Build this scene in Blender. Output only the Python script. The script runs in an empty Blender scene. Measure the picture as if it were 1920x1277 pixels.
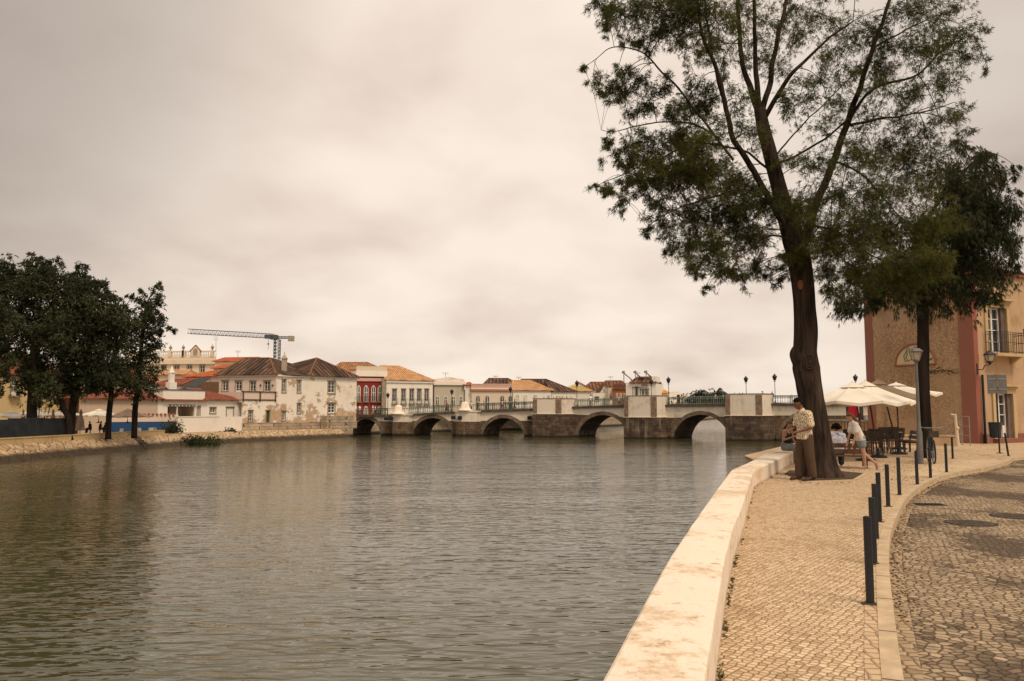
import bpy, math, random
import numpy as np
from mathutils import Vector, Matrix, noise as mnoise
R = math.radians
random.seed(7); rng = np.random.default_rng(7)
S = bpy.context.scene
COL = S.collection
# ---------------- camera ----------------
CZ, FPX, HOR = 1.55, 1493.0, 768.0
PIT = math.atan((HOR-638.5)/FPX); cP, sP = math.cos(PIT), math.sin(PIT)
cam = bpy.data.cameras.new('camera'); co = bpy.data.objects.new('camera', cam); COL.objects.link(co)
co.location = (0, 0, CZ); co.rotation_euler = (R(90)+PIT, 0, 0)
cam.sensor_width = 36; cam.lens = 36*FPX/1920; cam.clip_start = .1; cam.clip_end = 9000
S.camera = co
# ---------------- world ----------------
SUN_EL, SUN_ROT = R(48), R(25)
w = bpy.data.worlds.new('World'); S.world = w; w.use_nodes = True
nt = w.node_tree; N = nt.nodes; L = nt.links; N.clear()
def nd(tree, t, **k):
    n = tree.nodes.new(t)
    for a, b in k.items():
        if a.startswith('i_'):
            key = a[2:]
            key = int(key) if key.isdigit() else key.replace('_', ' ')
            n.inputs[key].default_value = b
        else: setattr(n, a, b)
    return n
def mth(tree, op, a, b=None, c=None, clamp=False):
    n = tree.nodes.new('ShaderNodeMath'); n.operation = op; n.use_clamp = clamp
    for i, x in enumerate((a, b, c)):
        if x is None: continue
        if isinstance(x, (int, float)): n.inputs[i].default_value = x
        else: tree.links.new(x, n.inputs[i])
    return n.outputs[0]
def mixc(tree, f, a, b, bt='MIX'):
    n = tree.nodes.new('ShaderNodeMix'); n.data_type = 'RGBA'; n.blend_type = bt
    for s, x in ((n.inputs[0], f), (n.inputs[6], a), (n.inputs[7], b)):
        if isinstance(x, (int, float)): s.default_value = x
        elif isinstance(x, (tuple, list)): s.default_value = (*x[:3], 1)
        else: tree.links.new(x, s)
    return n.outputs[2]
def ramp(tree, f, stops):
    n = tree.nodes.new('ShaderNodeValToRGB'); tree.links.new(f, n.inputs[0])
    el = n.color_ramp.elements
    while len(el) < len(stops): el.new(.5)
    for e, (p, c) in zip(el, stops):
        e.position = p; e.color = (*c, 1) if isinstance(c, tuple) else (c, c, c, 1)
    return n.outputs[0]
tc = nd(nt, 'ShaderNodeTexCoord'); sep = nd(nt, 'ShaderNodeSeparateXYZ'); L.new(tc.outputs['Generated'], sep.inputs[0])
zz = mth(nt, 'ADD', mth(nt, 'ABSOLUTE', sep.outputs[2]), .34)
cb = nd(nt, 'ShaderNodeCombineXYZ'); L.new(mth(nt, 'DIVIDE', sep.outputs[0], zz), cb.inputs[0]); L.new(mth(nt, 'DIVIDE', sep.outputs[1], zz), cb.inputs[1])
n1 = nd(nt, 'ShaderNodeTexNoise', i_Scale=2.6, i_Detail=5.0, i_Roughness=.46, i_Distortion=.15); L.new(cb.outputs[0], n1.inputs['Vector'])
n2 = nd(nt, 'ShaderNodeTexNoise', i_Scale=.9, i_Detail=2.0, i_Roughness=.5); L.new(cb.outputs[0], n2.inputs['Vector'])
cl = mth(nt, 'ADD', mth(nt, 'MULTIPLY', n1.outputs[0], .55), mth(nt, 'MULTIPLY', n2.outputs[0], .45))
cl = mth(nt, 'MULTIPLY_ADD', cl, 3.6, -1.0, clamp=True)
def bank(px, py, c0, c1):   # darker cloud in one part of the sky, partly imitating lens vignetting
    d = Vector(((px-960)/FPX, cP-(638.5-py)/FPX*sP, sP+(638.5-py)/FPX*cP)).normalized()
    v = nd(nt, 'ShaderNodeVectorMath', operation='DOT_PRODUCT'); L.new(tc.outputs['Generated'], v.inputs[0]); v.inputs[1].default_value = d
    m = nd(nt, 'ShaderNodeMapRange', interpolation_type='SMOOTHSTEP'); m.inputs[1].default_value = c0; m.inputs[2].default_value = c1
    L.new(v.outputs['Value'], m.inputs[0]); return m.outputs[0]
b1 = bank(-420, -160, .86, .995); b2 = bank(2250, 60, .87, 1.0)
ccol = ramp(nt, cl, [(0, (.56, .452, .375)), (.35, (.73, .60, .50)), (.7, (.86, .725, .61)), (1, (.94, .81, .69))])
ccol = mixc(nt, mth(nt, 'MULTIPLY', b1, .66), ccol, (.22, .18, .155)); ccol = mixc(nt, mth(nt, 'MULTIPLY', b2, .4), ccol, (.28, .24, .22))
sky = nd(nt, 'ShaderNodeTexSky', sky_type='NISHITA', sun_disc=False, sun_elevation=SUN_EL, sun_rotation=SUN_ROT)
skm = nd(nt, 'ShaderNodeVectorMath', operation='SCALE'); L.new(sky.outputs[0], skm.inputs[0]); skm.inputs['Scale'].default_value = .1
fin = mixc(nt, .95, skm.outputs[0], ccol)
bg = nd(nt, 'ShaderNodeBackground'); L.new(fin, bg.inputs[0]); bg.inputs[1].default_value = 1.0
L.new(bg.outputs[0], nd(nt, 'ShaderNodeOutputWorld').inputs[0])
# ---------------- sun (veiled by cloud) ----------------
sl = bpy.data.lights.new('sun', 'SUN'); sl.energy = 2.2; sl.angle = R(16); sl.color = (1, .80, .61)
so = bpy.data.objects.new('sun', sl); COL.objects.link(so)
sd = Vector((math.sin(SUN_ROT)*math.cos(SUN_EL), math.cos(SUN_ROT)*math.cos(SUN_EL), math.sin(SUN_EL)))
SUNV = Vector((.35, -.55, .95)).normalized()
so.rotation_euler = SUNV.to_track_quat('Z', 'Y').to_euler()
sky.sun_elevation = math.asin(SUNV.z); sky.sun_rotation = math.atan2(SUNV.x, SUNV.y)
S.view_settings.view_transform = 'Standard'; S.view_settings.look = 'None'; S.view_settings.exposure = .10; S.view_settings.gamma = 1
S.render.engine = 'CYCLES'
# ---------------- pixel -> world ----------------
def ray(px, py):
    a = (px-960)/FPX; b = (638.5-py)/FPX
    return Vector((a, cP-b*sP, sP+b*cP))
def W(px, py, Y):
    d = ray(px, py); return d*(Y/d.y)+Vector((0, 0, CZ))
def G(px, py, z=0.0):
    d = ray(px, py); return d*((z-CZ)/d.z)+Vector((0, 0, CZ))
def Z(py, Y): return W(960, py, Y).z
def XY(px, Y):
    p = W(px, HOR, Y); return (p.x, p.y)
# ---------------- materials ----------------
MATS = {}
def newmat(name):
    m = bpy.data.materials.new(name); m.use_nodes = True; t = m.node_tree
    b = t.nodes['Principled BSDF']; MATS[name] = m; return m, t, b
def vec(t, space='Object', scale=(1, 1, 1), rot=(0, 0, 0)):
    c = t.nodes.new('ShaderNodeTexCoord'); mp = t.nodes.new('ShaderNodeMapping')
    t.links.new(c.outputs[space], mp.inputs[0]); mp.inputs['Scale'].default_value = scale; mp.inputs['Rotation'].default_value = rot
    return mp.outputs[0]
def wpos(t, scale=(1, 1, 1), rot=(0, 0, 0)):
    c = t.nodes.new('ShaderNodeNewGeometry'); mp = t.nodes.new('ShaderNodeMapping')
    t.links.new(c.outputs['Position'], mp.inputs[0]); mp.inputs['Scale'].default_value = scale; mp.inputs['Rotation'].default_value = rot
    return mp.outputs[0]
def nz(t, v, scale, detail=4, rough=.55, out=0, dist=0.0):
    n = t.nodes.new('ShaderNodeTexNoise'); t.links.new(v, n.inputs['Vector'])
    n.inputs['Scale'].default_value = scale; n.inputs['Detail'].default_value = detail; n.inputs['Roughness'].default_value = rough; n.inputs['Distortion'].default_value = dist
    return n.outputs[out]
def bump(t, b, h, strength, dist):
    n = t.nodes.new('ShaderNodeBump'); t.links.new(h, n.inputs['Height']); n.inputs['Strength'].default_value = strength; n.inputs['Distance'].default_value = dist
    t.links.new(n.outputs[0], b.inputs['Normal']); return n
def ss(t, x, a, b):
    n = t.nodes.new('ShaderNodeMapRange'); n.interpolation_type = 'SMOOTHSTEP'; t.links.new(x, n.inputs[0])
    n.inputs[1].default_value = a; n.inputs[2].default_value = b; return n.outputs[0]
def basic(name, c, rough=.7, var=.18, scale=3.0, bmp=0.0, bscale=20, metal=0.0, spec=.3):
    m, t, b = newmat(name); v = wpos(t)
    f = nz(t, v, scale, 5)
    lo = tuple(x*(1-var*1.4) for x in c); hi = tuple(min(1, x*(1+var)) for x in c)
    t.links.new(ramp(t, f, [(.3, lo), (.7, hi)]), b.inputs['Base Color'])
    b.inputs['Roughness'].default_value = rough; b.inputs['Metallic'].default_value = metal; b.inputs['Specular IOR Level'].default_value = spec
    if bmp: bump(t, b, nz(t, v, bscale, 5), bmp, .02)
    return m
def plaster(name, c, stain=(.42, .33, .22), amt=.45, scale=.5, rise=None, lichen=0.0):
    m, t, b = newmat(name); v = wpos(t)
    f = nz(t, v, scale, 7, .62); g = nz(t, v, 6, 5)
    col = mixc(t, mth(t, 'MULTIPLY', ss(t, f, .5, .72), amt), c, stain)
    strk = nz(t, wpos(t, (2.2, 2.2, .18)), 1.0, 5, .6)
    col = mixc(t, mth(t, 'MULTIPLY', ss(t, strk, .52, .75), amt*.7), col, tuple(x*.45 for x in c))
    col = mixc(t, mth(t, 'MULTIPLY', g, .25), col, tuple(x*.78 for x in c))
    if rise:   # peeling patches that thin out with height
        s = t.nodes.new('ShaderNodeSeparateXYZ'); t.links.new(wpos(t), s.inputs[0])
        h = ss(t, s.outputs[2], rise[1], rise[0])
        pm = mth(t, 'ADD', nz(t, wpos(t), .55, 9, .68), mth(t, 'MULTIPLY', h, .16))
        pe = ss(t, pm, .60, .635); rim = mth(t, 'SUBTRACT', ss(t, pm, .575, .60), pe)
        col = mixc(t, pe, col, mixc(t, nz(t, v, 3, 4), (.34, .22, .12), (.58, .42, .26)))
        col = mixc(t, mth(t, 'MULTIPLY', rim, .7, clamp=True), col, (.2, .14, .09))
    if lichen:
        col = mixc(t, mth(t, 'MULTIPLY', ss(t, nz(t, v, 9, 6, .7), .60, .70), lichen), col, (.12, .09, .06))
    t.links.new(col, b.inputs['Base Color']); b.inputs['Roughness'].default_value = .9; b.inputs['Specular IOR Level'].default_value = .15
    bump(t, b, nz(t, v, 14, 6), .35, .03)
    return m
def tiles(name, a, bcol, moss=(.05, .045, .03), mossamt=.5, pitch=.26, row=.38):
    m, t, b = newmat(name); uv = t.nodes.new('ShaderNodeUVMap'); s = t.nodes.new('ShaderNodeSeparateXYZ'); t.links.new(uv.outputs[0], s.inputs[0])
    u, vv = s.outputs[0], s.outputs[1]
    su = mth(t, 'SINE', mth(t, 'MULTIPLY', u, 2*math.pi/pitch)); hu = mth(t, 'MULTIPLY_ADD', su, .5, .5)
    fv = mth(t, 'FRACT', mth(t, 'DIVIDE', vv, row))
    c = t.nodes.new('ShaderNodeCombineXYZ'); t.links.new(mth(t, 'FLOOR', mth(t, 'DIVIDE', u, pitch)), c.inputs[0]); t.links.new(mth(t, 'FLOOR', mth(t, 'DIVIDE', vv, row)), c.inputs[1])
    wn = t.nodes.new('ShaderNodeTexWhiteNoise'); wn.noise_dimensions = '2D'; t.links.new(c.outputs[0], wn.inputs[0])
    col = mixc(t, wn.outputs[0], a, bcol)
    col = mixc(t, mth(t, 'MULTIPLY', ss(t, nz(t, wpos(t), .8, 7, .7), .48-.1*mossamt, .72-.1*mossamt), mossamt), col, moss)
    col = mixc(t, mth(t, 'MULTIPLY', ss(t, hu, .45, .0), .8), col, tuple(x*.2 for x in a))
    t.links.new(col, b.inputs['Base Color']); b.inputs['Roughness'].default_value = .9; b.inputs['Specular IOR Level'].default_value = .1
    bump(t, b, mth(t, 'ADD', hu, mth(t, 'MULTIPLY', fv, .3)), .8, .06)
    return m
def stone(name, a, bcol, sx=.9, sz=.42, mort=(.06, .045, .03), dirt=(.02, .015, .01), dirtamt=.6, wet=None, joint=.02):
    m, t, b = newmat(name)
    g = t.nodes.new('ShaderNodeNewGeometry'); s = t.nodes.new('ShaderNodeSeparateXYZ'); t.links.new(g.outputs['Position'], s.inputs[0])
    c = t.nodes.new('ShaderNodeCombineXYZ'); t.links.new(mth(t, 'SUBTRACT', s.outputs[0], mth(t, 'MULTIPLY', s.outputs[1], .55)), c.inputs[0]); t.links.new(s.outputs[2], c.inputs[1])
    dv = t.nodes.new('ShaderNodeVectorMath'); dv.operation = 'ADD'; t.links.new(c.outputs[0], dv.inputs[0])
    no = t.nodes.new('ShaderNodeTexNoise'); no.inputs['Scale'].default_value = 1.3; t.links.new(g.outputs['Position'], no.inputs['Vector'])
    sc = t.nodes.new('ShaderNodeVectorMath'); sc.operation = 'SCALE'; sc.inputs['Scale'].default_value = .12; t.links.new(no.outputs['Color'], sc.inputs[0]); t.links.new(sc.outputs[0], dv.inputs[1])
    br = t.nodes.new('ShaderNodeTexBrick'); t.links.new(dv.outputs[0], br.inputs['Vector']); br.inputs['Scale'].default_value = 1
    br.inputs['Brick Width'].default_value = sx; br.inputs['Row Height'].default_value = sz; br.inputs['Mortar Size'].default_value = joint; br.inputs['Mortar Smooth'].default_value = .4
    br.inputs['Color1'].default_value = (*a, 1); br.inputs['Color2'].default_value = (*bcol, 1); br.inputs['Mortar'].default_value = (*mort, 1)
    v = wpos(t); f = nz(t, v, .9, 8, .68)
    col = mixc(t, mth(t, 'MULTIPLY', ss(t, f, .42, .62), dirtamt), br.outputs[0], dirt)
    col = mixc(t, mth(t, 'MULTIPLY', ss(t, nz(t, wpos(t, (1.5, 1.5, .15)), 1.2, 5), .56, .72), .45), col, (.42, .33, .23))
    if wet is not None: col = mixc(t, mth(t, 'MULTIPLY', ss(t, mth(t, 'ADD', s.outputs[2], mth(t, 'MULTIPLY', f, .5)), wet+.35, wet-.05), .93), col, (.014, .012, .008))
    t.links.new(col, b.inputs['Base Color']); b.inputs['Roughness'].default_value = .85; b.inputs['Specular IOR Level'].default_value = .2
    bump(t, b, mth(t, 'SUBTRACT', nz(t, v, 5, 6), br.outputs['Fac']), .7, .06)
    return m
def cobble(name, size, cols, joint, rot, rnd, jw, dirt=None, big=.35, bd=.012):
    m, t, b = newmat(name); v = wpos(t, (1, 1, 0), (0, 0, R(rot)))
    wob = t.nodes.new('ShaderNodeVectorMath'); wob.operation = 'SCALE'; wob.inputs['Scale'].default_value = size*.7
    t.links.new(nz(t, v, 1.6, 2, .5, 1), wob.inputs[0]); ad = t.nodes.new('ShaderNodeVectorMath'); ad.operation = 'ADD'; t.links.new(v, ad.inputs[0]); t.links.new(wob.outputs[0], ad.inputs[1])
    def vor(feat):
        n = t.nodes.new('ShaderNodeTexVoronoi'); n.voronoi_dimensions = '2D'; n.feature = feat; n.inputs['Scale'].default_value = 1/size; n.inputs['Randomness'].default_value = rnd
        t.links.new(ad.outputs[0], n.inputs['Vector']); return n
    ve = vor('DISTANCE_TO_EDGE'); vc = vor('F1')
    sp = t.nodes.new('ShaderNodeSeparateXYZ'); t.links.new(vc.outputs['Color'], sp.inputs[0])
    fine = nz(t, v, 60, 4)
    jn = mth(t, 'ADD', ve.outputs['Distance'], mth(t, 'MULTIPLY', mth(t, 'SUBTRACT', fine, .5), .06))
    f = ss(t, jn, jw*.35, jw*1.35)
    col = ramp(t, sp.outputs[0], [(i/(len(cols)-1), c) for i, c in enumerate(cols)])
    col = mixc(t, mth(t, 'MULTIPLY', fine, .35), col, tuple(x*.7 for x in cols[0]))
    if dirt:
        dm = nz(t, wpos(t, (1.0, .55, 0)), big, 7, .62); dd = mth(t, 'ADD', dm, mth(t, 'MULTIPLY', mth(t, 'SUBTRACT', sp.outputs[1], .5), .10))
        col = mixc(t, mth(t, 'MULTIPLY', ss(t, dd, dirt[1], dirt[1]+.12), dirt[2]), col, dirt[0])
    col = mixc(t, f, joint, col)
    t.links.new(col, b.inputs['Base Color']); b.inputs['Roughness'].default_value = .8; b.inputs['Specular IOR Level'].default_value = .2
    h = mth(t, 'ADD', ss(t, ve.outputs['Distance'], 0, .2), mth(t, 'MULTIPLY', sp.outputs[2], .35))
    bump(t, b, mth(t, 'ADD', h, mth(t, 'MULTIPLY', fine, .2)), .9, bd)
    return m
def water():
    m, t, b = newmat('river_water')
    b.inputs['Base Color'].default_value = (.056, .054, .022, 1); b.inputs['Roughness'].default_value = .015; b.inputs['IOR'].default_value = 1.43
    b.inputs['Specular IOR Level'].default_value = .5; b.inputs['Specular Tint'].default_value = (1, .94, .77, 1)
    a = nz(t, wpos(t, (.62, 1.65, 0), (0, 0, R(-8))), 1.8, .8, .5, dist=.7)
    a2 = nz(t, wpos(t, (.9, 2.0, 0), (0, 0, R(10))), 3.0, .8, .5, dist=.4)
    c = nz(t, wpos(t, (1.4, 2.4, 0), (0, 0, R(12))), 5.2, 2, .5, dist=.3)
    e = nz(t, wpos(t, (.20, .45, 0), (0, 0, R(-16))), 1.0, 1, .5)
    calm = ss(t, nz(t, wpos(t, (.035, .11, 0)), 1.0, 3), .38, .60)
    sy = t.nodes.new('ShaderNodeSeparateXYZ'); t.links.new(wpos(t), sy.inputs[0]); far = ss(t, sy.outputs[1], 14, 55)
    a = mth(t, 'POWER', a, 1.4)
    h = mth(t, 'ADD', mth(t, 'MULTIPLY', mth(t, 'MULTIPLY', a, .043), mth(t, 'MULTIPLY_ADD', calm, .5, .75)), mth(t, 'MULTIPLY', mth(t, 'MULTIPLY', c, .011), mth(t, 'MULTIPLY_ADD', mth(t, 'MULTIPLY', calm, far), 1.0, .12)))
    h = mth(t, 'ADD', h, mth(t, 'ADD', mth(t, 'MULTIPLY', e, .06), mth(t, 'MULTIPLY', a2, .014)))
    n = bump(t, b, h, 1.0, 1.0)
    return m
def leaf(name, a, c, scale=.8, tr=.25):
    m, t, b = newmat(name); v = wpos(t)
    f = nz(t, v, scale, 3); g = nz(t, v, scale*9, 2)
    x = mth(t, 'ADD', mth(t, 'MULTIPLY', f, .6), mth(t, 'MULTIPLY', g, .4))
    col = ramp(t, x, [(.36, a), (.64, c)])
    t.links.new(col, b.inputs['Base Color']); b.inputs['Roughness'].default_value = .65; b.inputs['Specular IOR Level'].default_value = .2
    tn = t.nodes.new('ShaderNodeBsdfTranslucent'); t.links.new(col, tn.inputs[0]); mx = t.nodes.new('ShaderNodeMixShader'); mx.inputs[0].default_value = tr
    o = t.nodes['Material Output']; t.links.new(b.outputs[0], mx.inputs[1]); t.links.new(tn.outputs[0], mx.inputs[2]); t.links.new(mx.outputs[0], o.inputs[0])
    return m
def bark(name, a, c, s=1.0):
    m, t, b = newmat(name); v = wpos(t, (9*s, 9*s, 1.1*s))
    f = nz(t, v, 1.0, 8, .7, dist=.5)
    t.links.new(ramp(t, f, [(.35, a), (.68, c)]), b.inputs['Base Color']); b.inputs['Roughness'].default_value = .95; b.inputs['Specular IOR Level'].default_value = .1
    bump(t, b, f, 1.0, .06); return m
def glass(name, c=(.02, .025, .03), rough=.12):
    m, t, b = newmat(name); v = wpos(t)
    t.links.new(ramp(t, nz(t, v, 1.2, 2), [(.35, c), (.7, tuple(min(1, x*2.2+.01) for x in c))]), b.inputs['Base Color'])
    b.inputs['Roughness'].default_value = rough; b.inputs['Specular IOR Level'].default_value = .5; return m
def spotted(name, a, c, c2, scale):
    m, t, b = newmat(name); v = vec(t, 'Object')
    n = t.nodes.new('ShaderNodeTexVoronoi'); n.inputs['Scale'].default_value = scale; n.inputs['Randomness'].default_value = 1; t.links.new(v, n.inputs['Vector'])
    sp = t.nodes.new('ShaderNodeSeparateXYZ'); t.links.new(n.outputs['Color'], sp.inputs[0])
    col = mixc(t, ss(t, n.outputs['Distance'], .42, .36), a, mixc(t, ss(t, sp.outputs[0], .45, .55), c, c2))
    t.links.new(col, b.inputs['Base Color']); b.inputs['Roughness'].default_value = .9; return m
WHITE = plaster('whitewash', (.80, .74, .64), amt=.25)
OLDW = plaster('peeling_whitewash', (.79, .72, .61), amt=.35, rise=(-1.4, 4.6))
PINKW = plaster('pinkish_render', (.66, .53, .43), amt=.3)
CREAM = plaster('cream_render', (.66, .56, .43), amt=.3)
YELLOW = plaster('yellow_render', (.58, .45, .23), amt=.3)
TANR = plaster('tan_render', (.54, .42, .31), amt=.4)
REDW = plaster('dark_red_render', (.21, .035, .03), stain=(.16, .03, .03), amt=.3)
PINK = plaster('pale_pink_trim', (.60, .36, .30), amt=.2)
BRICK = plaster('orange_render', (.46, .19, .09), amt=.3)
def stained_wall():
    m, t, b = newmat('stained_quay_paint'); v = wpos(t)
    n1_ = nz(t, v, 1.1, 6, .6); n2_ = nz(t, v, 8, 8, .72); n3_ = nz(t, v, 45, 4, .6)
    k = mth(t, 'ADD', mth(t, 'MULTIPLY', n1_, .5), mth(t, 'MULTIPLY', n2_, .5))
    col = mixc(t, mth(t, 'MULTIPLY', nz(t, v, 2.5, 4), .5), (.81, .72, .60), (.73, .60, .45))
    col = mixc(t, mth(t, 'MULTIPLY', ss(t, k, .49, .58), .7), col, (.54, .39, .23))
    col = mixc(t, mth(t, 'MULTIPLY', ss(t, n2_, .60, .66), .6), col, (.33, .22, .13))
    col = mixc(t, mth(t, 'MULTIPLY', ss(t, n3_, .64, .70), .65), col, (.16, .11, .07))
    sq = t.nodes.new('ShaderNodeSeparateXYZ'); t.links.new(v, sq.inputs[0])
    col = mixc(t, mth(t, 'MULTIPLY', ss(t, mth(t, 'ADD', sq.outputs[2], mth(t, 'MULTIPLY', n2_, .12)), .13, .04), .7), col, (.30, .19, .10))
    t.links.new(col, b.inputs['Base Color']); b.inputs['Roughness'].default_value = .9; b.inputs['Specular IOR Level'].default_value = .15
    bump(t, b, mth(t, 'ADD', n2_, mth(t, 'MULTIPLY', n3_, .4)), .55, .02); return m
PARA = stained_wall()
QWALL = plaster('ochre_parapet', (.54, .39, .19), stain=(.34, .2, .09), amt=.6, scale=.7)
BWHITE = plaster('bridge_whitewash', (.70, .62, .51), stain=(.35, .26, .17), amt=.6, scale=.8, lichen=.3)
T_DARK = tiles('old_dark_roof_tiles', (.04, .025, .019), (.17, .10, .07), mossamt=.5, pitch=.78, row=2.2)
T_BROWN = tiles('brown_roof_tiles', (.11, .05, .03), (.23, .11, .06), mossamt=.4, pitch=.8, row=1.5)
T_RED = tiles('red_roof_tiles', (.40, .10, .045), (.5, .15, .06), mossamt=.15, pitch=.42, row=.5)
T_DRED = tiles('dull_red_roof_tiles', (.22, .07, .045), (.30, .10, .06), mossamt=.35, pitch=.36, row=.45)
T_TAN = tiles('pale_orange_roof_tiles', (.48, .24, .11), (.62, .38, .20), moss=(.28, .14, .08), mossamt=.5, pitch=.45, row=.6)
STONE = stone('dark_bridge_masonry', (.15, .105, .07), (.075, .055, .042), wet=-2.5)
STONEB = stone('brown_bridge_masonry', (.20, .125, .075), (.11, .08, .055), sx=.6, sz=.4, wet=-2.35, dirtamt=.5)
RING = stone('arch_stone', (.24, .18, .125), (.15, .115, .085), sx=.35, sz=.9, dirtamt=.4, wet=-2.4)
RUBBLE = stone('pale_rubble_stone', (.50, .40, .28), (.36, .28, .2), sx=.8, sz=.45, mort=(.12, .09, .06), dirtamt=.3, wet=-2.3)
CORN = basic('dark_stone_ledge', (.085, .068, .052), .9, .4, 2)
QUOIN = basic('brown_stone_quoin', (.22, .155, .105), .9, .3, 2, .5)
TRIM = basic('grey_stone_trim', (.30, .25, .18), .85, .25, 3)
WTRIM = basic('painted_white_trim', (.72, .68, .6), .6, .08)
GLASS = glass('dark_window_glass'); PGLASS = glass('pale_curtained_glass', (.32, .28, .22), .4)
GREEND = basic('green_door_paint', (.035, .07, .04), .6, .2)
WOOD = basic('brown_wood', (.16, .09, .05), .75, .3, 8, .3)
DWOOD = basic('dark_weathered_wood', (.06, .045, .035), .75, .3, 8, .3)
IRON = basic('dark_painted_iron', (.018, .019, .022), .5, .25, 4, .15, 60)
GIRON = basic('green_painted_iron', (.05, .085, .07), .55, .3, 4)
PIRON = basic('pale_green_iron', (.17, .20, .16), .55, .3, 4)
STEEL = basic('grey_steel', (.24, .235, .23), .45, .15, 4)
GREYP = basic('grey_painted_metal', (.14, .135, .125), .55, .15, 5)
CRANE = basic('blue_grey_crane_paint', (.06, .08, .095), .5, .2)
CONC = basic('weathered_concrete', (.30, .27, .22), .85, .2)
BLUE = plaster('blue_painted_base', (.025, .07, .16), stain=(.02, .05, .12), amt=.3)
MESH = basic('dark_green_mesh', (.022, .027, .030), .9, .3, 1.2)
CANVAS = basic('white_canvas', (.76, .70, .59), .85, .07, 2)
CANVT = basic('tan_canvas', (.48, .36, .22), .85, .08, 2)
CANVB = basic('brownish_canvas', (.34, .24, .17), .85, .15, 2)
REDC = basic('red_canvas', (.50, .015, .03), .8, .1); GRC = basic('green_canvas', (.03, .14, .06), .8, .1)
SOIL = basic('dark_soil', (.075, .045, .025), .95, .4, 6, .6)
KERB = basic('limestone_kerb', (.50, .385, .245), .85, .16, 5, .35, 30)
TARP = basic('dark_green_tarp', (.035, .045, .04), .8, .2)
BARK = bark('furrowed_bark', (.011, .008, .006), (.080, .055, .040), .8); BARKF = bark('dark_bark', (.010, .008, .006), (.035, .025, .018), .6)
LEAFN = leaf('olive_needles', (.022, .034, .011), (.135, .135, .028), tr=.42); LEAFD = leaf('dark_needles', (.014, .020, .009), (.060, .066, .020))
LEAFL = leaf('dense_dark_leaves', (.018, .025, .011), (.075, .082, .034), .4, .15); PALML = leaf('palm_leaves', (.01, .018, .01), (.04, .05, .02))
PAVE = cobble('limestone_setts', .055, [(.45, .32, .19), (.64, .485, .305), (.77, .60, .40), (.57, .42, .26)], (.27, .165, .08), 38, .5, .05, ((.36, .24, .14), .54, .5), .9)
ROAD = cobble('worn_road_cobbles', .078, [(.27, .20, .125), (.38, .29, .185), (.50, .385, .25), (.33, .245, .155)], (.09, .056, .033), 25, .8, .06, ((.055, .04, .028), .47, .8), .6, .018)
LAND = basic('packed_sandy_ground', (.42, .32, .2), .95, .3, .8, .4)
SKINB = basic('brown_skin', (.16, .075, .045), .55, .1); SKINL = basic('light_skin', (.48, .27, .18), .55, .08); SKINT = basic('tanned_skin', (.36, .18, .11), .55, .08)
HAIRB = basic('black_hair', (.008, .006, .005), .85, .3, 30, spec=.08); HAIRN = basic('brown_hair', (.11, .055, .028), .6, .35, 30)
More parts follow.
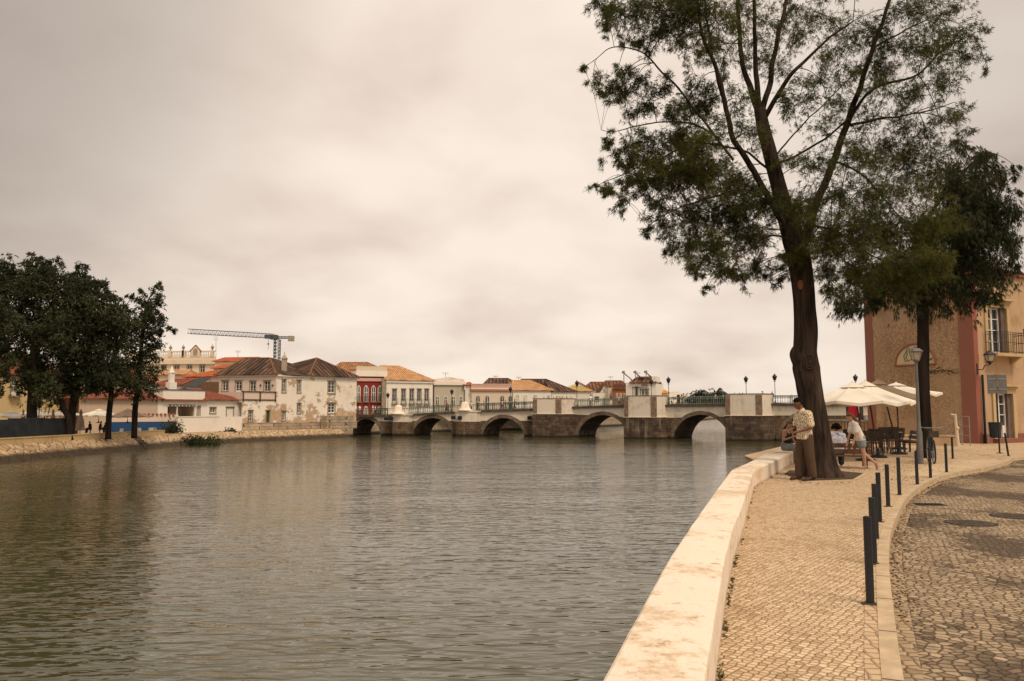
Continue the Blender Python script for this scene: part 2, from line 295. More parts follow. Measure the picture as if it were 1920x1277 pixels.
# ---------------- mesh building ----------------
LOC = {}
class MB:
    def __init__(s): s.v = []; s.f = []; s.uv = {}
    def face(s, pts, uv=None):
        i = len(s.v); s.v += [Vector(p) for p in pts]; s.f.append(tuple(range(i, i+len(pts))))
        if uv: s.uv[len(s.f)-1] = uv
        return s
    def obox(s, o, a, b, c):
        o, a, b, c = map(Vector, (o, a, b, c)); i = len(s.v)
        s.v += [o, o+a, o+a+b, o+b, o+c, o+a+c, o+a+b+c, o+b+c]
        for q in ((0, 3, 2, 1), (4, 5, 6, 7), (0, 1, 5, 4), (1, 2, 6, 5), (2, 3, 7, 6), (3, 0, 4, 7)): s.f.append(tuple(i+k for k in q))
        return s
    def box(s, x0, x1, y0, y1, z0, z1): return s.obox((x0, y0, z0), (x1-x0, 0, 0), (0, y1-y0, 0), (0, 0, z1-z0))
    def tube(s, pts, r, n=8, cap=True):
        pts = [Vector(p) for p in pts]; rs = r if isinstance(r, (list, tuple)) else [r]*len(pts); base = len(s.v)
        up = Vector((0, 0, 1)); px = None
        for k, p in enumerate(pts):
            d = (pts[min(k+1, len(pts)-1)]-pts[max(k-1, 0)])
            d = d.normalized() if d.length > 1e-9 else Vector((0, 0, 1))
            if px is None: px = d.cross(up) if abs(d.z) < .95 else d.cross(Vector((0, 1, 0)))
            px = (px-d*px.dot(d)); px = px.normalized() if px.length > 1e-6 else d.orthogonal().normalized()
            py = d.cross(px)
            for j in range(n):
                a = 2*math.pi*j/n; s.v.append(p+(px*math.cos(a)+py*math.sin(a))*rs[k])
        for k in range(len(pts)-1):
            for j in range(n):
                a = base+k*n+j; b = base+k*n+(j+1) % n; s.f.append((a, b, b+n, a+n))
        if cap:
            s.f.append(tuple(base+j for j in range(n))[::-1]); s.f.append(tuple(base+(len(pts)-1)*n+j for j in range(n)))
        return s
    def lathe(s, prof, o=(0, 0, 0), n=12, ax=None):
        o = Vector(o); base = len(s.v)
        for r, z in prof:
            for j in range(n):
                a = 2*math.pi*(j+.5)/n; s.v.append(o+Vector((r*math.cos(a), r*math.sin(a), z)))
        for k in range(len(prof)-1):
            for j in range(n):
                a = base+k*n+j; b = base+k*n+(j+1) % n; s.f.append((a, b, b+n, a+n))
        s.f.append(tuple(base+j for j in range(n))[::-1]); s.f.append(tuple(base+(len(prof)-1)*n+j for j in range(n)))
        return s
    def ell(s, c, r, nu=12, nv=8):
        c = Vector(c); base = len(s.v); r = (r, r, r) if isinstance(r, (int, float)) else r
        s.v.append(c+Vector((0, 0, -r[2])))
        for k in range(1, nv):
            t = math.pi*k/nv
            for j in range(nu):
                a = 2*math.pi*j/nu; s.v.append(c+Vector((r[0]*math.sin(t)*math.cos(a), r[1]*math.sin(t)*math.sin(a), -r[2]*math.cos(t))))
        s.v.append(c+Vector((0, 0, r[2]))); e = len(s.v)-1
        for j in range(nu):
            s.f.append((base, base+1+(j+1) % nu, base+1+j)); q = base+1+(nv-2)*nu; s.f.append((e, q+j, q+(j+1) % nu))
        for k in range(nv-2):
            for j in range(nu):
                a = base+1+k*nu+j; b = base+1+k*nu+(j+1) % nu; s.f.append((a, b, b+nu, a+nu))
        return s
    def prism(s, poly, z0, z1):
        n = len(poly); i = len(s.v)
        for z in (z0, z1):
            for k, p in enumerate(poly): s.v.append(Vector((p[0], p[1], (z[k] if isinstance(z, (list, tuple)) else z))))
        s.f.append(tuple(i+k for k in range(n))[::-1]); s.f.append(tuple(i+n+k for k in range(n)))
        for k in range(n): s.f.append((i+k, i+(k+1) % n, i+n+(k+1) % n, i+n+k))
        return s
    def slab(s, pts, d):       # polygon extruded along vector d
        n = len(pts); i = len(s.v); d = Vector(d); pts = [Vector(p) for p in pts]
        s.v += pts+[p+d for p in pts]
        s.f.append(tuple(i+k for k in range(n))[::-1]); s.f.append(tuple(i+n+k for k in range(n)))
        for k in range(n): s.f.append((i+k, i+(k+1) % n, i+n+(k+1) % n, i+n+k))
        return s
    def build(s, name, mat, parent=None, smooth=False, kind=None, auto=False):
        me = bpy.data.meshes.new(name)
        o = bpy.data.objects.new(name, me); COL.objects.link(o)
        if parent is not None: off = LOC[parent.name]; o.parent = parent; LOC[o.name] = off
        else:
            off = Vector((0, 0, 0))
            if kind is None:
                A = np.array([tuple(v) for v in s.v]); mn, mx = A.min(0), A.max(0); off = Vector(((mn[0]+mx[0])/2, (mn[1]+mx[1])/2, mn[2]))
            o.location = off; LOC[o.name] = off
        me.from_pydata([tuple(v-off) for v in s.v], [], s.f)
        if s.uv:
            ul = me.uv_layers.new(name='UVMap')
            for p in me.polygons:
                u = s.uv.get(p.index)
                if u:
                    for k, li in enumerate(p.loop_indices): ul.data[li].uv = u[k]
        me.materials.append(mat)
        if smooth:
            me.polygons.foreach_set('use_smooth', [True]*len(me.polygons))
            if auto: me.set_sharp_from_angle(angle=R(40))
        if kind: o['kind'] = kind
        return o
def nmesh(name, V, F, mat, parent):
    me = bpy.data.meshes.new(name); o = bpy.data.objects.new(name, me); COL.objects.link(o)
    off = LOC[parent.name]; o.parent = parent; LOC[o.name] = off
    V = np.asarray(V, dtype=np.float32)-np.array(off, dtype=np.float32); F = np.asarray(F, dtype=np.int32); k = F.shape[1]
    me.vertices.add(len(V)); me.vertices.foreach_set('co', V.ravel()); me.loops.add(F.size); me.loops.foreach_set('vertex_index', F.ravel())
    me.polygons.add(len(F)); me.polygons.foreach_set('loop_start', np.arange(0, F.size, k, dtype=np.int32)); me.update(calc_edges=True); me.materials.append(mat)
    return o
def thing(name, label, cat, loc=(0, 0, 0), group=None):
    o = bpy.data.objects.new(name, None); COL.objects.link(o); o.location = loc; LOC[o.name] = Vector(loc); o.empty_display_size = .3
    return tag(o, label, cat, group)
def tag(o, label, cat, group=None):
    o['label'] = label; o['category'] = cat
    if group: o['group'] = group
    return o
def copy_tree(o, parent=None):
    c = o.copy(); COL.objects.link(c); LOC[c.name] = LOC.get(o.name, Vector((0, 0, 0)))
    if parent: c.parent = parent
    for ch in o.children: copy_tree(ch, c)
    return c
# facade frame: vertical plane through A and B (left to right as seen from the river)
class Fr:
    def __init__(s, A, B):
        s.A = Vector((A[0], A[1], 0)); d = Vector((B[0]-A[0], B[1]-A[1], 0)); s.L = d.length; s.d = d.normalized(); s.n = Vector((s.d.y, -s.d.x, 0))
    def pt(s, u, z, n=0.0): p = s.A+s.d*u+s.n*n; return Vector((p.x, p.y, z))
    def uz(s, px, py):
        r = ray(px, py); c = Vector((0, 0, CZ)); t = (s.A-c).dot(s.n)/r.dot(s.n); p = c+r*t; return (p-s.A).dot(s.d), p.z
    def box(s, mb, u0, u1, z0, z1, n0, n1): mb.obox(s.pt(u0, z0, n0), s.d*(u1-u0), s.n*(n1-n0), (0, 0, z1-z0)); return mb
    def rect(s, x0, y0, x1, y1):
        ym = (y0+y1)/2; xm = (x0+x1)/2
        u0 = s.uz(x0, ym)[0]; u1 = s.uz(x1, ym)[0]; return min(u0, u1), max(u0, u1), s.uz(xm, y1)[1], s.uz(xm, y0)[1]
    def wall(s, mb, u0, u1, z0, z1, holes, th=.3):
        us = sorted({u0, u1, *[h[0] for h in holes], *[h[1] for h in holes]}); zs = sorted({z0, z1, *[h[2] for h in holes], *[h[3] for h in holes]})
        us = [u for u in us if u0 <= u <= u1]; zs = [z for z in zs if z0 <= z <= z1]
        for a, b in zip(us, us[1:]):
            for c, d in zip(zs, zs[1:]):
                um, zm = (a+b)/2, (c+d)/2
                if any(h[0] < um < h[1] and h[2] < zm < h[3] for h in holes): continue
                mb.face([s.pt(a, c), s.pt(b, c), s.pt(b, d), s.pt(a, d)]); mb.face([s.pt(a, c, -th), s.pt(a, d, -th), s.pt(b, d, -th), s.pt(b, c, -th)])
        for h in holes:
            a, b, c, d = h[:4]
            for p, q in (((a, c), (b, c)), ((b, c), (b, d)), ((b, d), (a, d)), ((a, d), (a, c))):
                mb.face([s.pt(p[0], p[1]), s.pt(q[0], q[1]), s.pt(q[0], q[1], -th), s.pt(p[0], p[1], -th)])
        mb.face([s.pt(u0, z1), s.pt(u1, z1), s.pt(u1, z1, -th), s.pt(u0, z1, -th)])
        for u in (u0, u1): mb.face([s.pt(u, z0), s.pt(u, z1), s.pt(u, z1, -th), s.pt(u, z0, -th)])
        return mb
def archpts(F, u0, u1, z0, z1, n, pointed=False, k=8):
    r = (u1-u0)/2; um = (u0+u1)/2; rise = r*(1.35 if pointed else 1.0); zs = z1-rise; P = [F.pt(u0, z0, n), F.pt(u1, z0, n)]
    for i in range(k+1):
        t = i/k; a = math.pi*t
        if pointed: x = um+r*(1-2*t); z = zs+rise*(1-abs(1-2*t)**1.8)
        else: x = um+r*math.cos(a); z = zs+r*math.sin(a)
        P.append(F.pt(x, z, n))
    return P
def window(F, par, a, b, c, d, style, trim=TRIM, depth=.16, name='window', fmat=None, gmat=None):
    """style: sash / door / shutter / blind / arch / garch / green"""
    wdt = b-a; e = max(.12, wdt*.13); fmat = fmat or WTRIM; gmat = gmat or GLASS
    if style in ('arch', 'garch', 'parch'):
        mb = MB(); mb.slab(archpts(F, a, b, c, d, .002, style == 'parch'), F.n*.09); o = mb.build(name, trim if style == 'arch' else WTRIM, par)
        mb = MB(); mb.slab(archpts(F, a+e, b-e, c+.05, d-e*1.2, .09, style == 'parch'), F.n*.03); mb.build('pane', gmat, o)
        mb = MB(); um = (a+b)/2; F.box(mb, um-.05, um+.05, c+.05, d-e*1.6, .121, .17); zz = c+(d-c)*.55; F.box(mb, a+e, b-e, zz-.04, zz+.04, .121, .165); mb.build('frame', WTRIM, o)
        return o
    mb = MB()
    for q in ((a-e, a, c-e*.2, d+e), (b, b+e, c-e*.2, d+e), (a, b, d, d+e)): F.box(mb, *q, -.02, .06)
    if style not in ('door', 'green'): F.box(mb, a-e*1.3, b+e*1.3, c-e*1.1, c-e*.2, -.02, .12)
    F.box(mb, a-e*1.5, b+e*1.5, d+e, d+e*1.6, -.02, .16)
    o = mb.build(name, trim, par)
    if style == 'green': F.box(MB(), a, b, c, d, -depth-.06, -depth).build('door_leaf', GREEND, o); return o
    if style == 'blind': F.box(MB(), a, b, c, d, -.1, -.05).build('blind', TRIM if False else WTRIM, o); return o
    F.box(MB(), a, b, c, d, -depth-.04, -depth).build('pane', gmat, o)
    mb = MB(); fw = max(.05, wdt*.07); um = (a+b)/2
    for q in ((a, a+fw, c, d), (b-fw, b, c, d), (a+fw, b-fw, c, c+fw*1.3), (a+fw, b-fw, d-fw, d), (um-fw*.6, um+fw*.6, c+fw*1.3, d-fw)): F.box(mb, *q, -depth, -depth+.05)
    for k in (1, 2):
        zz = c+(d-c)*(k/3+.03)
        for q in ((a+fw, um-fw*.6), (um+fw*.6, b-fw)): F.box(mb, *q, zz-fw*.3, zz+fw*.3, -depth, -depth+.04)
    if style == 'door':
        for q in ((a+fw, um-fw*.6), (um+fw*.6, b-fw)): F.box(mb, *q, c+fw*1.3, c+(d-c)*.2, -depth, -depth+.04)
    mb.build('frame', fmat, o)
    return o
def balcony(F, par, a, b, zf, h=1.0, dep=.5, mat=None):
    mb = MB(); F.box(mb, a, b, zf-.15, zf, .0, dep); o = mb.build('balcony', TRIM, par)
    m = MB(); n = max(4, int((b-a)/.14))
    for i in range(n+1):
        u = a+.04+(b-a-.08)*i/n; m.tube([F.pt(u, zf, dep-.05), F.pt(u, zf+h, dep-.05)], .012, 4, False)
    for q in (.05, h): m.tube([F.pt(a+.04, zf+q, .05), F.pt(a+.04, zf+q, dep-.05), F.pt(b-.04, zf+q, dep-.05), F.pt(b-.04, zf+q, .05)], .022, 4)
    m.build('railing', mat or IRON, o); return o
def roofface(mb, P, e0, e1):
    """uv from the eave line e0->e1"""
    e0 = Vector(e0); u = (Vector(e1)-e0).normalized(); P = [Vector(p) for p in P]
    nrm = (P[1]-P[0]).cross(P[2]-P[0]).normalized(); v = nrm.cross(u)
    if v.z < 0: v = -v
    mb.face(P, [((p-e0).dot(u), (p-e0).dot(v)) for p in P])
def hip(F, par, u0, u1, ze, zr, dep, r0, r1, mat, over=.35, name='roof', nr=None):
    """hip roof: eave rectangle u0..u1 x 0..-dep, ridge r0..r1"""
    nr = -dep/2 if nr is None else nr
    a, b, c, d = F.pt(u0-over, ze, over), F.pt(u1+over, ze, over), F.pt(u1+over, ze, -dep-over), F.pt(u0-over, ze, -dep-over)
    p, q = F.pt(r0, zr, nr), F.pt(r1, zr, nr); mb = MB()
    roofface(mb, [a, b, q, p], a, b); roofface(mb, [c, d, p, q], c, d)
    roofface(mb, [b, c, q], b, c); roofface(mb, [d, a, p], d, a)
    mb.face([a, d, c, b]); dz = Vector((0, 0, .12)); E = [a, b, c, d]
    for i in range(4): mb.face([E[i]-dz, E[(i+1) % 4]-dz, E[(i+1) % 4], E[i]])
    o = mb.build(name, mat, par)
    m = MB()
    for s_, t_ in ((a, p), (b, q), (c, q), (d, p), (p, q)): m.tube([s_, t_], .13, 6)
    m.build('ridge_tiles', mat, o); return o
def house(name, label, cat, A, B, z0, z1, dep, wallm, wins=(), roof=None, trim=TRIM, group=None, corn=None, base=None):
    F = Fr(A, B); t = thing(name, label, cat, F.pt(F.L/2, z0, -dep/2), group)
    holes = []
    for x0, y0, x1, y1, st, *ex in wins:
        r = F.rect(x0, y0, x1, y1)
        holes.append((*r, st, *ex))
    mb = MB(); F.wall(mb, 0, F.L, z0, z1, [h for h in holes if h[4] not in ('arch', 'garch', 'parch')])
    for u in (0, F.L-.3): F.box(mb, u, u+.3, z0, z1, -dep, -.3)
    F.box(mb, .3, F.L-.3, z0, z1, -dep, -dep+.3); F.box(mb, .3, F.L-.3, z0+.1, z1-.05, -1.2, -.9)
    mb.build('wall', wallm, t)
    for h in holes:
        o = window(F, t, h[0], h[1], h[2], h[3], h[4], trim, name='door' if h[4] in ('green',) else 'window', **(h[5] if len(h) > 5 else {}))
    if corn: F.box(MB(), -.15, F.L+.15, z1-corn[0], z1+.02, .002, .22).build('cornice', corn[1], t)
    if roof: hip(F, t, 0, F.L, z1+.02, roof[0], dep, roof[1], roof[2], roof[3])
    else: F.box(MB(), .05, F.L-.05, z1-.05, z1+.06, -dep+.05, -.05).build('roof', CONC, t)
    return t, F
# =================== ground, water ===================
from mathutils.geometry import tessellate_polygon
WZ = -2.8
def sheet(name, poly, z, mat):
    mb = MB(); P = [Vector((p[0], p[1], z)) for p in poly]; tris = tessellate_polygon([P]); mb.v = P
    mb.f = [tuple(t) for t in tris]
    mb.f = [t if (P[t[1]]-P[t[0]]).cross(P[t[2]]-P[t[0]]).z > 0 else t[::-1] for t in mb.f]
    return mb.build(name, mat, kind='structure')
def g2(px, py, z): p = G(px, py, z); return (p.x, p.y)
m = MB(); m.face([(-3000, -200, WZ), (3000, -200, WZ), (3000, 5000, WZ), (-3000, 5000, WZ)]); m.build('water', water(), kind='structure')
m = MB(); m.face([(-3000, -200, -5), (3000, -200, -5), (3000, 5000, -5), (-3000, 5000, -5)]); m.build('river_bed', SOIL, kind='structure')
WL = [(-45, -60), (-43.5, 20)]+[g2(x, y, WZ) for x, y in ((0, 868), (276, 841.5), (365, 834), (455, 829), (520, 826), (575, 823.5), (630, 821), (657, 819.5))]+[(-27.9, 136.3)]
def offs(P, d):
    out = []
    for i, p in enumerate(P):
        a = Vector(P[max(i-1, 0)]); b = Vector(P[min(i+1, len(P)-1)]); t = (b-a).normalized(); out.append((p[0]-t.y*d, p[1]+t.x*d))
    return out
WT = offs(WL, 1.9)
sheet('ground', WT+[(-27, 150), (-60, 150), (-3000, 160), (-3000, -60)], -1.45, LAND)
BK = [(-27.6, 138.5), (-21, 152), (6, 176), (42, 240), (120, 440), (500, 1200)]
sheet('raised_ground', BK+[(500, 4800), (-3000, 4800), (-3000, 141), (-45, 141)], .45, LAND)
def ribbon(mb, A, B, za, zb, uv=False):
    for i in range(len(A)-1): mb.face([(*A[i], za), (*A[i+1], za), (*B[i+1], zb), (*B[i], zb)])
    return mb
REVM = cobble('sloping_revetment_stone', .62, [(.36, .25, .14), (.50, .36, .21), (.56, .42, .26), (.42, .30, .17)], (.075, .045, .025), 55, .8, .05, ((.15, .09, .05), .56, .6), .3, .06)
t = REVM.node_tree; b = t.nodes['Principled BSDF']; l_ = b.inputs['Base Color'].links[0].from_socket; sq = t.nodes.new('ShaderNodeSeparateXYZ'); t.links.new(wpos(t), sq.inputs[0])
t.links.new(mixc(t, mth(t, 'MULTIPLY', ss(t, mth(t, 'ADD', sq.outputs[2], mth(t, 'MULTIPLY', nz(t, wpos(t), .8, 5), .5)), -1.75, -2.15), .93), l_, (.028, .020, .013)), b.inputs['Base Color'])
mb = MB(); ribbon(mb, offs(WL, -.9), WT, -3.3, -1.45); ribbon(mb, WT, offs(WL, 5.5), -1.45, -1.44); mb.build('embankment', REVM, kind='structure')
mb = MB(); ribbon(mb, BK, BK, -3.3, .45); mb.build('far_quay_wall', RUBBLE, kind='structure')
# near bank
OT = [(1125, 1277), (1177, 1184), (1217, 1111), (1257, 1040.6), (1300.7, 977), (1334, 930), (1371, 881), (1401, 868), (1441, 856)]
IT = [(1322, 1277), (1334, 1201), (1347.5, 1117.5), (1359, 1047), (1374, 990), (1391, 950), (1413, 883), (1446, 867), (1480, 850.5)]
WH = .33
O2 = [g2(x, y, WH) for x, y in OT]; I2 = [g2(x, y, WH) for x, y in IT]
O2 = [(-1.6, -4), (-.62, 0)]+O2; I2 = [(-1.05, -4), (-.12, 0)]+I2
O2[-1] = (I2[-1][0]-.62, I2[-1][1]+.15)
e1 = I2[-1]; SEAM = (e1[0]+.1, e1[1]+1.9)
OUT = O2+[(e1[0]+.2, e1[1]+5), (12.5, 36), (27, 66), (45.5, 107), (70, 150), (160, 420), (700, 1500)]
KI = [g2(x, y, 0) for x, y in ((1654, 1277), (1645, 1142), (1643, 1070), (1646, 1027), (1654, 992), (1668, 963), (1686, 934.6), (1715, 911), (1750, 895), (1786, 885.5), (1811, 881.5), (1850, 874), (1881, 865), (1893, 859), (1920, 855.5))]
KI = [(-.2, -4), (.62, 0), (1.42, 3)]+KI
def smooth(P, n=4):
    out = []
    for i in range(len(P)-1):
        p0 = Vector(P[max(i-1, 0)]); p1 = Vector(P[i]); p2 = Vector(P[i+1]); p3 = Vector(P[min(i+2, len(P)-1)])
        for k in range(n):
            t = k/n; q = .5*((2*p1)+(p2-p0)*t+(2*p0-5*p1+4*p2-p3)*t*t+(3*p1-p0-3*p2+p3)*t**3); out.append((q.x, q.y))
    return out+[tuple(P[-1])]
KS = smooth(KI, 5)+[(40, 36), (70, 44)]
sheet('pavement', OUT+[(700, 60)]+KS[::-1], 0.0, PAVE)
KO = offs(KS, -.115)
sheet('road', KO+[(70, -4)], -.10, ROAD)
mb = MB()
hh = [.012]*len(KS)
for i in range(len(KS)-1):
    a, b, c, d = KS[i], KS[i+1], KO[i+1], KO[i]; z1, z2 = hh[i], hh[i+1]
    mb.face([(*a, z1), (*d, z1), (*c, z2), (*b, z2)]); mb.face([(*d, z1), (*d, -.14), (*c, -.14), (*c, z2)]); mb.face([(*a, z1), (*b, z2), (*b, -.05), (*a, -.05)])
mb.build('kerb', KERB, kind='structure')
mb = MB(); acc = 0
for i in range(len(KS)-4):
    acc += (Vector(KS[i+1])-Vector(KS[i])).length
    if acc > .95:
        acc = 0; p, q = Vector(KS[i]), Vector(KO[i]); t = Vector((-(q-p).y, (q-p).x)).normalized()*.005
        mb.face([(p.x-t.x, p.y-t.y, .0155), (q.x-t.x, q.y-t.y, .0155), (q.x+t.x, q.y+t.y, .0155), (p.x+t.x, p.y+t.y, .0155)])
mb.build('kerb_joints', SOIL, kind='structure')
mb = MB(); GR = offs(KS, -.24)
ribbon(mb, KO, GR, -.094, -.094); mb.build('gutter', cobble('gutter_setts', .095, [(.33, .25, .155), (.46, .35, .225), (.40, .30, .19)], (.12, .075, .045), 12, .45, .05, ((.10, .065, .035), .5, .6), .7), kind='structure')
mb = MB(); ribbon(mb, offs(KS, .09), KS, .005, .005); mb.build('edging_row', cobble('edging_setts', .105, [(.52, .38, .23), (.62, .47, .30)], (.22, .13, .07), 8, .25, .05), kind='structure')
sheet('concrete_ramp', [g2(*p, 0) for p in ((1690, 893), (1752, 893), (1805, 881.5), (1880, 866), (1868, 862), (1800, 863), (1745, 872))], .004, basic('sandy_concrete', (.52, .40, .25), .9, .1, 2))
# quay parapet: bevelled white wall along the near bank
t = thing('quay_wall', 'low broad white painted wall with stained top running along the near pavement above the river', 'wall', (I2[6][0], I2[6][1], 0))
O3 = smooth(O2[:-3], 4)+O2[-2:]; I3 = smooth(I2[:-3], 4)+I2[-2:]
O3 = [O2[i] for i in range(len(O2))]; I3 = [I2[i] for i in range(len(I2))]
def dens(P, n=6): return [tuple(Vector(P[i]).lerp(Vector(P[i+1]), k/n)) for i in range(len(P)-1) for k in range(n)]+[tuple(P[-1])]
O3, I3 = dens(O3), dens(I3)
def jit(p, a=.004): v = mnoise.noise_vector(Vector((p[0]*2.5, p[1]*2.5, 3)))*a; return (p[0]+v.x, p[1]+v.y)
O3 = [jit(p) for p in O3]; I3 = [jit(p) for p in I3]
def lerpP(A, B, k): return [tuple(Vector(a).lerp(Vector(b), k)) for a, b in zip(A, B)]
prof = [(0, -3.3), (0, .25), (.012, WH-.012), (.05, WH), (.35, WH+.008), (.65, WH+.006), (.95, WH), (.99, WH-.012), (1, WH-.04), (1.0, .02), (1.0, -.05)]
mb = MB(); rows = [lerpP(O3, I3, k) for k, z in prof]
for j in range(len(prof)-1):
    for i in range(len(O3)-1):
        za, zb = prof[j][1], prof[j+1][1]; zj = lambda p, z: z+(.006*mnoise.noise(Vector((p[0]*1.7, p[1]*1.7, 0))) if z > .2 else 0)
        a, b, c, d = rows[j][i], rows[j][i+1], rows[j+1][i+1], rows[j+1][i]
        mb.face([(*a, zj(a, za)), (*b, zj(b, za)), (*c, zj(c, zb)), (*d, zj(d, zb))])
mb.face([(*rows[j][-1], prof[j][1]) for j in range(len(prof))])
o = mb.build('coping', PARA, t, smooth=True, auto=True)
e2 = O2[-1]
E1W = e1
tag(MB().prism([XY(1449, e1[1]+.5), XY(1484, e1[1]+.35), XY(1490, e1[1]+2.4), XY(1466, e1[1]+2.6)], -3.2, .36).build('wall_block', PARA), 'short white wall block under the seated woman beyond the long quay wall', 'wall')
mb = MB(); ribbon(mb, OUT[len(O2)-1:], OUT[len(O2)-1:], -3.3, .0); mb.build('near_quay_face', RUBBLE, kind='structure')
# road iron
def cover(px, py, r, label):
    c = G(px, py, -.10); t = thing('manhole_cover', label, 'manhole cover', c)
    MB().lathe([(r, 0), (r, .006), (r*.93, .006), (r*.93, .003)], c, 32).build('rim', IRON, t)
    mb = MB().lathe([(r*.9, 0), (r*.9, .009), (r*.86, .010)], c, 32)
    for i in range(-4, 5):
        for j in range(-4, 5):
            if i*i+j*j < 17: mb.box(c.x+i*r*.19-.022, c.x+i*r*.19+.022, c.y+j*r*.19-.022, c.y+j*r*.19+.022, c.z+.009, c.z+.014)
    mb.build('lid', basic('dusty_iron', (.085, .065, .045), .8, .3, 8) if 'dusty_iron' not in MATS else MATS['dusty_iron'], t)
cover(1820, 981, .35, 'round iron manhole cover nearer the kerb drain on the cobbled road')
cover(1903, 968, .35, 'round iron manhole cover at the right edge of the cobbled road')
c = G(1742, 946.5, -.10); t = thing('drain_grate', 'rectangular iron drain grate beside the curved kerb', 'drain', c)
mb = MB(); ax = Vector((.96, -.1, 0)).normalized(); ay = Vector((.1, .96, 0)).normalized()
for i in range(9): mb.obox(c-ax*.23-ay*.17+ax*(.056*i)+Vector((0, 0, .001)), ax*.02, ay*.34, (0, 0, .010))
mb.build('bars', IRON, t)
for s_ in (-.19, .17): MB().obox(c-ax*.25+ay*s_, ax*.50, ay*.02, (0, 0, .009)).build('frame_bar', GREYP, t)
# =================== bridge ===================
def ip(x, T):
    for (a, p), (b, q) in zip(T, T[1:]):
        if x <= b: return p+(q-p)*max(0, (x-a))/(b-a)
    return T[-1][1]
L0 = Vector(XY(655, 136)); L1 = Vector(XY(1000, 130)); L2 = Vector(XY(1077, 128)); L3 = Vector(XY(1590, 108)); L4 = L3+(L3-L2).normalized()*9
def bxy(px):
    k = (px-960)/FPX
    for a, b in ((L0, L1), (L1, L2), (L2, L4)):
        d = b-a; t = (k*a.y-a.x)/(d.x-k*d.y)
        if t <= 1.0001 or b is L4: return a+d*t, (d.normalized())
def exv(px): s_ = ip(px, ((655, .42), (1000, .5), (1130, .68), (1500, .82), (1700, .8))); return Vector((s_, 1.0))*5.5
DK = ((655, 779.5), (730, 778), (860, 771), (1000, 766), (1100, 761.5), (1250, 759), (1360, 757.6), (1450, 756.8), (1640, 757.6), (1700, 757.6))
SP = ((655, 790), (850, 789), (999, 789), (1000, 777), (1077, 777), (1172, 782), (1250, 783.5), (1360, 781), (1450, 779), (1700, 779))
def deckz(px): p = bxy(px)[0]; return 1.55-(ip(px, DK)-HOR)/FPX*p.y
def splz(px): p = bxy(px)[0]; return 1.55-(ip(px, SP)-HOR)/FPX*p.y
ARCH = ((688, 28.5, 785.5), (812, 38, 783.5), (944, 39.5, 783.5), (1130, 48, 778), (1313, 53, 777.5), (1512, 54, 777))
def apz(c, y): p = bxy(c)[0]; return 1.55-(y-HOR)/FPX*p.y
AR = [(c, w_, apz(c, y)) for c, w_, y in ARCH]
def zlow(px):
    for c, w_, za in AR:
        t = (px-c)/w_
        if abs(t) < 1: return -3.3+(za+3.3)*math.sqrt(1-t*t)
    return -4.0
bridge = thing('stone_bridge', 'long old stone bridge with round arches and white painted upper walls across the river', 'bridge', (*bxy(1077)[0], -3))
ps = set(np.arange(655, 1661, 3.0).tolist())
for c, w_, za in AR:
    for k in range(-16, 17): ps.add(c+w_*math.sin(k/16*math.pi/2)*.9999)
ps = sorted(ps)
st, wh, dk, sof, ln = MB(), MB(), MB(), MB(), MB()
def P3(px, z, back=0.0, pr=0.0):
    p, d = bxy(px); q = p+exv(px)*back; n = Vector((d.y, -d.x)); q = q+n*pr; return (q.x, q.y, z)
for a, b in zip(ps, ps[1:]):
    if b-a < 1e-4: continue
    zs = [(zlow(x), min(max(splz(x), zlow(x)), deckz(x)-.3), deckz(x)) for x in (a+1e-5, b-1e-5)]
    (la, sa, da), (lb, sb, db) = zs
    for bk, pr in ((0, 0), (1, 0)):
        st.face([P3(a, la, bk), P3(b, lb, bk), P3(b, sb, bk), P3(a, sa, bk)])
    wh.face([P3(a, sa, 0, .04), P3(b, sb, 0, .04), P3(b, db-.25, 0, .04), P3(a, da-.25, 0, .04)])
    wh.face([P3(a, sa, 1, -.04), P3(b, sb, 1, -.04), P3(b, db-.25, 1, -.04), P3(a, da-.25, 1, -.04)])
    sof.face([P3(a, la), P3(b, lb), P3(b, lb, 1), P3(a, la, 1)])
    dk.face([P3(a, da), P3(b, db), P3(b, db, 1), P3(a, da, 1)])
    for bk, s_ in ((0, 1), (1, -1)):
        q = [P3(a, da-.3, bk, .38*s_), P3(b, db-.3, bk, .38*s_), P3(b, db+.02, bk, .38*s_), P3(a, da+.02, bk, .38*s_)]
        r_ = [P3(a, da-.3, bk, -.1*s_), P3(b, db-.3, bk, -.1*s_), P3(b, db+.02, bk, -.1*s_), P3(a, da+.02, bk, -.1*s_)]
        ln.face(q); ln.face([q[3], q[2], r_[2], r_[3]]); ln.face([q[0], q[1], r_[1], r_[0]])
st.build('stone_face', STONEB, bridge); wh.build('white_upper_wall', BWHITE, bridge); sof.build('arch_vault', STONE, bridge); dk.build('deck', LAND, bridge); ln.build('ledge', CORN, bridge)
for c, w_, za in AR:
    mb = MB(); n = 26
    def rp(th, k, pr): return P3(c+(w_+k*7)*math.cos(th), -3.3+(za+3.3+k*.55)*math.sin(th), 0, pr)
    for i in range(n):
        a, b = math.pi*i/n, math.pi*(i+1)/n
        mb.face([rp(a, 0, .10), rp(b, 0, .10), rp(b, 1, .10), rp(a, 1, .10)]); mb.face([rp(a, 1, .10), rp(b, 1, .10), rp(b, 1, -.05), rp(a, 1, -.05)]); mb.face([rp(a, 0, .10), rp(b, 0, .10), rp(b, 0, -.05), rp(a, 0, -.05)])
    mb.build('arch_ring', RING, bridge)
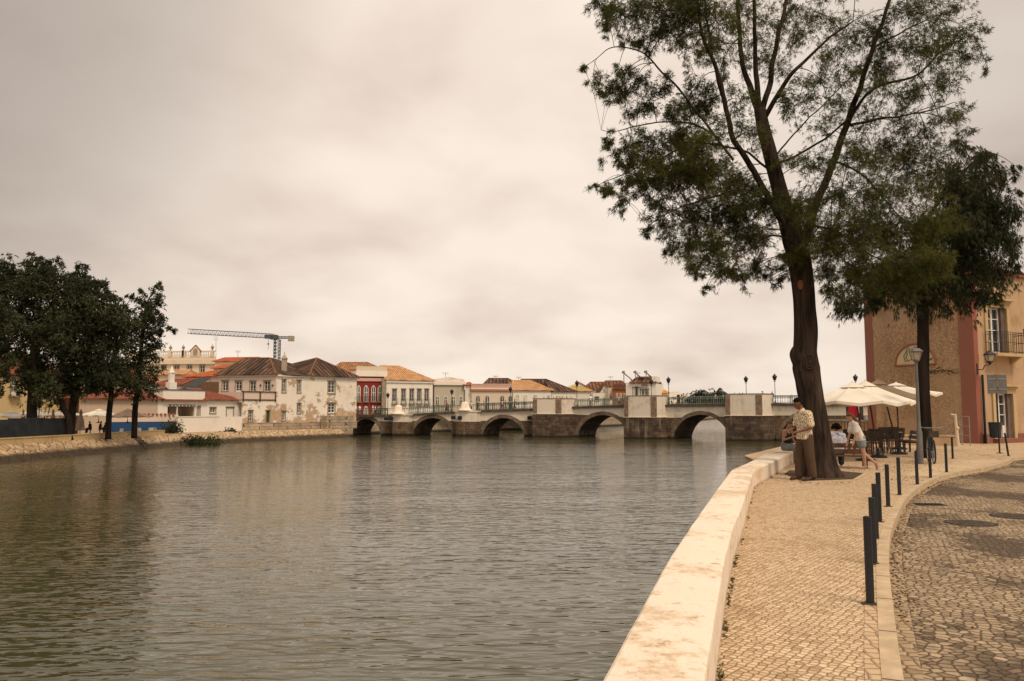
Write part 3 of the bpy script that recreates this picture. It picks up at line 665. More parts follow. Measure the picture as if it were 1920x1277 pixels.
# refuges (px: face-left, front-left, front-right, face-right, protrusion, top y, split y)
def plan(l0, l1, r1, r0, pr):
    A = bxy(l0)[0]; D = bxy(r0)[0]; n = Vector((bxy(r0)[1].y, -bxy(r0)[1].x))
    y1, y2 = bxy(l1)[0].y-pr, bxy(r1)[0].y-pr
    return [A-n*.3, Vector(XY(l1, y1)), Vector(XY(r1, y2)), D-n*.3]
def grow(P, k): c = sum(P, Vector((0, 0)))/len(P); return [c+(p-c)*(1+k/(p-c).length) for p in P]
for l0, l1, r1, r0, pr, yt, ys in ((1001, 1000, 1050, 1077, 2.6, 748, 776.5), (1171, 1171, 1229, 1250, 2.8, 743, 782.5), (1361, 1361, 1427, 1448, 2.9, 739.5, 779.5)):
    P = plan(l0, l1, r1, r0, pr); yy = P[1].y
    zs = 1.55-(ys-HOR)/FPX*yy; zt = 1.55-(yt-HOR)/FPX*yy
    MB().prism([tuple(p) for p in grow(P, .16)], -4, zs).build('refuge_base', STONE, bridge)
    mb = MB().prism([tuple(p) for p in P], zs, zt-1.05); Q = grow(P, -.3)
    for i in range(3): mb.prism([tuple(P[i]), tuple(P[i+1]), tuple(Q[i+1]), tuple(Q[i])], zt-1.05, zt)
    mb.build('refuge_wall', BWHITE, bridge)
    for i, wd in ((1, .62), (2, .72)):
        mb = MB()
        p = P[i]; a = (P[i-1]-p).normalized() if i == 2 else (P[2]-p).normalized(); c2 = Vector((a.y, -a.x)); c2 = c2 if c2.y < 0 else -c2
        mb.prism([tuple(p+c2*.05-a*.05), tuple(p+a*wd+c2*.05), tuple(p+a*wd-c2*.02), tuple(p-a*.05-c2*.02)], zs, zt-.1)
        if i == 2:
            b_ = (P[3]-p).normalized(); c3 = Vector((b_.y, -b_.x)); mb.prism([tuple(p+c3*.05), tuple(p+b_*.3+c3*.05), tuple(p+b_*.3-c3*.02), tuple(p-c3*.02)], zs, zt-.1)
        mb.build('corner_quoin', QUOIN, bridge)
    mb = MB()
    for i in range(3): 
        A_, B_ = grow(P, .09), grow(P, -.34); mb.prism([tuple(A_[i]), tuple(A_[i+1]), tuple(B_[i+1]), tuple(B_[i])], zt+.001, zt+.09)
    mb.build('refuge_coping', RING, bridge)
    mb = MB(); E = grow(P, .25); mb.prism([tuple(p) for p in E], zs+.002, zs+.07); mb.build('refuge_sill', PARA, bridge)
for l0, l1, r1, r0, x0, x1, xo, yo in ((731, 736, 768, 775, 730, 768, 747, 760), (848, 855, 895, 903, 850, 896, 872, 754)):
    P = plan(l0, l1, r1, r0, 1.5); zs = splz(l1)-.1
    MB().prism([tuple(p) for p in P], -4, zs).build('pier_base', STONEB, bridge)
    yy = P[1].y; zt = 1.55-(ip(xo, DK)-HOR)/FPX*yy
    MB().prism([tuple(p) for p in grow(P, -.1)], zs, zt-.15).build('pier_wall', BWHITE, bridge)
    mb = MB().prism([tuple(p) for p in grow(P, .15)], zt-.15, zt+.05); c = Vector(XY(xo, yy+.7)); zo = 1.55-(yo-HOR)/FPX*yy; h = zo-zt
    mb.build('pier_cap', PARA, bridge)
    MB().lathe([(1.5, 0), (1.0, h*.14), (.75, h*.3), (.62, h*.75), (.5, h*.92), (.2, h), (0.02, h*1.01)], (c.x, c.y, zt+.051), 14).build('scroll_finial', PARA, bridge, smooth=True)
# floodlights on the pier walls
for px, py in ((731.5, 785), (740, 785), (855, 783), (867, 783.5), (993, 783.5)):
    p, d = bxy(px); n = Vector((d.y, -d.x)); q = p+n*(.1 if px > 900 else 1.55); z = 1.55-(py-HOR)/FPX*q.y
    mb = MB(); mb.obox((q.x-.35, q.y-.3, z-.28), (.7, 0, 0), (0, .35, .1), (0, -.05, .5)); mb.build('floodlight', IRON, bridge)
# railings between refuges, both sides
def railing(x0, x1, back, mat):
    mb = MB(); L_ = (bxy(x1)[0]-bxy(x0)[0]).length; n = int(L_/.3); pr = .2 if not back else -.2; H = 1.12
    tp, bt, md = [], [], []
    for i in range(n+1):
        px = x0+(x1-x0)*i/n; z = deckz(px)
        if i % 8 == 0: mb.tube([P3(px, z, back, pr), P3(px, z+H+.12, back, pr)], .06, 6)
        elif not back:
            k_ = .9 if x0 < 1200 else .6
            mb.tube([P3(px, z+.1, back, pr), P3(px, z+.3, back, pr), P3(px, z+.55, back, pr), P3(px, z+.8, back, pr), P3(px, z+H, back, pr)], [.03*k_, .075*k_, .03*k_, .07*k_, .03*k_], 5, False)
        elif i % 2: mb.tube([P3(px, z+.1, back, pr), P3(px, z+H, back, pr)], .022, 4, False)
        if i % 4 == 0 or i == n: tp.append(P3(px, z+H, back, pr)); bt.append(P3(px, z+.12, back, pr)); md.append(P3(px, z+.88, back, pr))
    mb.tube(tp, .055, 6); mb.tube(bt, .04, 6); mb.tube(md, .025, 4)
    mb.build('railing', mat, bridge)
for x0, x1 in ((664, 729), (770, 849), (897, 999), (1079, 1169), (1252, 1360), (1449, 1655)):
    railing(x0, x1, 0, GIRON if x0 < 1070 else PIRON)
railing(662, 1655, 1, GIRON)
# lamps on the bridge
lamp = thing('bridge_lamp', '', 'street lamp')
MB().tube([(0, 0, 0), (0, 0, .35), (0, 0, .5), (0, 0, 3.2)], [.13, .11, .05, .04], 8).build('post', IRON, lamp)
mb = MB().lathe([(.05, 3.2), (.16, 3.3), (.2, 3.34), (.31, 3.75), (.36, 3.8), (.27, 3.92), (.1, 4.08), (.05, 4.2), (.0, 4.25)], (0, 0, 0), 8)
mb.tube([(-.2, 0, 3.15), (0, 0, 3.05), (.2, 0, 3.15)], .03, 5); ll = mb.build('lantern', IRON, lamp)
LB = [(1082, 0, 'lamp post on the bridge just right of the first tall refuge'), (1253.5, 0, 'lamp post on the bridge at the right corner of the middle refuge'), (1452.5, 0, 'lamp post on the bridge at the right corner of the last refuge'),
      (1222, 1, 'lamp post rising behind the middle refuge of the bridge'), (1400, 1, 'lamp post rising behind the last refuge of the bridge'), (847, 1, 'lamp post on the bridge in front of the low grey stone house'), (957, 1, 'lamp post on the bridge left of the house with the mixed orange and dark roof'), (1606, 1, 'lamp post on the bridge whose lantern shows just above the white parasol'), (727, 1, 'lamp post on the bridge right of the dark red house')]
for i, (px, bk, lab) in enumerate(LB):
    o = lamp if i == 0 else copy_tree(lamp); p = P3(px, deckz(px), 0, .1) if not bk else None
    if bk:
        p0 = bxy(px)[0]; y = p0.y+4.8; x, _ = XY(px, y); p = (x, y, deckz(px))
    o.location = p; o.scale = (1, 1, 1.0 if px > 1000 else .92); tag(o, lab, 'street lamp', 'lamp posts on the bridge')
# =================== left bank structures ===================
WTs = WT
def onbank(px, off):   # point on a line parallel to the bank edge, seen in column px
    P = offs(WL, off); k = (px-960)/FPX
    for a, b in zip(P[1:], P[2:]):
        a, b = Vector(a), Vector(b); d = b-a; den = d.x-k*d.y
        if abs(den) < 1e-9: continue
        t = (k*a.y-a.x)/den
        if -1e-6 <= t <= 1.0001: return a+d*t
    return Vector(XY(px, 60))
def lowwall(x0, x1, lab):
    A = onbank(x0, 2.1) if x0 > 0 else Vector(offs(WL, 2.1)[1]); B = onbank(x1, 2.1); F = Fr(A, B); mb = MB(); n = 6
    F.box(mb, 0, F.L, -1.5, -.98, -.4, 0); t = thing('parapet_wall', lab, 'wall', F.pt(F.L/2, -1.45)); mb.build('wall', QWALL, t)
    F.box(MB(), -.03, F.L+.03, -.979, -.90, -.45, .05).build('coping', QWALL, t)
lowwall(-1, 103.5, 'long low ochre parapet wall at the left edge, in front of the dark mesh fence')
lowwall(106, 242, 'low ochre parapet wall between the fence gap and the water stairs')
lowwall(249.5, 313, 'short low ochre parapet wall just right of the water stairs, before the blue painted wall')
# water stairs
t = thing('water_stairs', 'narrow dark stone steps cut down the sloping bank to the river', 'stairs', (*onbank(262, 1), -2.8))
a_, b_ = onbank(247, 2.2), onbank(277, -.1); sd_ = (onbank(290, 1)-onbank(262, 1)).normalized()
for k in range(7):
    p = a_.lerp(b_, (k+.5)/7); z = -1.5-(k)*.19
    MB().obox((p.x, p.y, z-.35), (sd_.x*1.3, sd_.y*1.3, 0), (.35, -.1, 0), (0, 0, .37)).build('step', CORN, t)
# mesh fence
t = thing('screen_fence', 'tall dark mesh screening fence standing behind the parapet under the left trees', 'fence', (*onbank(60, 3), -1.45))
xs = [-60, -20, 20, 58, 88, 129]
for a, b in zip(xs, xs[1:]):
    A, B = (onbank(max(a, 1), 3.1) if a > 0 else Vector(offs(WL, 3.1)[2])-Vector((0, 1))*(-a)*.12), (onbank(max(b, 1), 3.1) if b > 0 else Vector(offs(WL, 3.1)[2])-Vector((0, 1))*(-b)*.12)
    F = Fr(A, B); F.box(MB(), .03, F.L-.03, -1.4, .72+.06*math.sin(a), -.03, .03).build('screen_panel', MESH, t)
    MB().tube([F.pt(0, -1.45), F.pt(0, .82)], .05, 6).build('post', IRON, t)
# =================== buildings ===================
lb = 'houses along the far bank'
# H1 white peeling waterside house, two river faces and an upper terrace front
pA, pB, pC, pD, pT = XY(407, 122.5), XY(517, 120), XY(574, 124.5), XY(668, 131.5), XY(455, 115.4)
t = thing('waterside_house', 'large white waterside house with peeling plaster and dark old roofs beside the bridge', 'house', (pC[0]-4, pC[1]+4, -1.45))
ze = 6.85
def face(A, B, z0, z1, wins, mat, nm='wall'):
    F = Fr(A, B); hs = [(*F.rect(*w_[:4]), w_[4]) for w_ in wins]; mb = MB(); F.wall(mb, 0, F.L, z0, z1, hs); mb.build(nm, mat, t)
    for h in hs: window(F, t, *h[:5], name='door' if h[4] == 'green' else 'window')
    return F
FU = face(pA, pB, -1.45, ze, [(417, 714.5, 427.5, 733, 'sash'), (442, 715, 453, 736, 'door'), (469, 715, 479, 737, 'door'), (495.5, 715, 506, 737, 'door')], PINKW)
F1 = face(pB, pC, -.35, ze, [(529, 712.5, 535.5, 735, 'sash'), (557.5, 714, 563.5, 735.5, 'sash'), (529, 771.5, 534.5, 788, 'sash'), (557.5, 757, 563.5, 774.5, 'sash')], OLDW)
F2 = face(pC, pD, -.35, ze, [(615.5, 716, 627.5, 736.5, 'sash'), (615.5, 757, 627.5, 774, 'sash')], OLDW)
FT = face(pT, pB, -.35, 3.05, [(466, 770.5, 473, 790, 'sash'), (499, 770.5, 505, 801.5, 'green')], OLDW)
mb = MB()
for F in (FT, F1, F2): F.box(mb, 0, F.L, -1.5, -.35, -.3, .25)
mb.build('stone_plinth', RUBBLE, t)
pE = (pD[0]-5, pD[1]+9); pG = (pA[0]-3, pA[1]+12)
mb = MB(); Fr(pD, pE).box(mb, 0, Fr(pD, pE).L, -1.4, ze, -.3, 0); F = Fr(pE, pG); F.box(mb, 0, F.L, -1.4, ze, -.3, 0); F = Fr(pG, pA); F.box(mb, 0, F.L, -1.4, ze, -.3, 0); mb.build('rear_wall', WHITE, t)
# terrace
Fb = Fr(XY(407, 119.6), pT); mb = MB(); mb.prism([pT, pB, pA, XY(395, 119)], 2.85, 3.05); mb.build('terrace_floor', CONC, t)
mb = MB(); FT.box(mb, .05, FT.L-.05, 3.06, 4.1, -.15, 0); Fq = Fr(XY(408, 118.3), pT); Fq.box(mb, 0, Fq.L, 2.6, 4.1, -.2, 0); mb.build('terrace_parapet', PINKW, t)
mb = MB(); FT.box(mb, -.15, FT.L, 4.1, 4.24, -.25, .12); FT.box(mb, -.15, FT.L, 2.9, 3.05, .01, .12)
for u in (0, FT.L*.5, FT.L-.15): FT.box(mb, u-.07, u+.09, 2.7, 4.1, .01, .14)
mb.build('terrace_rail', CORN, t)
# roofs: long left hip + right hip with peak
mb = MB(); ov = .45
eA, eB, eC, eD = (FU.pt(-.5, ze, ov), FU.pt(FU.L+.1, ze, ov), F1.pt(F1.L, ze, ov), F2.pt(F2.L+.4, ze, ov))
r1, r2 = W(459, 671.5, 127.5), W(506, 671.5, 126); pk = W(594, 671.5, 131.5); vl = W(547, 683, 131); bk1 = Vector((pG[0]-1, pG[1], ze)); bk2 = Vector((pE[0]+.5, pE[1]+1, ze)); d2 = W(520, 677, 134)
roofface(mb, [eA, eB, r2, r1], eA, eB); roofface(mb, [eB, eC, vl, r2], eB, eC)
roofface(mb, [eC, pk, vl], eC, vl); roofface(mb, [eC, eD, pk], eC, eD); roofface(mb, [eD, bk2, pk], eD, bk2)
roofface(mb, [bk2, bk1, vl, pk], bk2, bk1); roofface(mb, [bk1, r1, r2, vl], bk1, r1); roofface(mb, [bk1, eA, r1], bk1, eA)
dz = Vector((0, 0, .14))
for p, q in ((eA, eB), (eB, eC), (eC, eD)): mb.face([p-dz, q-dz, q, p])
mb.build('roof', T_DARK, t)
mb = MB()
for p, q in ((eA, r1), (r1, r2), (r2, eB), (r2, vl), (vl, pk), (pk, eC), (pk, eD)): mb.tube([p, q], .14, 6)
mb.build('ridge_tiles', T_BROWN, t)
mb = MB()
for F, e in ((FU, 0), (F1, 0), (F2, .3)): F.box(mb, 0, F.L+e, ze-.28, ze-.05, .002, .3)
mb.build('eaves_cornice', WHITE, t)
c = W(533, 690, 124); mb = MB().box(c.x-.35, c.x+.35, c.y-.3, c.y+.3, c.z-1, c.z+1.4); mb.box(c.x-.45, c.x+.45, c.y-.4, c.y+.4, c.z+1.4, c.z+1.55)
mb.lathe([(.4, 1.55), (.3, 1.85), (.08, 2.1), (.05, 2.5)], c, 8); mb.build('chimney', plaster('old_chimney_plaster', (.42, .35, .27), amt=.5), t)
F = FU
for px in (489, 511.5): a, b, c_, d = F.rect(px-1, 721, px+1, 724); F.box(MB(), a, b, c_, d, .01, .2).build('lamp', IRON, t)
# rubble buttress at the bridge end
Fz = Fr(XY(606, 125.6), XY(655, 130.2)); tag(Fz.box(MB(), 0, Fz.L, -3, .55, -.5, .9).build('stone_buttress', RUBBLE), 'pale rubble masonry block at the foot of the white house where the bridge begins', 'wall')
# long low building (left) + garden wall
tA, tB = XY(150, 97), XY(456, 117)
F0 = Fr(tA, tB); LW = [(314, 758.5, 366, 781, 'open'), (370, 763, 374.5, 781, 'sash'), (394, 765, 404, 774, 'sash'), (425, 765, 437, 781.5, 'blind')]
t = thing('low_house', 'long single storey white building with low dull red roof left of the peeling house', 'house', F0.pt(F0.L/2, -1.45, -3))
hs = [(*F0.rect(*w_[:4]), w_[4]) for w_ in LW]; mb = MB(); F0.wall(mb, F0.uz(296, 760)[0], F0.L, -1.45, 2.95, hs); mb.build('wall', WHITE, t)
mb = MB(); F0.wall(mb, 0, F0.uz(296, 760)[0]-.002, -1.45, 2.95, []); mb.build('tan_wall', TANR, t)  # left stretch of the front wall, in tan render
for h in hs[1:]: window(F0, t, *h[:5])
h = hs[0]; mb = MB(); F0.box(mb, h[0]-.2, h[1]+.2, h[2]-.1, h[3]+.2, -3.2, -3.0); F0.box(mb, h[1], h[1]+.15, h[2], h[3]+.2, -3, -.3); F0.box(mb, h[0]-.2, h[0], h[2], h[3]+.2, -3, -.3); F0.box(mb, h[0], h[1], h[2]-.15, h[2]-.02, -3, -.02); mb.build('veranda_recess', TANR, t)
mb = MB(); F0.box(mb, h[0]+.6, h[0]+2.2, h[2], h[3]-.3, -2.98, -2.9); mb.build('veranda_door', GLASS, t)
mb = MB()
for k in range(9): u = h[0]+(h[1]-h[0])*k/8; F0.box(mb, u-.05, u+.05, h[3]-.25, h[3]-.1, -2.8, .25)
for k in (0, .36, 1): u = h[0]+(h[1]-h[0])*k; F0.box(mb, u-.08, u+.08, h[2]-.1, h[3]-.1, -.25, -.1)
mb.build('pergola', WTRIM, t)
for u0, u1, nm in ((0, F0.uz(304, 749)[0], 'a'), (F0.uz(384, 749)[0], F0.L, 'b')):
    mb = MB(); zr = 4.25 if nm == 'a' else 4.75; e0, e1 = F0.pt(u0-.2, 2.96, .45), F0.pt(u1+.3, 2.96, .45)
    p, q = F0.pt(u0+(2.5 if nm == 'a' else -.2), zr, -4.5), F0.pt(u1-(0 if nm == 'a' else 5.5), zr, -4.5); g_, h_ = F0.pt(u0-.2, 2.96, -9), F0.pt(u1+.3, 2.96, -9)
    roofface(mb, [e0, e1, q, p], e0, e1); roofface(mb, [h_, g_, p, q], h_, g_); roofface(mb, [e1, h_, q], e1, h_); roofface(mb, [g_, e0, p], g_, e0)
    mb.face([e0-Vector((0, 0, .12)), e1-Vector((0, 0, .12)), e1, e0]); mb.build('roof', T_DRED, t)
ua, ub = F0.uz(306, 740)[0], F0.uz(384.5, 740)[0]
F0.box(MB(), ua, ub, 2.7, 4.15, -4.5, -.02).build('flat_roof_parapet', WHITE, t); F0.box(MB(), ua-.1, ub+.05, 4.151, 4.27, -4.6, .08).build('parapet_cap', basic('slate_blue_cap', (.07, .10, .14), .7), t)
mb = MB(); F0.box(mb, ua-.2, ub+.2, 2.72, 2.94, -.01, .5); mb.build('tile_eave', T_DRED, t)
uc = F0.uz(338.5, 735)[0]; mb = MB(); F0.box(mb, uc-.55, uc+.55, 4.2, 5.3, -2.6, -1.7); F0.box(mb, uc-.32, uc+.32, 5.3, 6.6, -2.4, -1.9); o_ = F0.pt(uc, 6.6, -2.15)
mb.lathe([(.42, 0), (.34, .15), (.05, .9)], o_, 10); mb.build('chimney', WHITE, t)
us = F0.uz(360, 740)[0]; mb = MB().obox(F0.pt(us-1.2, 4.3, -1.2), F0.d*1.4, F0.n*.1-F0.d*.0+Vector((0, 0, .0))+F0.n*.9, Vector((0, 0, .06))); mb.build('skylight', basic('bright_blue_panel', (.02, .14, .4), .3), t)
# barrel-roofed dormer shed behind
Fd = Fr(XY(296, 108), XY(322, 109)); dt = thing('gabled_shed', 'small white gabled roof dormer with red tiles behind the low building', 'shed', Fd.pt(1, 2.9))
hh_ = Z(728, 108.5); mb = MB(); mb.slab([Fd.pt(0, 3), Fd.pt(Fd.L, 3), Fd.pt(Fd.L, hh_-.7), Fd.pt(Fd.L/2, hh_+.1), Fd.pt(0, hh_-.7)], -Fd.n*3); mb.build('wall', WHITE, dt)
mb = MB()
for s_ in (0, 1):
    a_ = Fd.pt(Fd.L/2, hh_+.15, .3); b_ = Fd.pt(-.4 if s_ == 0 else Fd.L+.4, hh_-.95, .3); roofface(mb, [b_, a_, a_-Fd.n*3.6, b_-Fd.n*3.6], b_, b_-Fd.n*3.6); mb.face([b_, a_, a_-Vector((0, 0, .15)), b_-Vector((0, 0, .15))])
mb.build('roof', T_DRED, dt)
mb = MB()
for q in ((.5, 1.1), (1.7, 2.3)): Fd.box(mb, q[0]*Fd.L/2.8, q[1]*Fd.L/2.8, hh_-1.5, hh_-1.0, -.02, .03)
mb.build('window', GLASS, dt)
# white garden wall with blue base
gA, gB = XY(334.5, 104.5), pT; Fg = Fr(gA, gB); t = thing('garden_wall', 'tall white garden wall above the bank in front of the low building', 'wall', Fg.pt(Fg.L/2, -1.45))
Fg.box(MB(), 0, Fg.L, -1.6, .55, -.3, 0).build('wall', WHITE, t); Fg.box(MB(), -.1, Fg.L*.62, .551, .66, -.35, .06).build('coping', WTRIM, t)
MB().slab([Fg.pt(Fg.L-1.2, -1.5, .003), Fg.pt(Fg.L, -2.4, .003), Fg.pt(Fg.L, .4, .003)], -Fg.n*.3).build('wall_toe', WHITE, t)
bA = XY(196, 99.6); Fb_ = Fr(bA, XY(335, 105)); t = thing('terrace_wall', 'terrace wall with white top, blue painted base and tile coping behind the cafe parasols', 'wall', Fb_.pt(Fb_.L/2, -1.45))
Fb_.box(MB(), 0, Fb_.L, .0, .9, -.3, -.05).build('upper_wall', PINKW, t); Fb_.box(MB(), 0, Fb_.L, -1.5, -.001, -.3, 0).build('painted_base', BLUE, t)
mb = MB()
for k in range(int(Fb_.L/.5)): mb.tube([Fb_.pt(k*.5+.2, .95, -.35), Fb_.pt(k*.5+.2, .9, .12)], .14, 6)
mb.build('tile_coping', T_DRED, t)
# yellow and pink houses behind the left trees
t, F = house('yellow_house', 'tall yellow rendered house with white shuttered balcony window behind the left trees', 'house', XY(-130, 84), XY(112, 98), -1.45, 5.6, 8, YELLOW, [(21, 709, 32, 741, 'door'), (84, 715, 94, 741, 'sash'), (-20, 709, -9, 741, 'door')], (8.3, 4, 14, T_DRED), group=lb)
b_ = F.rect(15, 741, 36, 744); balcony(F, t, b_[0], b_[1], b_[2]+.1, 1.2, .6, basic('white_balcony_iron', (.6, .55, .45)))
house('pink_house', 'pale pink house partly hidden between the yellow house and the low building', 'house', XY(113, 99), XY(154, 102), -1.45, 3.3, 6, PINK, [], (5.0, 1, 2, T_DRED), group=lb)
house('white_house', 'white upper house wall glimpsed through the left tree crowns behind the low red roof', 'house', XY(152, 116), XY(290, 122), -1.45, 6.0, 8, WHITE, [(165, 722, 172, 732, 'sash')], (8, 3, 7, T_RED), group=lb)
# palace with balustrade
t, F = house('balustraded_palace', 'cream palace with stone balustrade, urns and small gable on its roof, behind red roofs', 'house', XY(230, 178), XY(401, 176), .4, Z(680, 176), 14, CREAM, [(x-4.3, 684.5, x+4.3, 706, 'sash') for x in (259, 283, 307, 331, 355, 379)], None, group=lb)
zt = Z(668.5, 176); z0 = Z(680, 176); F.box(MB(), -.2, F.L+.2, z0-.3, z0+.55, -.2, .5).build('cornice', CREAM, t)
F.box(MB(), 0, F.L, z0+.55, zt, -.3, .15).build('frieze', CREAM, t)
zb = Z(658.5, 176); mb = MB(); n = int(F.L/.42)
for i in range(n): mb.lathe([(.1, 0), (.15, (zb-zt)*.3), (.06, (zb-zt)*.7), (.1, zb-zt-.1)], F.pt(.2+i*.42, zt, 0), 6)
F.box(mb, 0, F.L, zb-.12, zb+.12, -.15, .2)
for px in (251, 275, 319, 343, 345, 398): u = F.uz(px, 663)[0]; F.box(mb, u-.35, u+.35, zt, zb+.2, -.25, .3)
mb.build('balustrade', CREAM, t)
for px in (319.5, 343.5, 398): MB().lathe([(.2, 0), (.12, .25), (.38, .6), (.3, .85), (.08, 1.1), (.02, 1.4)], F.pt(F.uz(px, 663)[0], zb+.2, 0), 8).build('urn', TRIM, t)
u = F.uz(367.5, 655)[0]; zg = Z(648, 176); mb = MB(); mb.slab([F.pt(u-1.0, zt, .25), F.pt(u+1.0, zt, .25), F.pt(u+1.0, zg-1, .25), F.pt(u, zg, .25), F.pt(u-1.0, zg-1, .25)], -F.n*.6)
gb = mb.build('gable', CREAM, t); MB().slab(archpts(F, u-.45, u+.45, zt+.3, zg-.6, .26), F.n*.05).build('niche', TRIM, gb)
mb = MB()
for s_ in (-1, 1): mb.tube([F.pt(u, zg+.12, .2), F.pt(u+s_*1.35, zg-1.3, .2)], .14, 4)
mb.build('gable_moulding', T_BROWN, gb)
# roofs in between
def roofhouse(name, label, px0, px1, Y0, Y1, ye, yr, rx0, rx1, wallm, rm, dep=8, z0=.4, wins=(), nr=None, cat='house', corn=None):
    A, B = XY(px0, Y0), XY(px1, Y1); zE = Z(ye, (Y0+Y1)/2); F = Fr(A, B); zR = Z(yr, (Y0+Y1)/2+dep/2)
    k = lambda x: F.L*(x-px0)/(px1-px0)
    return house(name, label, cat, A, B, z0, zE, dep, wallm, wins, (zR, k(rx0), k(rx1), rm), group=lb, corn=corn)
roofhouse('red_roofed_house', 'house with two bright red tile roof bands right of the balustraded palace', 400, 470, 166, 164, 677, 670.5, 402, 468, CREAM, T_RED, 6)
roofhouse('red_roofed_house', 'lower bright red tiled roof in front of the palace, left of the peeling house', 345, 409, 134, 131, 706, 696, 360, 398, PINKW, T_RED, 8)
roofhouse('tan_roofed_house', 'pale orange tiled roof directly below the palace windows', 290, 342, 150, 149, 702, 694, 292, 340, TANR, T_TAN, 5)
roofhouse('red_roofed_house', 'dull red roof with white edge left of the white chimney of the low building', 286, 336, 127, 126, 722, 711, 288, 334, WHITE, T_DRED, 8)
roofhouse('red_roofed_house', 'small red tiled roof between the palace and the long dark roof', 398, 455, 150, 148, 690, 684, 400, 452, TANR, T_RED, 4)
F = Fr(XY(343, 120), XY(396, 119)); mb = MB(); q = [W(341, 724, 120), W(373, 709, 124), W(394, 708.5, 123), W(369, 726, 119)]; mb.slab(q, (0, 0, -.08)); t = thing('tarpaulin_canopy', 'dark green sloping tarpaulin canopy below the bright red roof', 'canopy', q[0])
mb.build('sheet', TARP, t); mb = MB()
for p in q: mb.tube([(p.x, p.y, 3), p], .06, 5)
mb.build('pole', WOOD, t)
F = Fr(XY(375, 119.5), XY(408, 118.9)); tag(F.box(MB(), 0, F.L, 3, Z(716, 119), -.15, 0).build('wooden_screen', WOOD), 'brown wooden screen wall beside the dark green canopy', 'screen')
# H2 dark red house
t, F = house('dark_red_house', 'dark red house with white pointed arch windows beside the left end of the bridge', 'house', XY(668, 149), XY(722, 151), .5, Z(706, 150), 8, REDW,
  [(669, 722.5, 676, 752, 'parch'), (682, 722.5, 690.5, 753, 'parch'), (696, 722.5, 704, 753, 'parch'), (708, 722.5, 716.5, 753, 'parch'), (682, 761, 690, 777, 'parch'), (707, 761, 715, 777, 'parch')], None, group=lb)
for x in (671.5, 686, 700, 712.5): b_ = F.rect(x-5.5, 745, x+5.5, 753); balcony(F, t, b_[0], b_[1], b_[2], .95, .4)
zc = Z(706, 150); F.box(MB(), -.2, F.L+.2, zc-.9, zc-.3, .002, .2).build('pink_band', PINK, t); F.box(MB(), -.2, F.L+.3, zc, zc+1.0, -8, .35).build('cornice', WHITE, t); F.box(MB(), -.1, F.L+.2, zc+1.001, zc+1.9, -.4, .2).build('parapet', CREAM, t)
roofhouse('brown_roofed_house', 'weathered orange-brown tiled roof rising behind the dark red house', 614, 722, 160, 160, 697.5, 679.5, 628, 678, CREAM, T_TAN if False else tiles('mottled_orange_tiles', (.36, .17, .08), (.5, .28, .14), moss=(.07, .045, .03), mossamt=.75, pitch=.45, row=.6), 10)
# H3 white house, tan roof
t, F = roofhouse('tan_roofed_house', 'white house with five tall windows and a pale orange hipped roof facing the bridge', 724, 811, 150, 155, 713, 687, 735, 770, WHITE, T_TAN, 12, .5,
  [(x-3.4, 730, x+3.4, 757, 'door') for x in (739.5, 756.5, 772, 786, 800)], corn=(.5, WTRIM))
for x in (739.5, 756.5, 772, 786, 800): b_ = F.rect(x-6, 748, x+6, 757); balcony(F, t, b_[0], b_[1], b_[2], .95, .4)
F.box(MB(), -.9, -.1, .5, Z(710, 150), -.3, .15).build('corner_pilaster', TRIM, t)
# H4 grey stone low house
t, F = house('grey_stone_house', 'low grey stone fronted house with white arched windows and plain white attic', 'house', XY(814, 156), XY(871, 158), .5, Z(722, 157), 8, plaster('grey_stonework', (.50, .44, .34), amt=.3),
  [(x-3.6, 742, x+3.6, 759, 'garch') for x in (820, 835.5, 850, 864)], None, group=lb)
zc = Z(722, 157); F.box(MB(), -.2, F.L+.2, zc, zc+.7, -8, .3).build('cornice', WHITE, t); F.box(MB(), 0, F.L, zc+.7, zc+1.15, -6, -.2).build('attic', BWHITE, t)
mb = MB(); mb.slab([F.pt(0, zc+1.15, -.5), F.pt(F.L, zc+1.15, -.5), F.pt(F.L*.5, zc+1.6, -.5)], -F.n*5); mb.build('low_gable', BWHITE, t)
# H5 cream house with orange parapet
t, F = house('cream_house', 'cream single storey house with dark arched doors and orange balustraded parapet', 'house', XY(884, 157), XY(960, 159), .5, Z(733, 158), 9, CREAM,
  [(x-3.7, 742, x+3.7, 768, 'arch', dict(gmat=GLASS)) for x in (896, 913.5, 941.5, 957)], None, group=lb)
zc = Z(733, 158); F.box(MB(), -.2, F.L+.2, zc, zc+.35, -9, .3).build('cornice', T_BROWN if False else BRICK, t); F.box(MB(), -.1, F.L+.1, zc+.35, zc+.55, -.4, .25).build('white_band', WTRIM, t); F.box(MB(), -.1, F.L+.1, zc+.55, zc+1.25, -.35, .15).build('parapet', PINK, t); F.box(MB(), -.1, F.L+.1, zc+1.25, zc+1.4, -.4, .22).build('coping', PINKW, t)
house('side_wall_house', 'narrow white gable end with small red roof between the grey stone and cream houses', 'house', XY(872, 157.5), XY(883, 157.5), .5, Z(722, 158), 6, WHITE, [], (Z(716.5, 158), .4, .8, T_RED), group=lb)
roofhouse('dark_roofed_house', 'dark old hipped roof behind the cream house with the orange parapet', 900, 985, 172, 172, 729, 709.5, 915, 952, WHITE, T_DARK, 14)
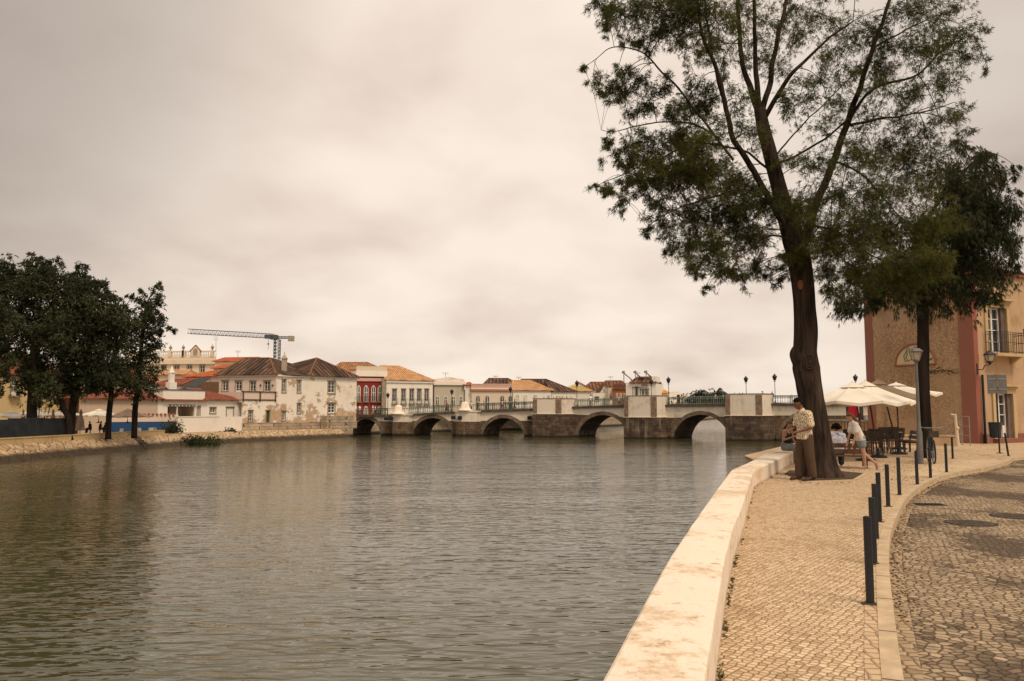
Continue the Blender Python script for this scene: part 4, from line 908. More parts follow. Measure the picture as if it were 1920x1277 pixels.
# H6 mixed roof house
roofhouse('white_arcade_house', 'white house with ornate pale arched windows below a low orange hipped roof', 962, 1034, 164, 166, 731.5, 713.5, 972, 1004, WHITE, T_TAN, 9, .5,
  [(x-4, 739, x+4, 758, 'garch', dict(gmat=PGLASS)) for x in (970, 985, 1003.5, 1029)])
roofhouse('white_arcade_house', 'white house with arched windows below a dark roof behind the first tall refuge', 1035, 1079, 166.2, 168, 734, 717, 1040, 1052, WHITE, T_DARK, 9, .5,
  [(x-4, 740, x+4, 758, 'garch', dict(gmat=PGLASS)) for x in (1045, 1055.5, 1069.5)])
roofhouse('dark_roofed_house', 'dark brown hipped roof rising behind the low orange hipped roof', 968, 1064, 178, 178, 728, 711, 978, 1026, WHITE, T_DARK, 12)
roofhouse('yellow_topped_house', 'small white house with a yellow roof slope right of the long white house', 1066, 1108, 176, 176, 733, 724, 1074, 1088, WHITE, tiles('yellow_roof', (.50, .34, .10), (.58, .42, .16), mossamt=.1), 6)
# gabled white house with orange roof
F = Fr(XY(1084, 186), XY(1113, 186)); t = thing('gabled_house', 'white gabled house with bright orange roof slope and one small window', 'house', F.pt(F.L/2, .5), lb)
zE, zR = Z(731, 186), Z(716.5, 186); mb = MB(); mb.slab([F.pt(-3, .5), F.pt(F.L, .5), F.pt(F.L, zE), F.pt(.2, zR), F.pt(-3, zE+.5)], -F.n*7); mb.build('wall', WHITE, t)
mb = MB(); a_, b_ = F.pt(.2, zR+.1, .3), F.pt(F.L+.4, zE-.1, .3); roofface(mb, [b_, a_, a_-F.n*8, b_-F.n*8], b_, b_-F.n*8); mb.face([a_, b_, b_-dz, a_-dz]); mb.build('roof', tiles('bright_orange_tiles', (.6, .2, .07), (.72, .3, .11), mossamt=.1), t)
r_ = F.rect(1098, 727, 1102, 733); F.box(MB(), *r_, -.02, .05).build('window', GLASS, t)
house('white_block', 'plain low white building with a flat roof right behind the bridge railing', 'house', XY(1112, 160), XY(1142, 160), .5, Z(737, 160), 6, WHITE, [(1116, 745, 1122, 752, 'sash')], None, group=lb)
roofhouse('brown_roofed_house', 'wide brown tiled roof left of the small gabled dormer house', 1098, 1160, 182, 182, 731, 716.5, 1112, 1150, WHITE, T_BROWN, 10)
roofhouse('brown_roofed_house', 'brown tiled roof behind the orange-fronted house with the rooftop terrace', 1132, 1176, 190, 190, 724, 714, 1140, 1170, WHITE, T_BROWN, 8)
F = Fr(XY(1124, 172), XY(1145, 172)); t = thing('gabled_house', 'small house with a steep white gable outlined by brown tiles and a round-topped opening', 'house', F.pt(F.L/2, .5), lb)
zE, zR = Z(737, 172), Z(719.5, 172); mb = MB(); mb.slab([F.pt(0, .5), F.pt(F.L, .5), F.pt(F.L, zE), F.pt(F.L*.5, zR), F.pt(0, zE)], -F.n*6); mb.build('wall', WHITE, t)
mb = MB()
for s_ in (0, F.L): a_, b_ = F.pt(F.L*.5, zR+.15, .3), F.pt(s_+(-.4 if s_ == 0 else .4), zE-.2, .3); roofface(mb, [b_, a_, a_-F.n*7, b_-F.n*7], b_, b_-F.n*7); mb.face([a_, b_, b_-dz*2.2, a_-dz*2.2])
mb.build('roof', T_BROWN, t); MB().slab(archpts(F, F.L*.35, F.L*.6, zE-.3, zE+1.1, .02), F.n*.04).build('window', PGLASS, t)
house('cream_block', 'narrow cream wall between the gabled dormer house and the orange-fronted house', 'house', XY(1141, 158), XY(1152, 158), .5, Z(727.5, 158), 5, CREAM, [], None, group=lb)
t, F = house('orange_fronted_house', 'orange rendered house with ornate pale arches and a brown rooftop terrace wall', 'house', XY(1152, 156), XY(1175, 156), .5, Z(730, 156), 6, BRICK, [(1155, 737, 1159, 748, 'garch'), (1162, 737, 1166, 748, 'garch'), (1169, 737, 1173, 748, 'garch')], None, group=lb)
zc = Z(730, 156); F.box(MB(), -.2, F.L+.2, zc, zc+.25, -6, .35).build('cornice', T_BROWN, t); mb = MB(); F.box(mb, 0, F.L, zc+.25, zc+.75, -.25, .1)
for k in range(6): u = .15+k*(F.L-.3)/5; F.box(mb, u-.15, u+.15, zc+.75, zc+1.05, -.25, .1)
mb.build('terrace_parapet', basic('maroon_parapet', (.16, .055, .04)), t)
# white building with solar heaters
t, F = house('solar_house', 'taller white house with solar water heaters on its brown roof behind the middle refuge', 'house', XY(1174, 152), XY(1231, 150), .5, Z(718, 151), 8, WHITE, [(1187, 727, 1190.5, 742, 'blind'), (1192, 726, 1195, 742, 'green'), (1197, 727, 1200.5, 742, 'blind'), (1204, 722.5, 1213, 726, 'sash'), (1202, 731, 1215, 744, 'sash')], None, group=lb)
zc = Z(718, 151); hip(F, t, F.L*.2, F.L*.95, zc+.06, zc+1.2, 5, F.L*.3, F.L*.85, T_BROWN); mb = MB(); F.box(mb, F.L*.86, F.L, zc, zc+1.2, -4, 0); mb.build('stair_tower', WHITE, t)
for px in (1166, 1188, 1208):
    u = F.uz(px, 712)[0]; p = F.pt(u, zc+.6, -1.5); q = thing('solar_heater', {1166: 'leftmost solar water heater on the rooftop, above the orange-fronted house', 1188: 'middle solar water heater on the roof of the taller white house', 1208: 'rightmost solar water heater on the roof of the taller white house'}[px], 'solar heater', p, 'solar water heaters on the roof')
    MB().slab([p+Vector((0, 0, 1.3)), p+Vector((0, -1, 1.3)), p+Vector((1.5, -1, .0)), p+Vector((1.5, 0, .0))], (.05, 0, .08)).build('panel', GLASS, q)
    MB().tube([p+Vector((-.1, -1.1, 1.55)), p+Vector((-.1, .1, 1.55))], .24, 10).build('tank', STEEL, q)
    mb = MB()
    for a_ in (-.9, -.1): mb.tube([p+Vector((0, a_, -.9)), p+Vector((0, a_, 1.4))], .04, 4); mb.tube([p+Vector((1.4, a_, -.9)), p+Vector((1.4, a_, .1))], .04, 4)
    mb.build('stand', STEEL, q)
roofhouse('orange_roofed_house', 'small house with a bright orange hipped roof beside the middle refuge lamp', 1231, 1252, 156, 156, 737, 726.5, 1236, 1242, WHITE, tiles('vivid_orange_tiles', (.62, .27, .07), (.75, .38, .12), mossamt=.1), 6)
for a_, b_, yy, lab in ((1254, 1275, 735, 'distant white building just right of the middle refuge lamp'), (1270, 1290, 740, 'distant low white building above the bridge railing, farthest right of the far bank')):
    house('distant_building', lab, 'house', XY(a_, 330), XY(b_, 330), .4, Z(yy, 330), 12, WHITE, [], None, group=lb)
# antennas
for px, y0, y1, Y, lab in ((405, 632, 668, 174, 'tall thin antenna with small heads at the right end of the balustraded palace'), (446, 658, 672, 166, 'thin roof aerial above the bright red roof'), (835.5, 699, 716, 160, 'forked roof aerial above the grey stone house'), (929.5, 705, 710, 172, 'small roof aerial on the dark hipped roof'), (972.5, 707, 716, 176, 'thin roof aerial between the two dark hipped roofs'), (1145, 706, 717, 186, 'roof aerial above the wide brown roofs'), (1195, 698, 712, 150, 'roof aerial between the solar water heaters')):
    a_ = W(px, y1+3, Y); b_ = W(px, y0, Y); mb = MB().tube([a_, b_], .045, 5); hgt = b_.z-a_.z
    for k in (0, .12): mb.tube([b_+Vector((-.6, 0, -k*hgt)), b_+Vector((.6, 0, -k*hgt))], .03, 4)
    tag(mb.build('antenna', STEEL), lab, 'antenna', 'roof aerials')
# crane
Yc = 230; t = thing('tower_crane', 'blue grey tower crane with long lattice jib standing behind the rooftops', 'crane', (*XY(515, Yc), 0))
def lattice(a, b, wv, hv, n, r=.06):
    mb = MB(); a, b = Vector(a), Vector(b); wv, hv = Vector(wv), Vector(hv)
    ch = [lambda k, q=q: a.lerp(b, k)+q for q in (-wv/2, wv/2, -wv/2+hv, wv/2+hv)]
    for c_ in ch: mb.tube([c_(0), c_(1)], r*1.4, 4)
    for i in range(n):
        k0, k1, km = i/n, (i+1)/n, (i+.5)/n
        for p, q in ((0, 2), (1, 3), (0, 1), (2, 3)): mb.tube([ch[p](k0), ch[q](km), ch[p](k1)], r, 4, False)
    return mb
b0 = Vector((*XY(510.5, Yc), 0)); wd = XY(520, Yc)[0]-XY(510.5, Yc)[0]
lattice((b0.x+wd/2, Yc, 0), (b0.x+wd/2, Yc, Z(636, Yc)), (wd, 0, 0), (0, wd, 0), 22, .09).build('mast', CRANE, t)
j0, j1 = W(354, 625.5, Yc-12), W(512, 634.5, Yc); lattice(j0, j1, (.3, 1.1, 0), (0, 0, 1.25), 22, .055).build('jib', CRANE, t)
k1 = W(541, 634.5, Yc+2); lattice(j1, k1, (.3, 1, 0), (0, 0, .5), 5, .06).build('counter_jib', CRANE, t)
p = W(546, 634, Yc+2); MB().box(p.x-.75, p.x+.75, p.y-.8, p.y+.8, p.z-.9, p.z+.6).build('counterweight', CONC, t)
p = W(514, 632, Yc); MB().box(p.x-1, p.x+1, p.y-1, p.y+1, p.z-.7, p.z+.6).build('slewing_head', CRANE, t); p = W(503, 631, Yc-1); MB().box(p.x-.9, p.x+.9, p.y-.6, p.y+.6, p.z-.6, p.z+.5).build('cab', CRANE, t)
p = W(503, 634, Yc-1); q = W(503, 655, Yc-1); mb = MB().tube([p, q], .05, 4); mb.lathe([(.3, 0), (.25, .25), (.1, .4)], W(503, 646, Yc-1), 8); mb.build('hoist_block', IRON, t)
# =================== near bank objects ===================
# bollards
BL = [(1632, 1133, 968, 0, 'nearest dark metal bollard, closest to the camera beside the kerb'), (1639, 1058, 932.5, 0, 'bollard directly behind the nearest one, overlapping its top'), (1643, 1010, 907, 0, 'third bollard along the kerb from the camera'),
      (1665.5, 950, 870.8, 0, 'bollard fifth from the camera along the kerb, above the bend'), (1649.5, 979, 886, 0, 'bollard fourth from the camera along the kerb'), (1686.7, 928.4, 857.6, 0, 'bollard left of the drain grate, sixth along the kerb'), (1720, 909.4, 845, 0, 'bollard standing in line with the street lamp foot'),
      (1745, 896.9, 839.7, 0, 'bollard in front of the parked bicycle'), (1775, 885.5, 831.8, 0, 'bollard at the end of the raised kerb before the sandy ramp'), (1786.5, 860, 820, 0, 'bollard in front of the low white ramp wall'), (1891, 855, 812, -.07, 'leaning bollard on the right in front of the house door')]
for i, (px, yb, yt, lean, lab) in enumerate(BL):
    c = G(px, yb, 0); top = W(px, yt, c.y); h = top.z
    t = thing('bollard', lab, 'bollard', c, 'bollards along the kerb')
    r = .032; mb = MB().lathe([(r, -.05), (r, h-.004), (r*.86, h)], (0, 0, 0), 20)
    mb.v = [c+Vector((v.x+(lean*1.6)*v.z, v.y, v.z)) for v in mb.v]; mb.build('post', IRON, t, smooth=True, auto=True)
    MB().lathe([(.075, .0005), (.072, .006), (.05, .012)], c, 16).build('foot_ring', SOIL, t)
# street lamp
def lantern(par, c, s, matp, matg):
    def fr(r0, z0, r1, z1, e=0.0): 
        mb = MB(); q = [(-1, -1), (1, -1), (1, 1), (-1, 1)]
        return mb
    q = [(-1, -1), (1, -1), (1, 1), (-1, 1)]
    lo = [c+Vector((x*.095*s, y*.095*s, .03*s)) for x, y in q]; hi = [c+Vector((x*.165*s, y*.165*s, .33*s)) for x, y in q]
    mb = MB()
    for i in range(4):
        mb.tube([lo[i], hi[i]], .014*s, 4); mb.tube([lo[i], lo[(i+1) % 4]], .016*s, 4); mb.tube([hi[i], hi[(i+1) % 4]], .02*s, 4)
    mb.lathe([(.05*s, -.10), (.07*s, -.03), (.14*s, .0), (.13*s, .02*s)], c, 8); o = mb.build('lantern_frame', matp, par)
    mb = MB()
    for i in range(4): j = (i+1) % 4; mb.face([lo[i]*.96+c*.04, lo[j]*.96+c*.04, hi[j]*.96+c*.04, hi[i]*.96+c*.04])
    mb.build('glass', matg, o)
    mb = MB(); ov = [c+Vector((x*.2*s, y*.2*s, .335*s)) for x, y in q]; md = [c+Vector((x*.10*s, y*.10*s, .45*s)) for x, y in q]; ap = [c+Vector((x*.045*s, y*.045*s, .47*s)) for x, y in q]
    for A, B in ((ov, md), (md, ap)):
        for i in range(4): j = (i+1) % 4; mb.face([A[i], A[j], B[j], B[i]])
    mb.face(ap); mb.face(ov[::-1]); mb.lathe([(.04*s, .47*s), (.045*s, .5*s), (.01, .56*s)], c, 8); mb.build('cap', matp, o)
    MB().ell(c+Vector((0, 0, .17*s)), (.04*s, .04*s, .07*s), 8, 6).build('bulb', WTRIM, o)
FROST, tt_, bb_ = newmat('frosted_lantern_glass'); bb_.inputs['Base Color'].default_value = (.55, .45, .32, 1); bb_.inputs['Roughness'].default_value = .35; bb_.inputs['Alpha'].default_value = .55
c = G(1726, 870, 0); ztop = W(1718, 676, c.y).z
t = thing('street_lamp', 'slim grey street lamp with a square glass lantern beside the bicycle and the rear tree', 'street lamp', c)
MB().lathe([(.085, 0), (.085, .9), (.06, .98), (.05, 1.2), (.038, ztop-.1)], c, 14).build('post', GREYP, t, smooth=True, auto=True)
lantern(t, Vector((c.x, c.y, ztop)), (W(1718, 648, c.y).z-ztop)/.56*1.0, GREYP, FROST)
# sign post with two boards seen from behind
c = G(1874.5, 850, 0); t = thing('sign_post', 'thin dark post carrying two blank grey sign boards seen from behind', 'sign', c)
zt = W(1874, 703, c.y).z; zb = W(1874, 738, c.y).z; mb = MB().tube([c, (c.x, c.y, zt+.02)], .028, 10); mb.lathe([(.12, 0), (.12, .01), (.04, .03)], c, 12); mb.build('post', IRON, t)
wd = 17/FPX*c.y
for s_ in (-1, 1):
    x = c.x+s_*(wd/2+.02); mb = MB().box(x-wd/2, x+wd/2, c.y-.06, c.y-.045, zb, zt); o = mb.build('sign_board', GREYP, t)
    mb = MB()
    for z in (zb+.15, zt-.15): mb.box(x-wd/2+.02, x+wd/2-.02, c.y-.075, c.y-.061, z-.02, z+.02)
    mb.build('bracket', STEEL, o)
# =================== right house ===================
RA, RB, RC = XY(1628, 41), XY(1831, 36.6), XY(2080, 42.5)
ROUGH, t_, b_ = newmat('rough_tan_render'); v = wpos(t_); f = nz(t_, v, 11, 5, .6, dist=.4); g = nz(t_, v, .9, 5); k9 = nz(t_, v, 32, 3)
col = ramp(t_, mth(t_, 'ADD', mth(t_, 'MULTIPLY', f, .7), mth(t_, 'MULTIPLY', k9, .3)), [(.34, (.20, .115, .06)), (.5, (.36, .225, .125)), (.66, (.54, .38, .22))]); col = mixc(t_, mth(t_, 'MULTIPLY', ss(t_, g, .45, .7), .55), col, (.20, .12, .06)); g4 = nz(t_, wpos(t_, (1.2, 1.2, .25)), 1.0, 6, .6); col = mixc(t_, mth(t_, 'MULTIPLY', ss(t_, g4, .50, .68), .5), col, (.13, .08, .05)); g5 = nz(t_, v, .45, 4); col = mixc(t_, mth(t_, 'MULTIPLY', ss(t_, g5, .5, .62), .35), col, (.50, .36, .22))
t_.links.new(col, b_.inputs['Base Color']); b_.inputs['Roughness'].default_value = .95; bump(t_, b_, mth(t_, 'ADD', f, k9), .9, .05)
OCHRE = plaster('ochre_render', (.47, .325, .20), stain=(.30, .18, .09), amt=.7, scale=.9); DRED = plaster('dusty_red_band', (.25, .105, .075), stain=(.20, .08, .05), amt=.5, scale=.8); DRED2 = plaster('bright_red_band', (.28, .11, .08), stain=(.26, .10, .06), amt=.4)
OSTONE = plaster('ochre_window_stone', (.50, .37, .20), stain=(.30, .2, .1), amt=.5)
Fl, Fr_ = Fr(RA, RB), Fr(RB, RC)
HT = W(1900, 517, 38).z
house_r = thing('ochre_house', 'ochre and rough tan two storey house with dusty red corner bands on the right', 'house', Fl.pt(Fl.L/2, 0, -3)); t = house_r
mb = MB(); Fl.wall(mb, 0, Fl.L, -.1, HT, []); mb.build('rough_side_wall', ROUGH, t)
ups = Fr_.rect(1851, 577, 1887, 663); dn = Fr_.rect(1866, 738, 1899, 822)
mb = MB(); Fr_.wall(mb, .002, Fr_.L, -.1, HT, [ups, dn], .32); mb.build('front_wall', OCHRE, t)
mb = MB(); F2_ = Fr(XY(2080, 42.5), (XY(2080, 42.5)[0]-4, 52)); F2_.box(mb, 0, F2_.L, -.1, HT, -.3, 0); F3_ = Fr((XY(2080, 42.5)[0]-4, 52), RA); F3_.box(mb, 0, F3_.L, -.1, HT, -.3, 0); mb.build('rear_wall', ROUGH, t)
u1 = Fl.uz(1627, 700)[0]; bw = .40
mb = MB(); Fl.box(mb, -.02, bw, -.1, HT, .002, .035); mb.build('red_band', DRED, t)
mb = MB(); Fl.box(mb, Fl.L-.62, Fl.L+.035, -.1, HT, .002, .04); mb.build('red_band', DRED, t)
mb = MB(); Fr_.box(mb, -.03, .30, -.1, HT, .002, .04)
for k in range(5): Fr_.box(mb, .30, .34, 1.2+k*1.3, 1.5+k*1.3, .002, .035)
mb.build('red_band', DRED2, t)
mb = MB(); Fr_.box(mb, .36, dn[0]-.3, -.1, .42, .002, .05); Fr_.box(mb, dn[1]+.3, Fr_.L, -.1, .42, .002, .05); mb.build('red_plinth', DRED, t)
Fr_.box(MB(), dn[0]-.35, dn[1]+.35, -.1, dn[2]-.001, .002, .3).build('door_step', DRED, t)
# upper window, cornice, balcony
def bigwin(r, nm, rows, solid):
    a, b, c_, d = r; e = .22; mb = MB()
    for q in ((a-e, a, c_-.02, d+e), (b, b+e, c_-.02, d+e), (a, b, d, d+e)): Fr_.box(mb, *q, -.02, .07)
    o = mb.build(nm, OSTONE, t); mb = MB()
    Fr_.box(mb, a-e-.06, b+e+.06, d+e+.001, d+e+.10, -.02, .14); Fr_.box(mb, a-e-.16, b+e+.16, d+e+.102, d+e+.2, -.02, .28); mb.build('cornice', OSTONE, o)
    mb = MB(); um = a+(b-a)*.5; fw = .055; lo = c_+.05; n_ = -.24
    wl, wr = a+.10, a+(b-a)*.80
    Fr_.box(mb, a, wl, c_, d, n_, -.05) if False else None
    for q in ((wl, wl+fw, lo, d), (wr-fw, wr, lo, d), ((wl+wr)/2-fw, (wl+wr)/2+fw, lo, d-fw), (wl+fw, wr-fw, d-fw*1.4, d-.001), (wl+fw, wr-fw, lo, lo+fw)): Fr_.box(mb, *q, n_, n_+.06)
    for k in range(1, rows):
        z = lo+solid+(d-lo-solid)*k/rows
        for q in ((wl+fw, (wl+wr)/2-fw), ((wl+wr)/2+fw, wr-fw)): Fr_.box(mb, *q, z-.018, z+.018, n_, n_+.05)
    if solid:
        for q in ((wl+fw, (wl+wr)/2-fw), ((wl+wr)/2+fw, wr-fw)): Fr_.box(mb, *q, lo+fw, lo+solid, n_+.002, n_+.045)
    mb.build('frame', WTRIM, o)
    Fr_.box(MB(), wl, wr, lo, d, n_-.04, n_-.005).build('pane', GLASS, o)
    Fr_.box(MB(), wr+.002, b-.001, c_, d, n_-.06, -.06).build('shutter', basic('grey_brown_shutter', (.13, .10, .085), .7), o)
    Fr_.box(MB(), a+.001, wl-.002, c_, d, n_-.06, -.2).build('jamb', OSTONE, o)
    return o
bigwin(ups, 'balcony_window', 4, .0); bigwin(dn, 'door', 3, .55)
r_ = Fr_.rect(1846, 664, 1905, 672); bz = ups[2]
u0, u1 = ups[0]-.35, ups[1]+.45
mb = MB(); Fr_.box(mb, u0, u1, bz-.16, bz-.02, .071, .62); bo = mb.build('balcony', OSTONE, t)
mb = MB(); mb.slab([Fr_.pt(u0+.15, bz-.161, .05), Fr_.pt(u0+.15, bz-.161, .5), Fr_.pt(u0+.15, bz-.5, .05)], Fr_.d*.14); mb.build('corbel', OSTONE, bo); mb = MB(); mb.slab([Fr_.pt(u1-.3, bz-.161, .05), Fr_.pt(u1-.3, bz-.161, .5), Fr_.pt(u1-.3, bz-.5, .05)], Fr_.d*.14); mb.build('corbel', OSTONE, bo)
mb = MB(); n = 14; H = .98
P_ = [Fr_.pt(u0+.05, 0, .08), Fr_.pt(u0+.05, 0, .57), Fr_.pt(u1-.05, 0, .57), Fr_.pt(u1-.05, 0, .08)]
for A_, B_, k in ((P_[0], P_[1], 4), (P_[1], P_[2], n), (P_[2], P_[3], 4)):
    for i in range(k+1): p = A_.lerp(B_, i/k); mb.tube([(p.x, p.y, bz-.02), (p.x, p.y, bz+H)], .010, 5, False)
    for z in (bz+.06, bz+H*.5, bz+H-.12, bz+H): mb.tube([(A_.x, A_.y, z), (B_.x, B_.y, z)], .012, 5)
for p in P_[1:3]: mb.tube([(p.x, p.y, bz-.02), (p.x, p.y, bz+H+.14)], .022, 6); mb.ell((p.x, p.y, bz+H+.17), .035, 8, 6)
mb.build('railing', IRON, bo)
MB().tube([Fr_.pt(.42, -.05, .10), Fr_.pt(.42, 3.15, .10)], .055, 8).build('drain_pipe', IRON, t)
mb = MB(); Fr_.box(mb, -.06, Fr_.L, HT+.001, HT+.16, -.1, .16); Fl.box(mb, 0, Fl.L+.05, HT+.001, HT+.16, -.1, .1); mb.build('red_cornice', DRED2, t)
mb = MB(); e = [Fl.pt(-.3, HT+.17, .3), Fl.pt(Fl.L+.3, HT+.17, .3)]; Rc = Vector((*RC, HT+.17)); Rd = Vector((RC[0]-4, 52, HT+.17)); pk = Vector((RB[0]+2.0, RB[1]+6.5, HT+1.9))
for a_, b_ in ((e[0], e[1]), (e[1], Rc), (Rc, Rd), (Rd, e[0])): roofface(mb, [a_, b_, pk], a_, b_)
mb.build('roof', T_BROWN, t)
# lunette plaque with horse outline
r0 = Fl.uz(1678, 684)[0]; r1 = Fl.uz(1757, 682)[0]; zb = Fl.uz(1718, 684)[1]; R_ = (r1-r0)/2; um = (r0+r1)/2
hgt = Fl.uz(1718, 643)[1]-zb; yr = hgt/R_
def arc(rr, n, k=24): return [Fl.pt(um+rr*math.cos(math.pi*i/k), zb+rr*yr*math.sin(math.pi*i/k), n) for i in range(k+1)]
pl = MB().slab(arc(R_*.9, .002), Fl.n*.03).build('lunette_plaque', plaster('plaque_cream', (.50, .40, .23), amt=.4), t)
MB().tube(arc(R_*.95, .03)+[Fl.pt(um-R_*.95, zb, .03), Fl.pt(um+R_*.95, zb, .03)], .05, 6).build('rim', DRED, pl)
hs_ = [(1697.5, 674), (1695, 668), (1698, 663), (1700.5, 658), (1701.5, 653), (1704, 652), (1706, 656), (1703.5, 659.5), (1708, 660), (1709, 663)], [(1700.5, 658), (1702, 665), (1699.5, 670), (1702, 674.5)], [(1697.5, 674), (1698.5, 678), (1702, 677), (1707, 675), (1712, 674.5)], [(1709, 657), (1710, 664), (1711.5, 671)], [(1742, 671), (1745, 673), (1750, 671)], [(1743, 676), (1746, 673.5), (1749, 676)]
mb = MB()
for pl_ in hs_:
    q = [Fl.uz(*p) for p in pl_]; mb.tube([Fl.pt(u, z, .036) for u, z in q], .020, 5)
mb.build('painted_outline', basic('faded_grey_blue_paint', (.07, .085, .08)), pl)
# wall lantern
p = W(1856, 679, 35.9); wl_ = thing('wall_lamp', 'wrought iron lantern on a curved bracket fixed to the red corner of the ochre house', 'wall lamp', Fr_.pt(.1, p.z, .0))
q = Fr_.pt(.12, p.z-.30, .04); mb = MB().tube([q, q+Vector((.15, -.2, -.02)), q.lerp(p, .6)+Vector((0, 0, -.02)), p+Vector((0, 0, -.12)), p+Vector((0, 0, -.02))], .022, 6); mb.tube([q+Vector((0, 0, -.22)), q+Vector((0, 0, .28))], .04, 6); mb.build('bracket', IRON, wl_)
lantern(wl_, p, 1.0, IRON, FROST)
# bin, ramp wall, handrails, white standpipe
c = Vector((*XY(1864, 36.2), 0)); t = thing('litter_bin', 'dark slatted litter bin on a grey frame beside the house door', 'bin', c)
MB().lathe([(.20, .28), (.23, .32), (.25, .92), (.27, .94), (.27, .98), (.2, .985)], c, 18).build('bin_body', IRON, t); mb = MB()
for s_ in (-1, 1): mb.tube([c+Vector((s_*.31, 0, 0)), c+Vector((s_*.31, 0, .95))], .02, 6)
mb.tube([c+Vector((-.31, 0, .3)), c+Vector((.31, 0, .3))], .02, 6); mb.build('frame', STEEL, t)
F = Fr(XY(1600, 35.8), XY(1791, 34.2)); t = thing('ramp_wall', 'long low pale wall edging the ramp against the ochre house', 'wall', F.pt(F.L/2, 0)); F.box(MB(), 0, F.L, -.05, .40, -.2, 0).build('wall', plaster('ramp_wall_paint', (.50, .35, .22), amt=.4), t); F.box(MB(), -.02, F.L+.02, .401, .46, -.23, .03).build('coping', KERB, t)
c = Vector((*XY(1793, 33.9), 0)); zt = W(1789, 776, c.y).z; tag(MB().tube([c, (c.x-.03, c.y, zt*.55), (c.x-.06, c.y, zt)], [.075, .06, .05], 10).tube([(c.x-.06, c.y, zt-.05), (c.x-.24, c.y, zt-.02)], .035, 8).ell((c.x, c.y, zt*.56), .085).build('standpipe', plaster('peeling_white_paint', (.62, .52, .38), lichen=.5)), 'peeling white upright pipe with a short spout at the end of the low ramp wall', 'pipe')
t = thing('hand_rail', 'grey steel handrail with sloping bars in front of the rough tan wall', 'railing', (*XY(1800, 34.6), 0)); mb = MB()
A_, B_, C_ = Vector((*XY(1752, 36.2), .35)), Vector((*XY(1801, 35.0), 1.25)), Vector((*XY(1816, 34.6), 1.25))
for dz_ in (0, -.42, -.82):
    a_ = Vector((A_.x, A_.y, max(.05, A_.z+dz_*.3))); mb.tube([a_, B_+Vector((0, 0, dz_)), C_+Vector((0, 0, dz_))], .022 if dz_ == 0 else .014, 6)
mb.build('rail', STEEL, t); mb = MB()
for p in (B_, C_): mb.tube([(p.x, p.y, 0), p], .022, 6)
p = A_.lerp(B_, .5); mb.tube([(p.x, p.y, 0), p], .018, 6); mb.build('post', STEEL, t)
# =================== parasols ===================
def parasol(px_ap, py_ap, px_l, px_r, py_rim, Y, pole_px, label, mat, n=8, rot=.2, tilt=0.0, group='open parasols over the near cafe tables'):
    ap = W(px_ap, py_ap, Y); zr = W(px_ap, py_rim, Y).z; r = (px_r-px_l)/2/FPX*Y; c = Vector((W((px_l+px_r)/2, py_rim, Y).x, Y, 0)); base = Vector((*XY(pole_px, Y), 0))
    t = thing('parasol', label, 'parasol', base, group); mb = MB(); top = Vector((ap.x, Y, ap.z))
    def rim(i, k, dz=0.0):
        a = 2*math.pi*i/n+rot; e = Vector((c.x+r*math.cos(a), c.y+r*math.sin(a), zr+tilt*math.cos(a)))
        q = top.lerp(e, k); q.z -= .10*r*math.sin(k*math.pi)*.25; return q+Vector((0, 0, dz))
    ks = (0.001, .2, .45, .7, .9, 1)
    for i in range(n):
        for a_, b_ in zip(ks, ks[1:]):
            sub = 4
            for s_ in range(sub):
                f0, f1 = s_/sub, (s_+1)/sub
                def P(k, f):
                    p, q = rim(i, k), rim(i+1, k); m_ = p.lerp(q, f); m_.z -= .05*r*k*math.sin(f*math.pi); return m_
                mb.face([P(a_, f0), P(b_, f0), P(b_, f1), P(a_, f1)])
    o = mb.build('canopy', mat, t, smooth=True, auto=True); mb = MB()
    for i in range(n):
        p, q = rim(i, 1), rim(i+1, 1); m_ = p.lerp(q, .5)-Vector((0, 0, .05*r)); mb.face([p, m_, m_-Vector((0, 0, .09)), p-Vector((0, 0, .08))]); mb.face([m_, q, q-Vector((0, 0, .08)), m_-Vector((0, 0, .09))])
    mb.build('valance', mat, o)
    mb = MB(); tv = top+Vector((0, 0, .05))
    for i in range(n):
        p, q = rim(i, .24, .03), rim(i+1, .24, .03); mb.face([tv, p, q])
        m_ = p.lerp(q, .5)
    mb.build('vent_cap', mat, o); MB().lathe([(.02, 0), (.03, .02), (.015, .05)], tv-Vector((0, 0, .02)), 8).build('finial', mat, t)
    mb = MB()
    for i in range(n): mb.tube([rim(i, .05, -.05), rim(i, .5, -.05), rim(i, 1, -.02)], .012, 4)
    hub = Vector((base.x, base.y, zr-.35+.1)) 
    for i in range(n): mb.tube([hub.lerp(top, .2), rim(i, .5, -.05)], .010, 4)
    mb.build('ribs', WOOD, t)
    MB().tube([base, (top.x*.5+base.x*.5, Y, top.z*.6), (top.x, Y, top.z-.02)], [.03, .028, .022], 8).build('pole', DWOOD, t)
    mb = MB().lathe([(.28, 0), (.28, .05), (.07, .1), (.05, .3)], base, 14); mb.build('foot', IRON, t)
    return t
parasol(1598, 719, 1500, 1699, 752, 24.5, 1619, 'nearest large white parasol, just right of the big tree trunk', CANVAS, 8, .1)
parasol(1622, 716, 1545, 1709, 752, 26, 1643, 'white parasol directly behind the nearest one, its edge showing above', CANVAS, 8, .45)
parasol(1646, 714.5, 1572, 1720, 744, 28, 1682, 'tan parasol behind the two nearest white parasols', CANVT, 8, .2)
parasol(1680, 719.5, 1600, 1757, 736.5, 31.5, 1683, 'flatter white parasol farthest back, passing behind the lamp post', CANVAS, 8, .3)
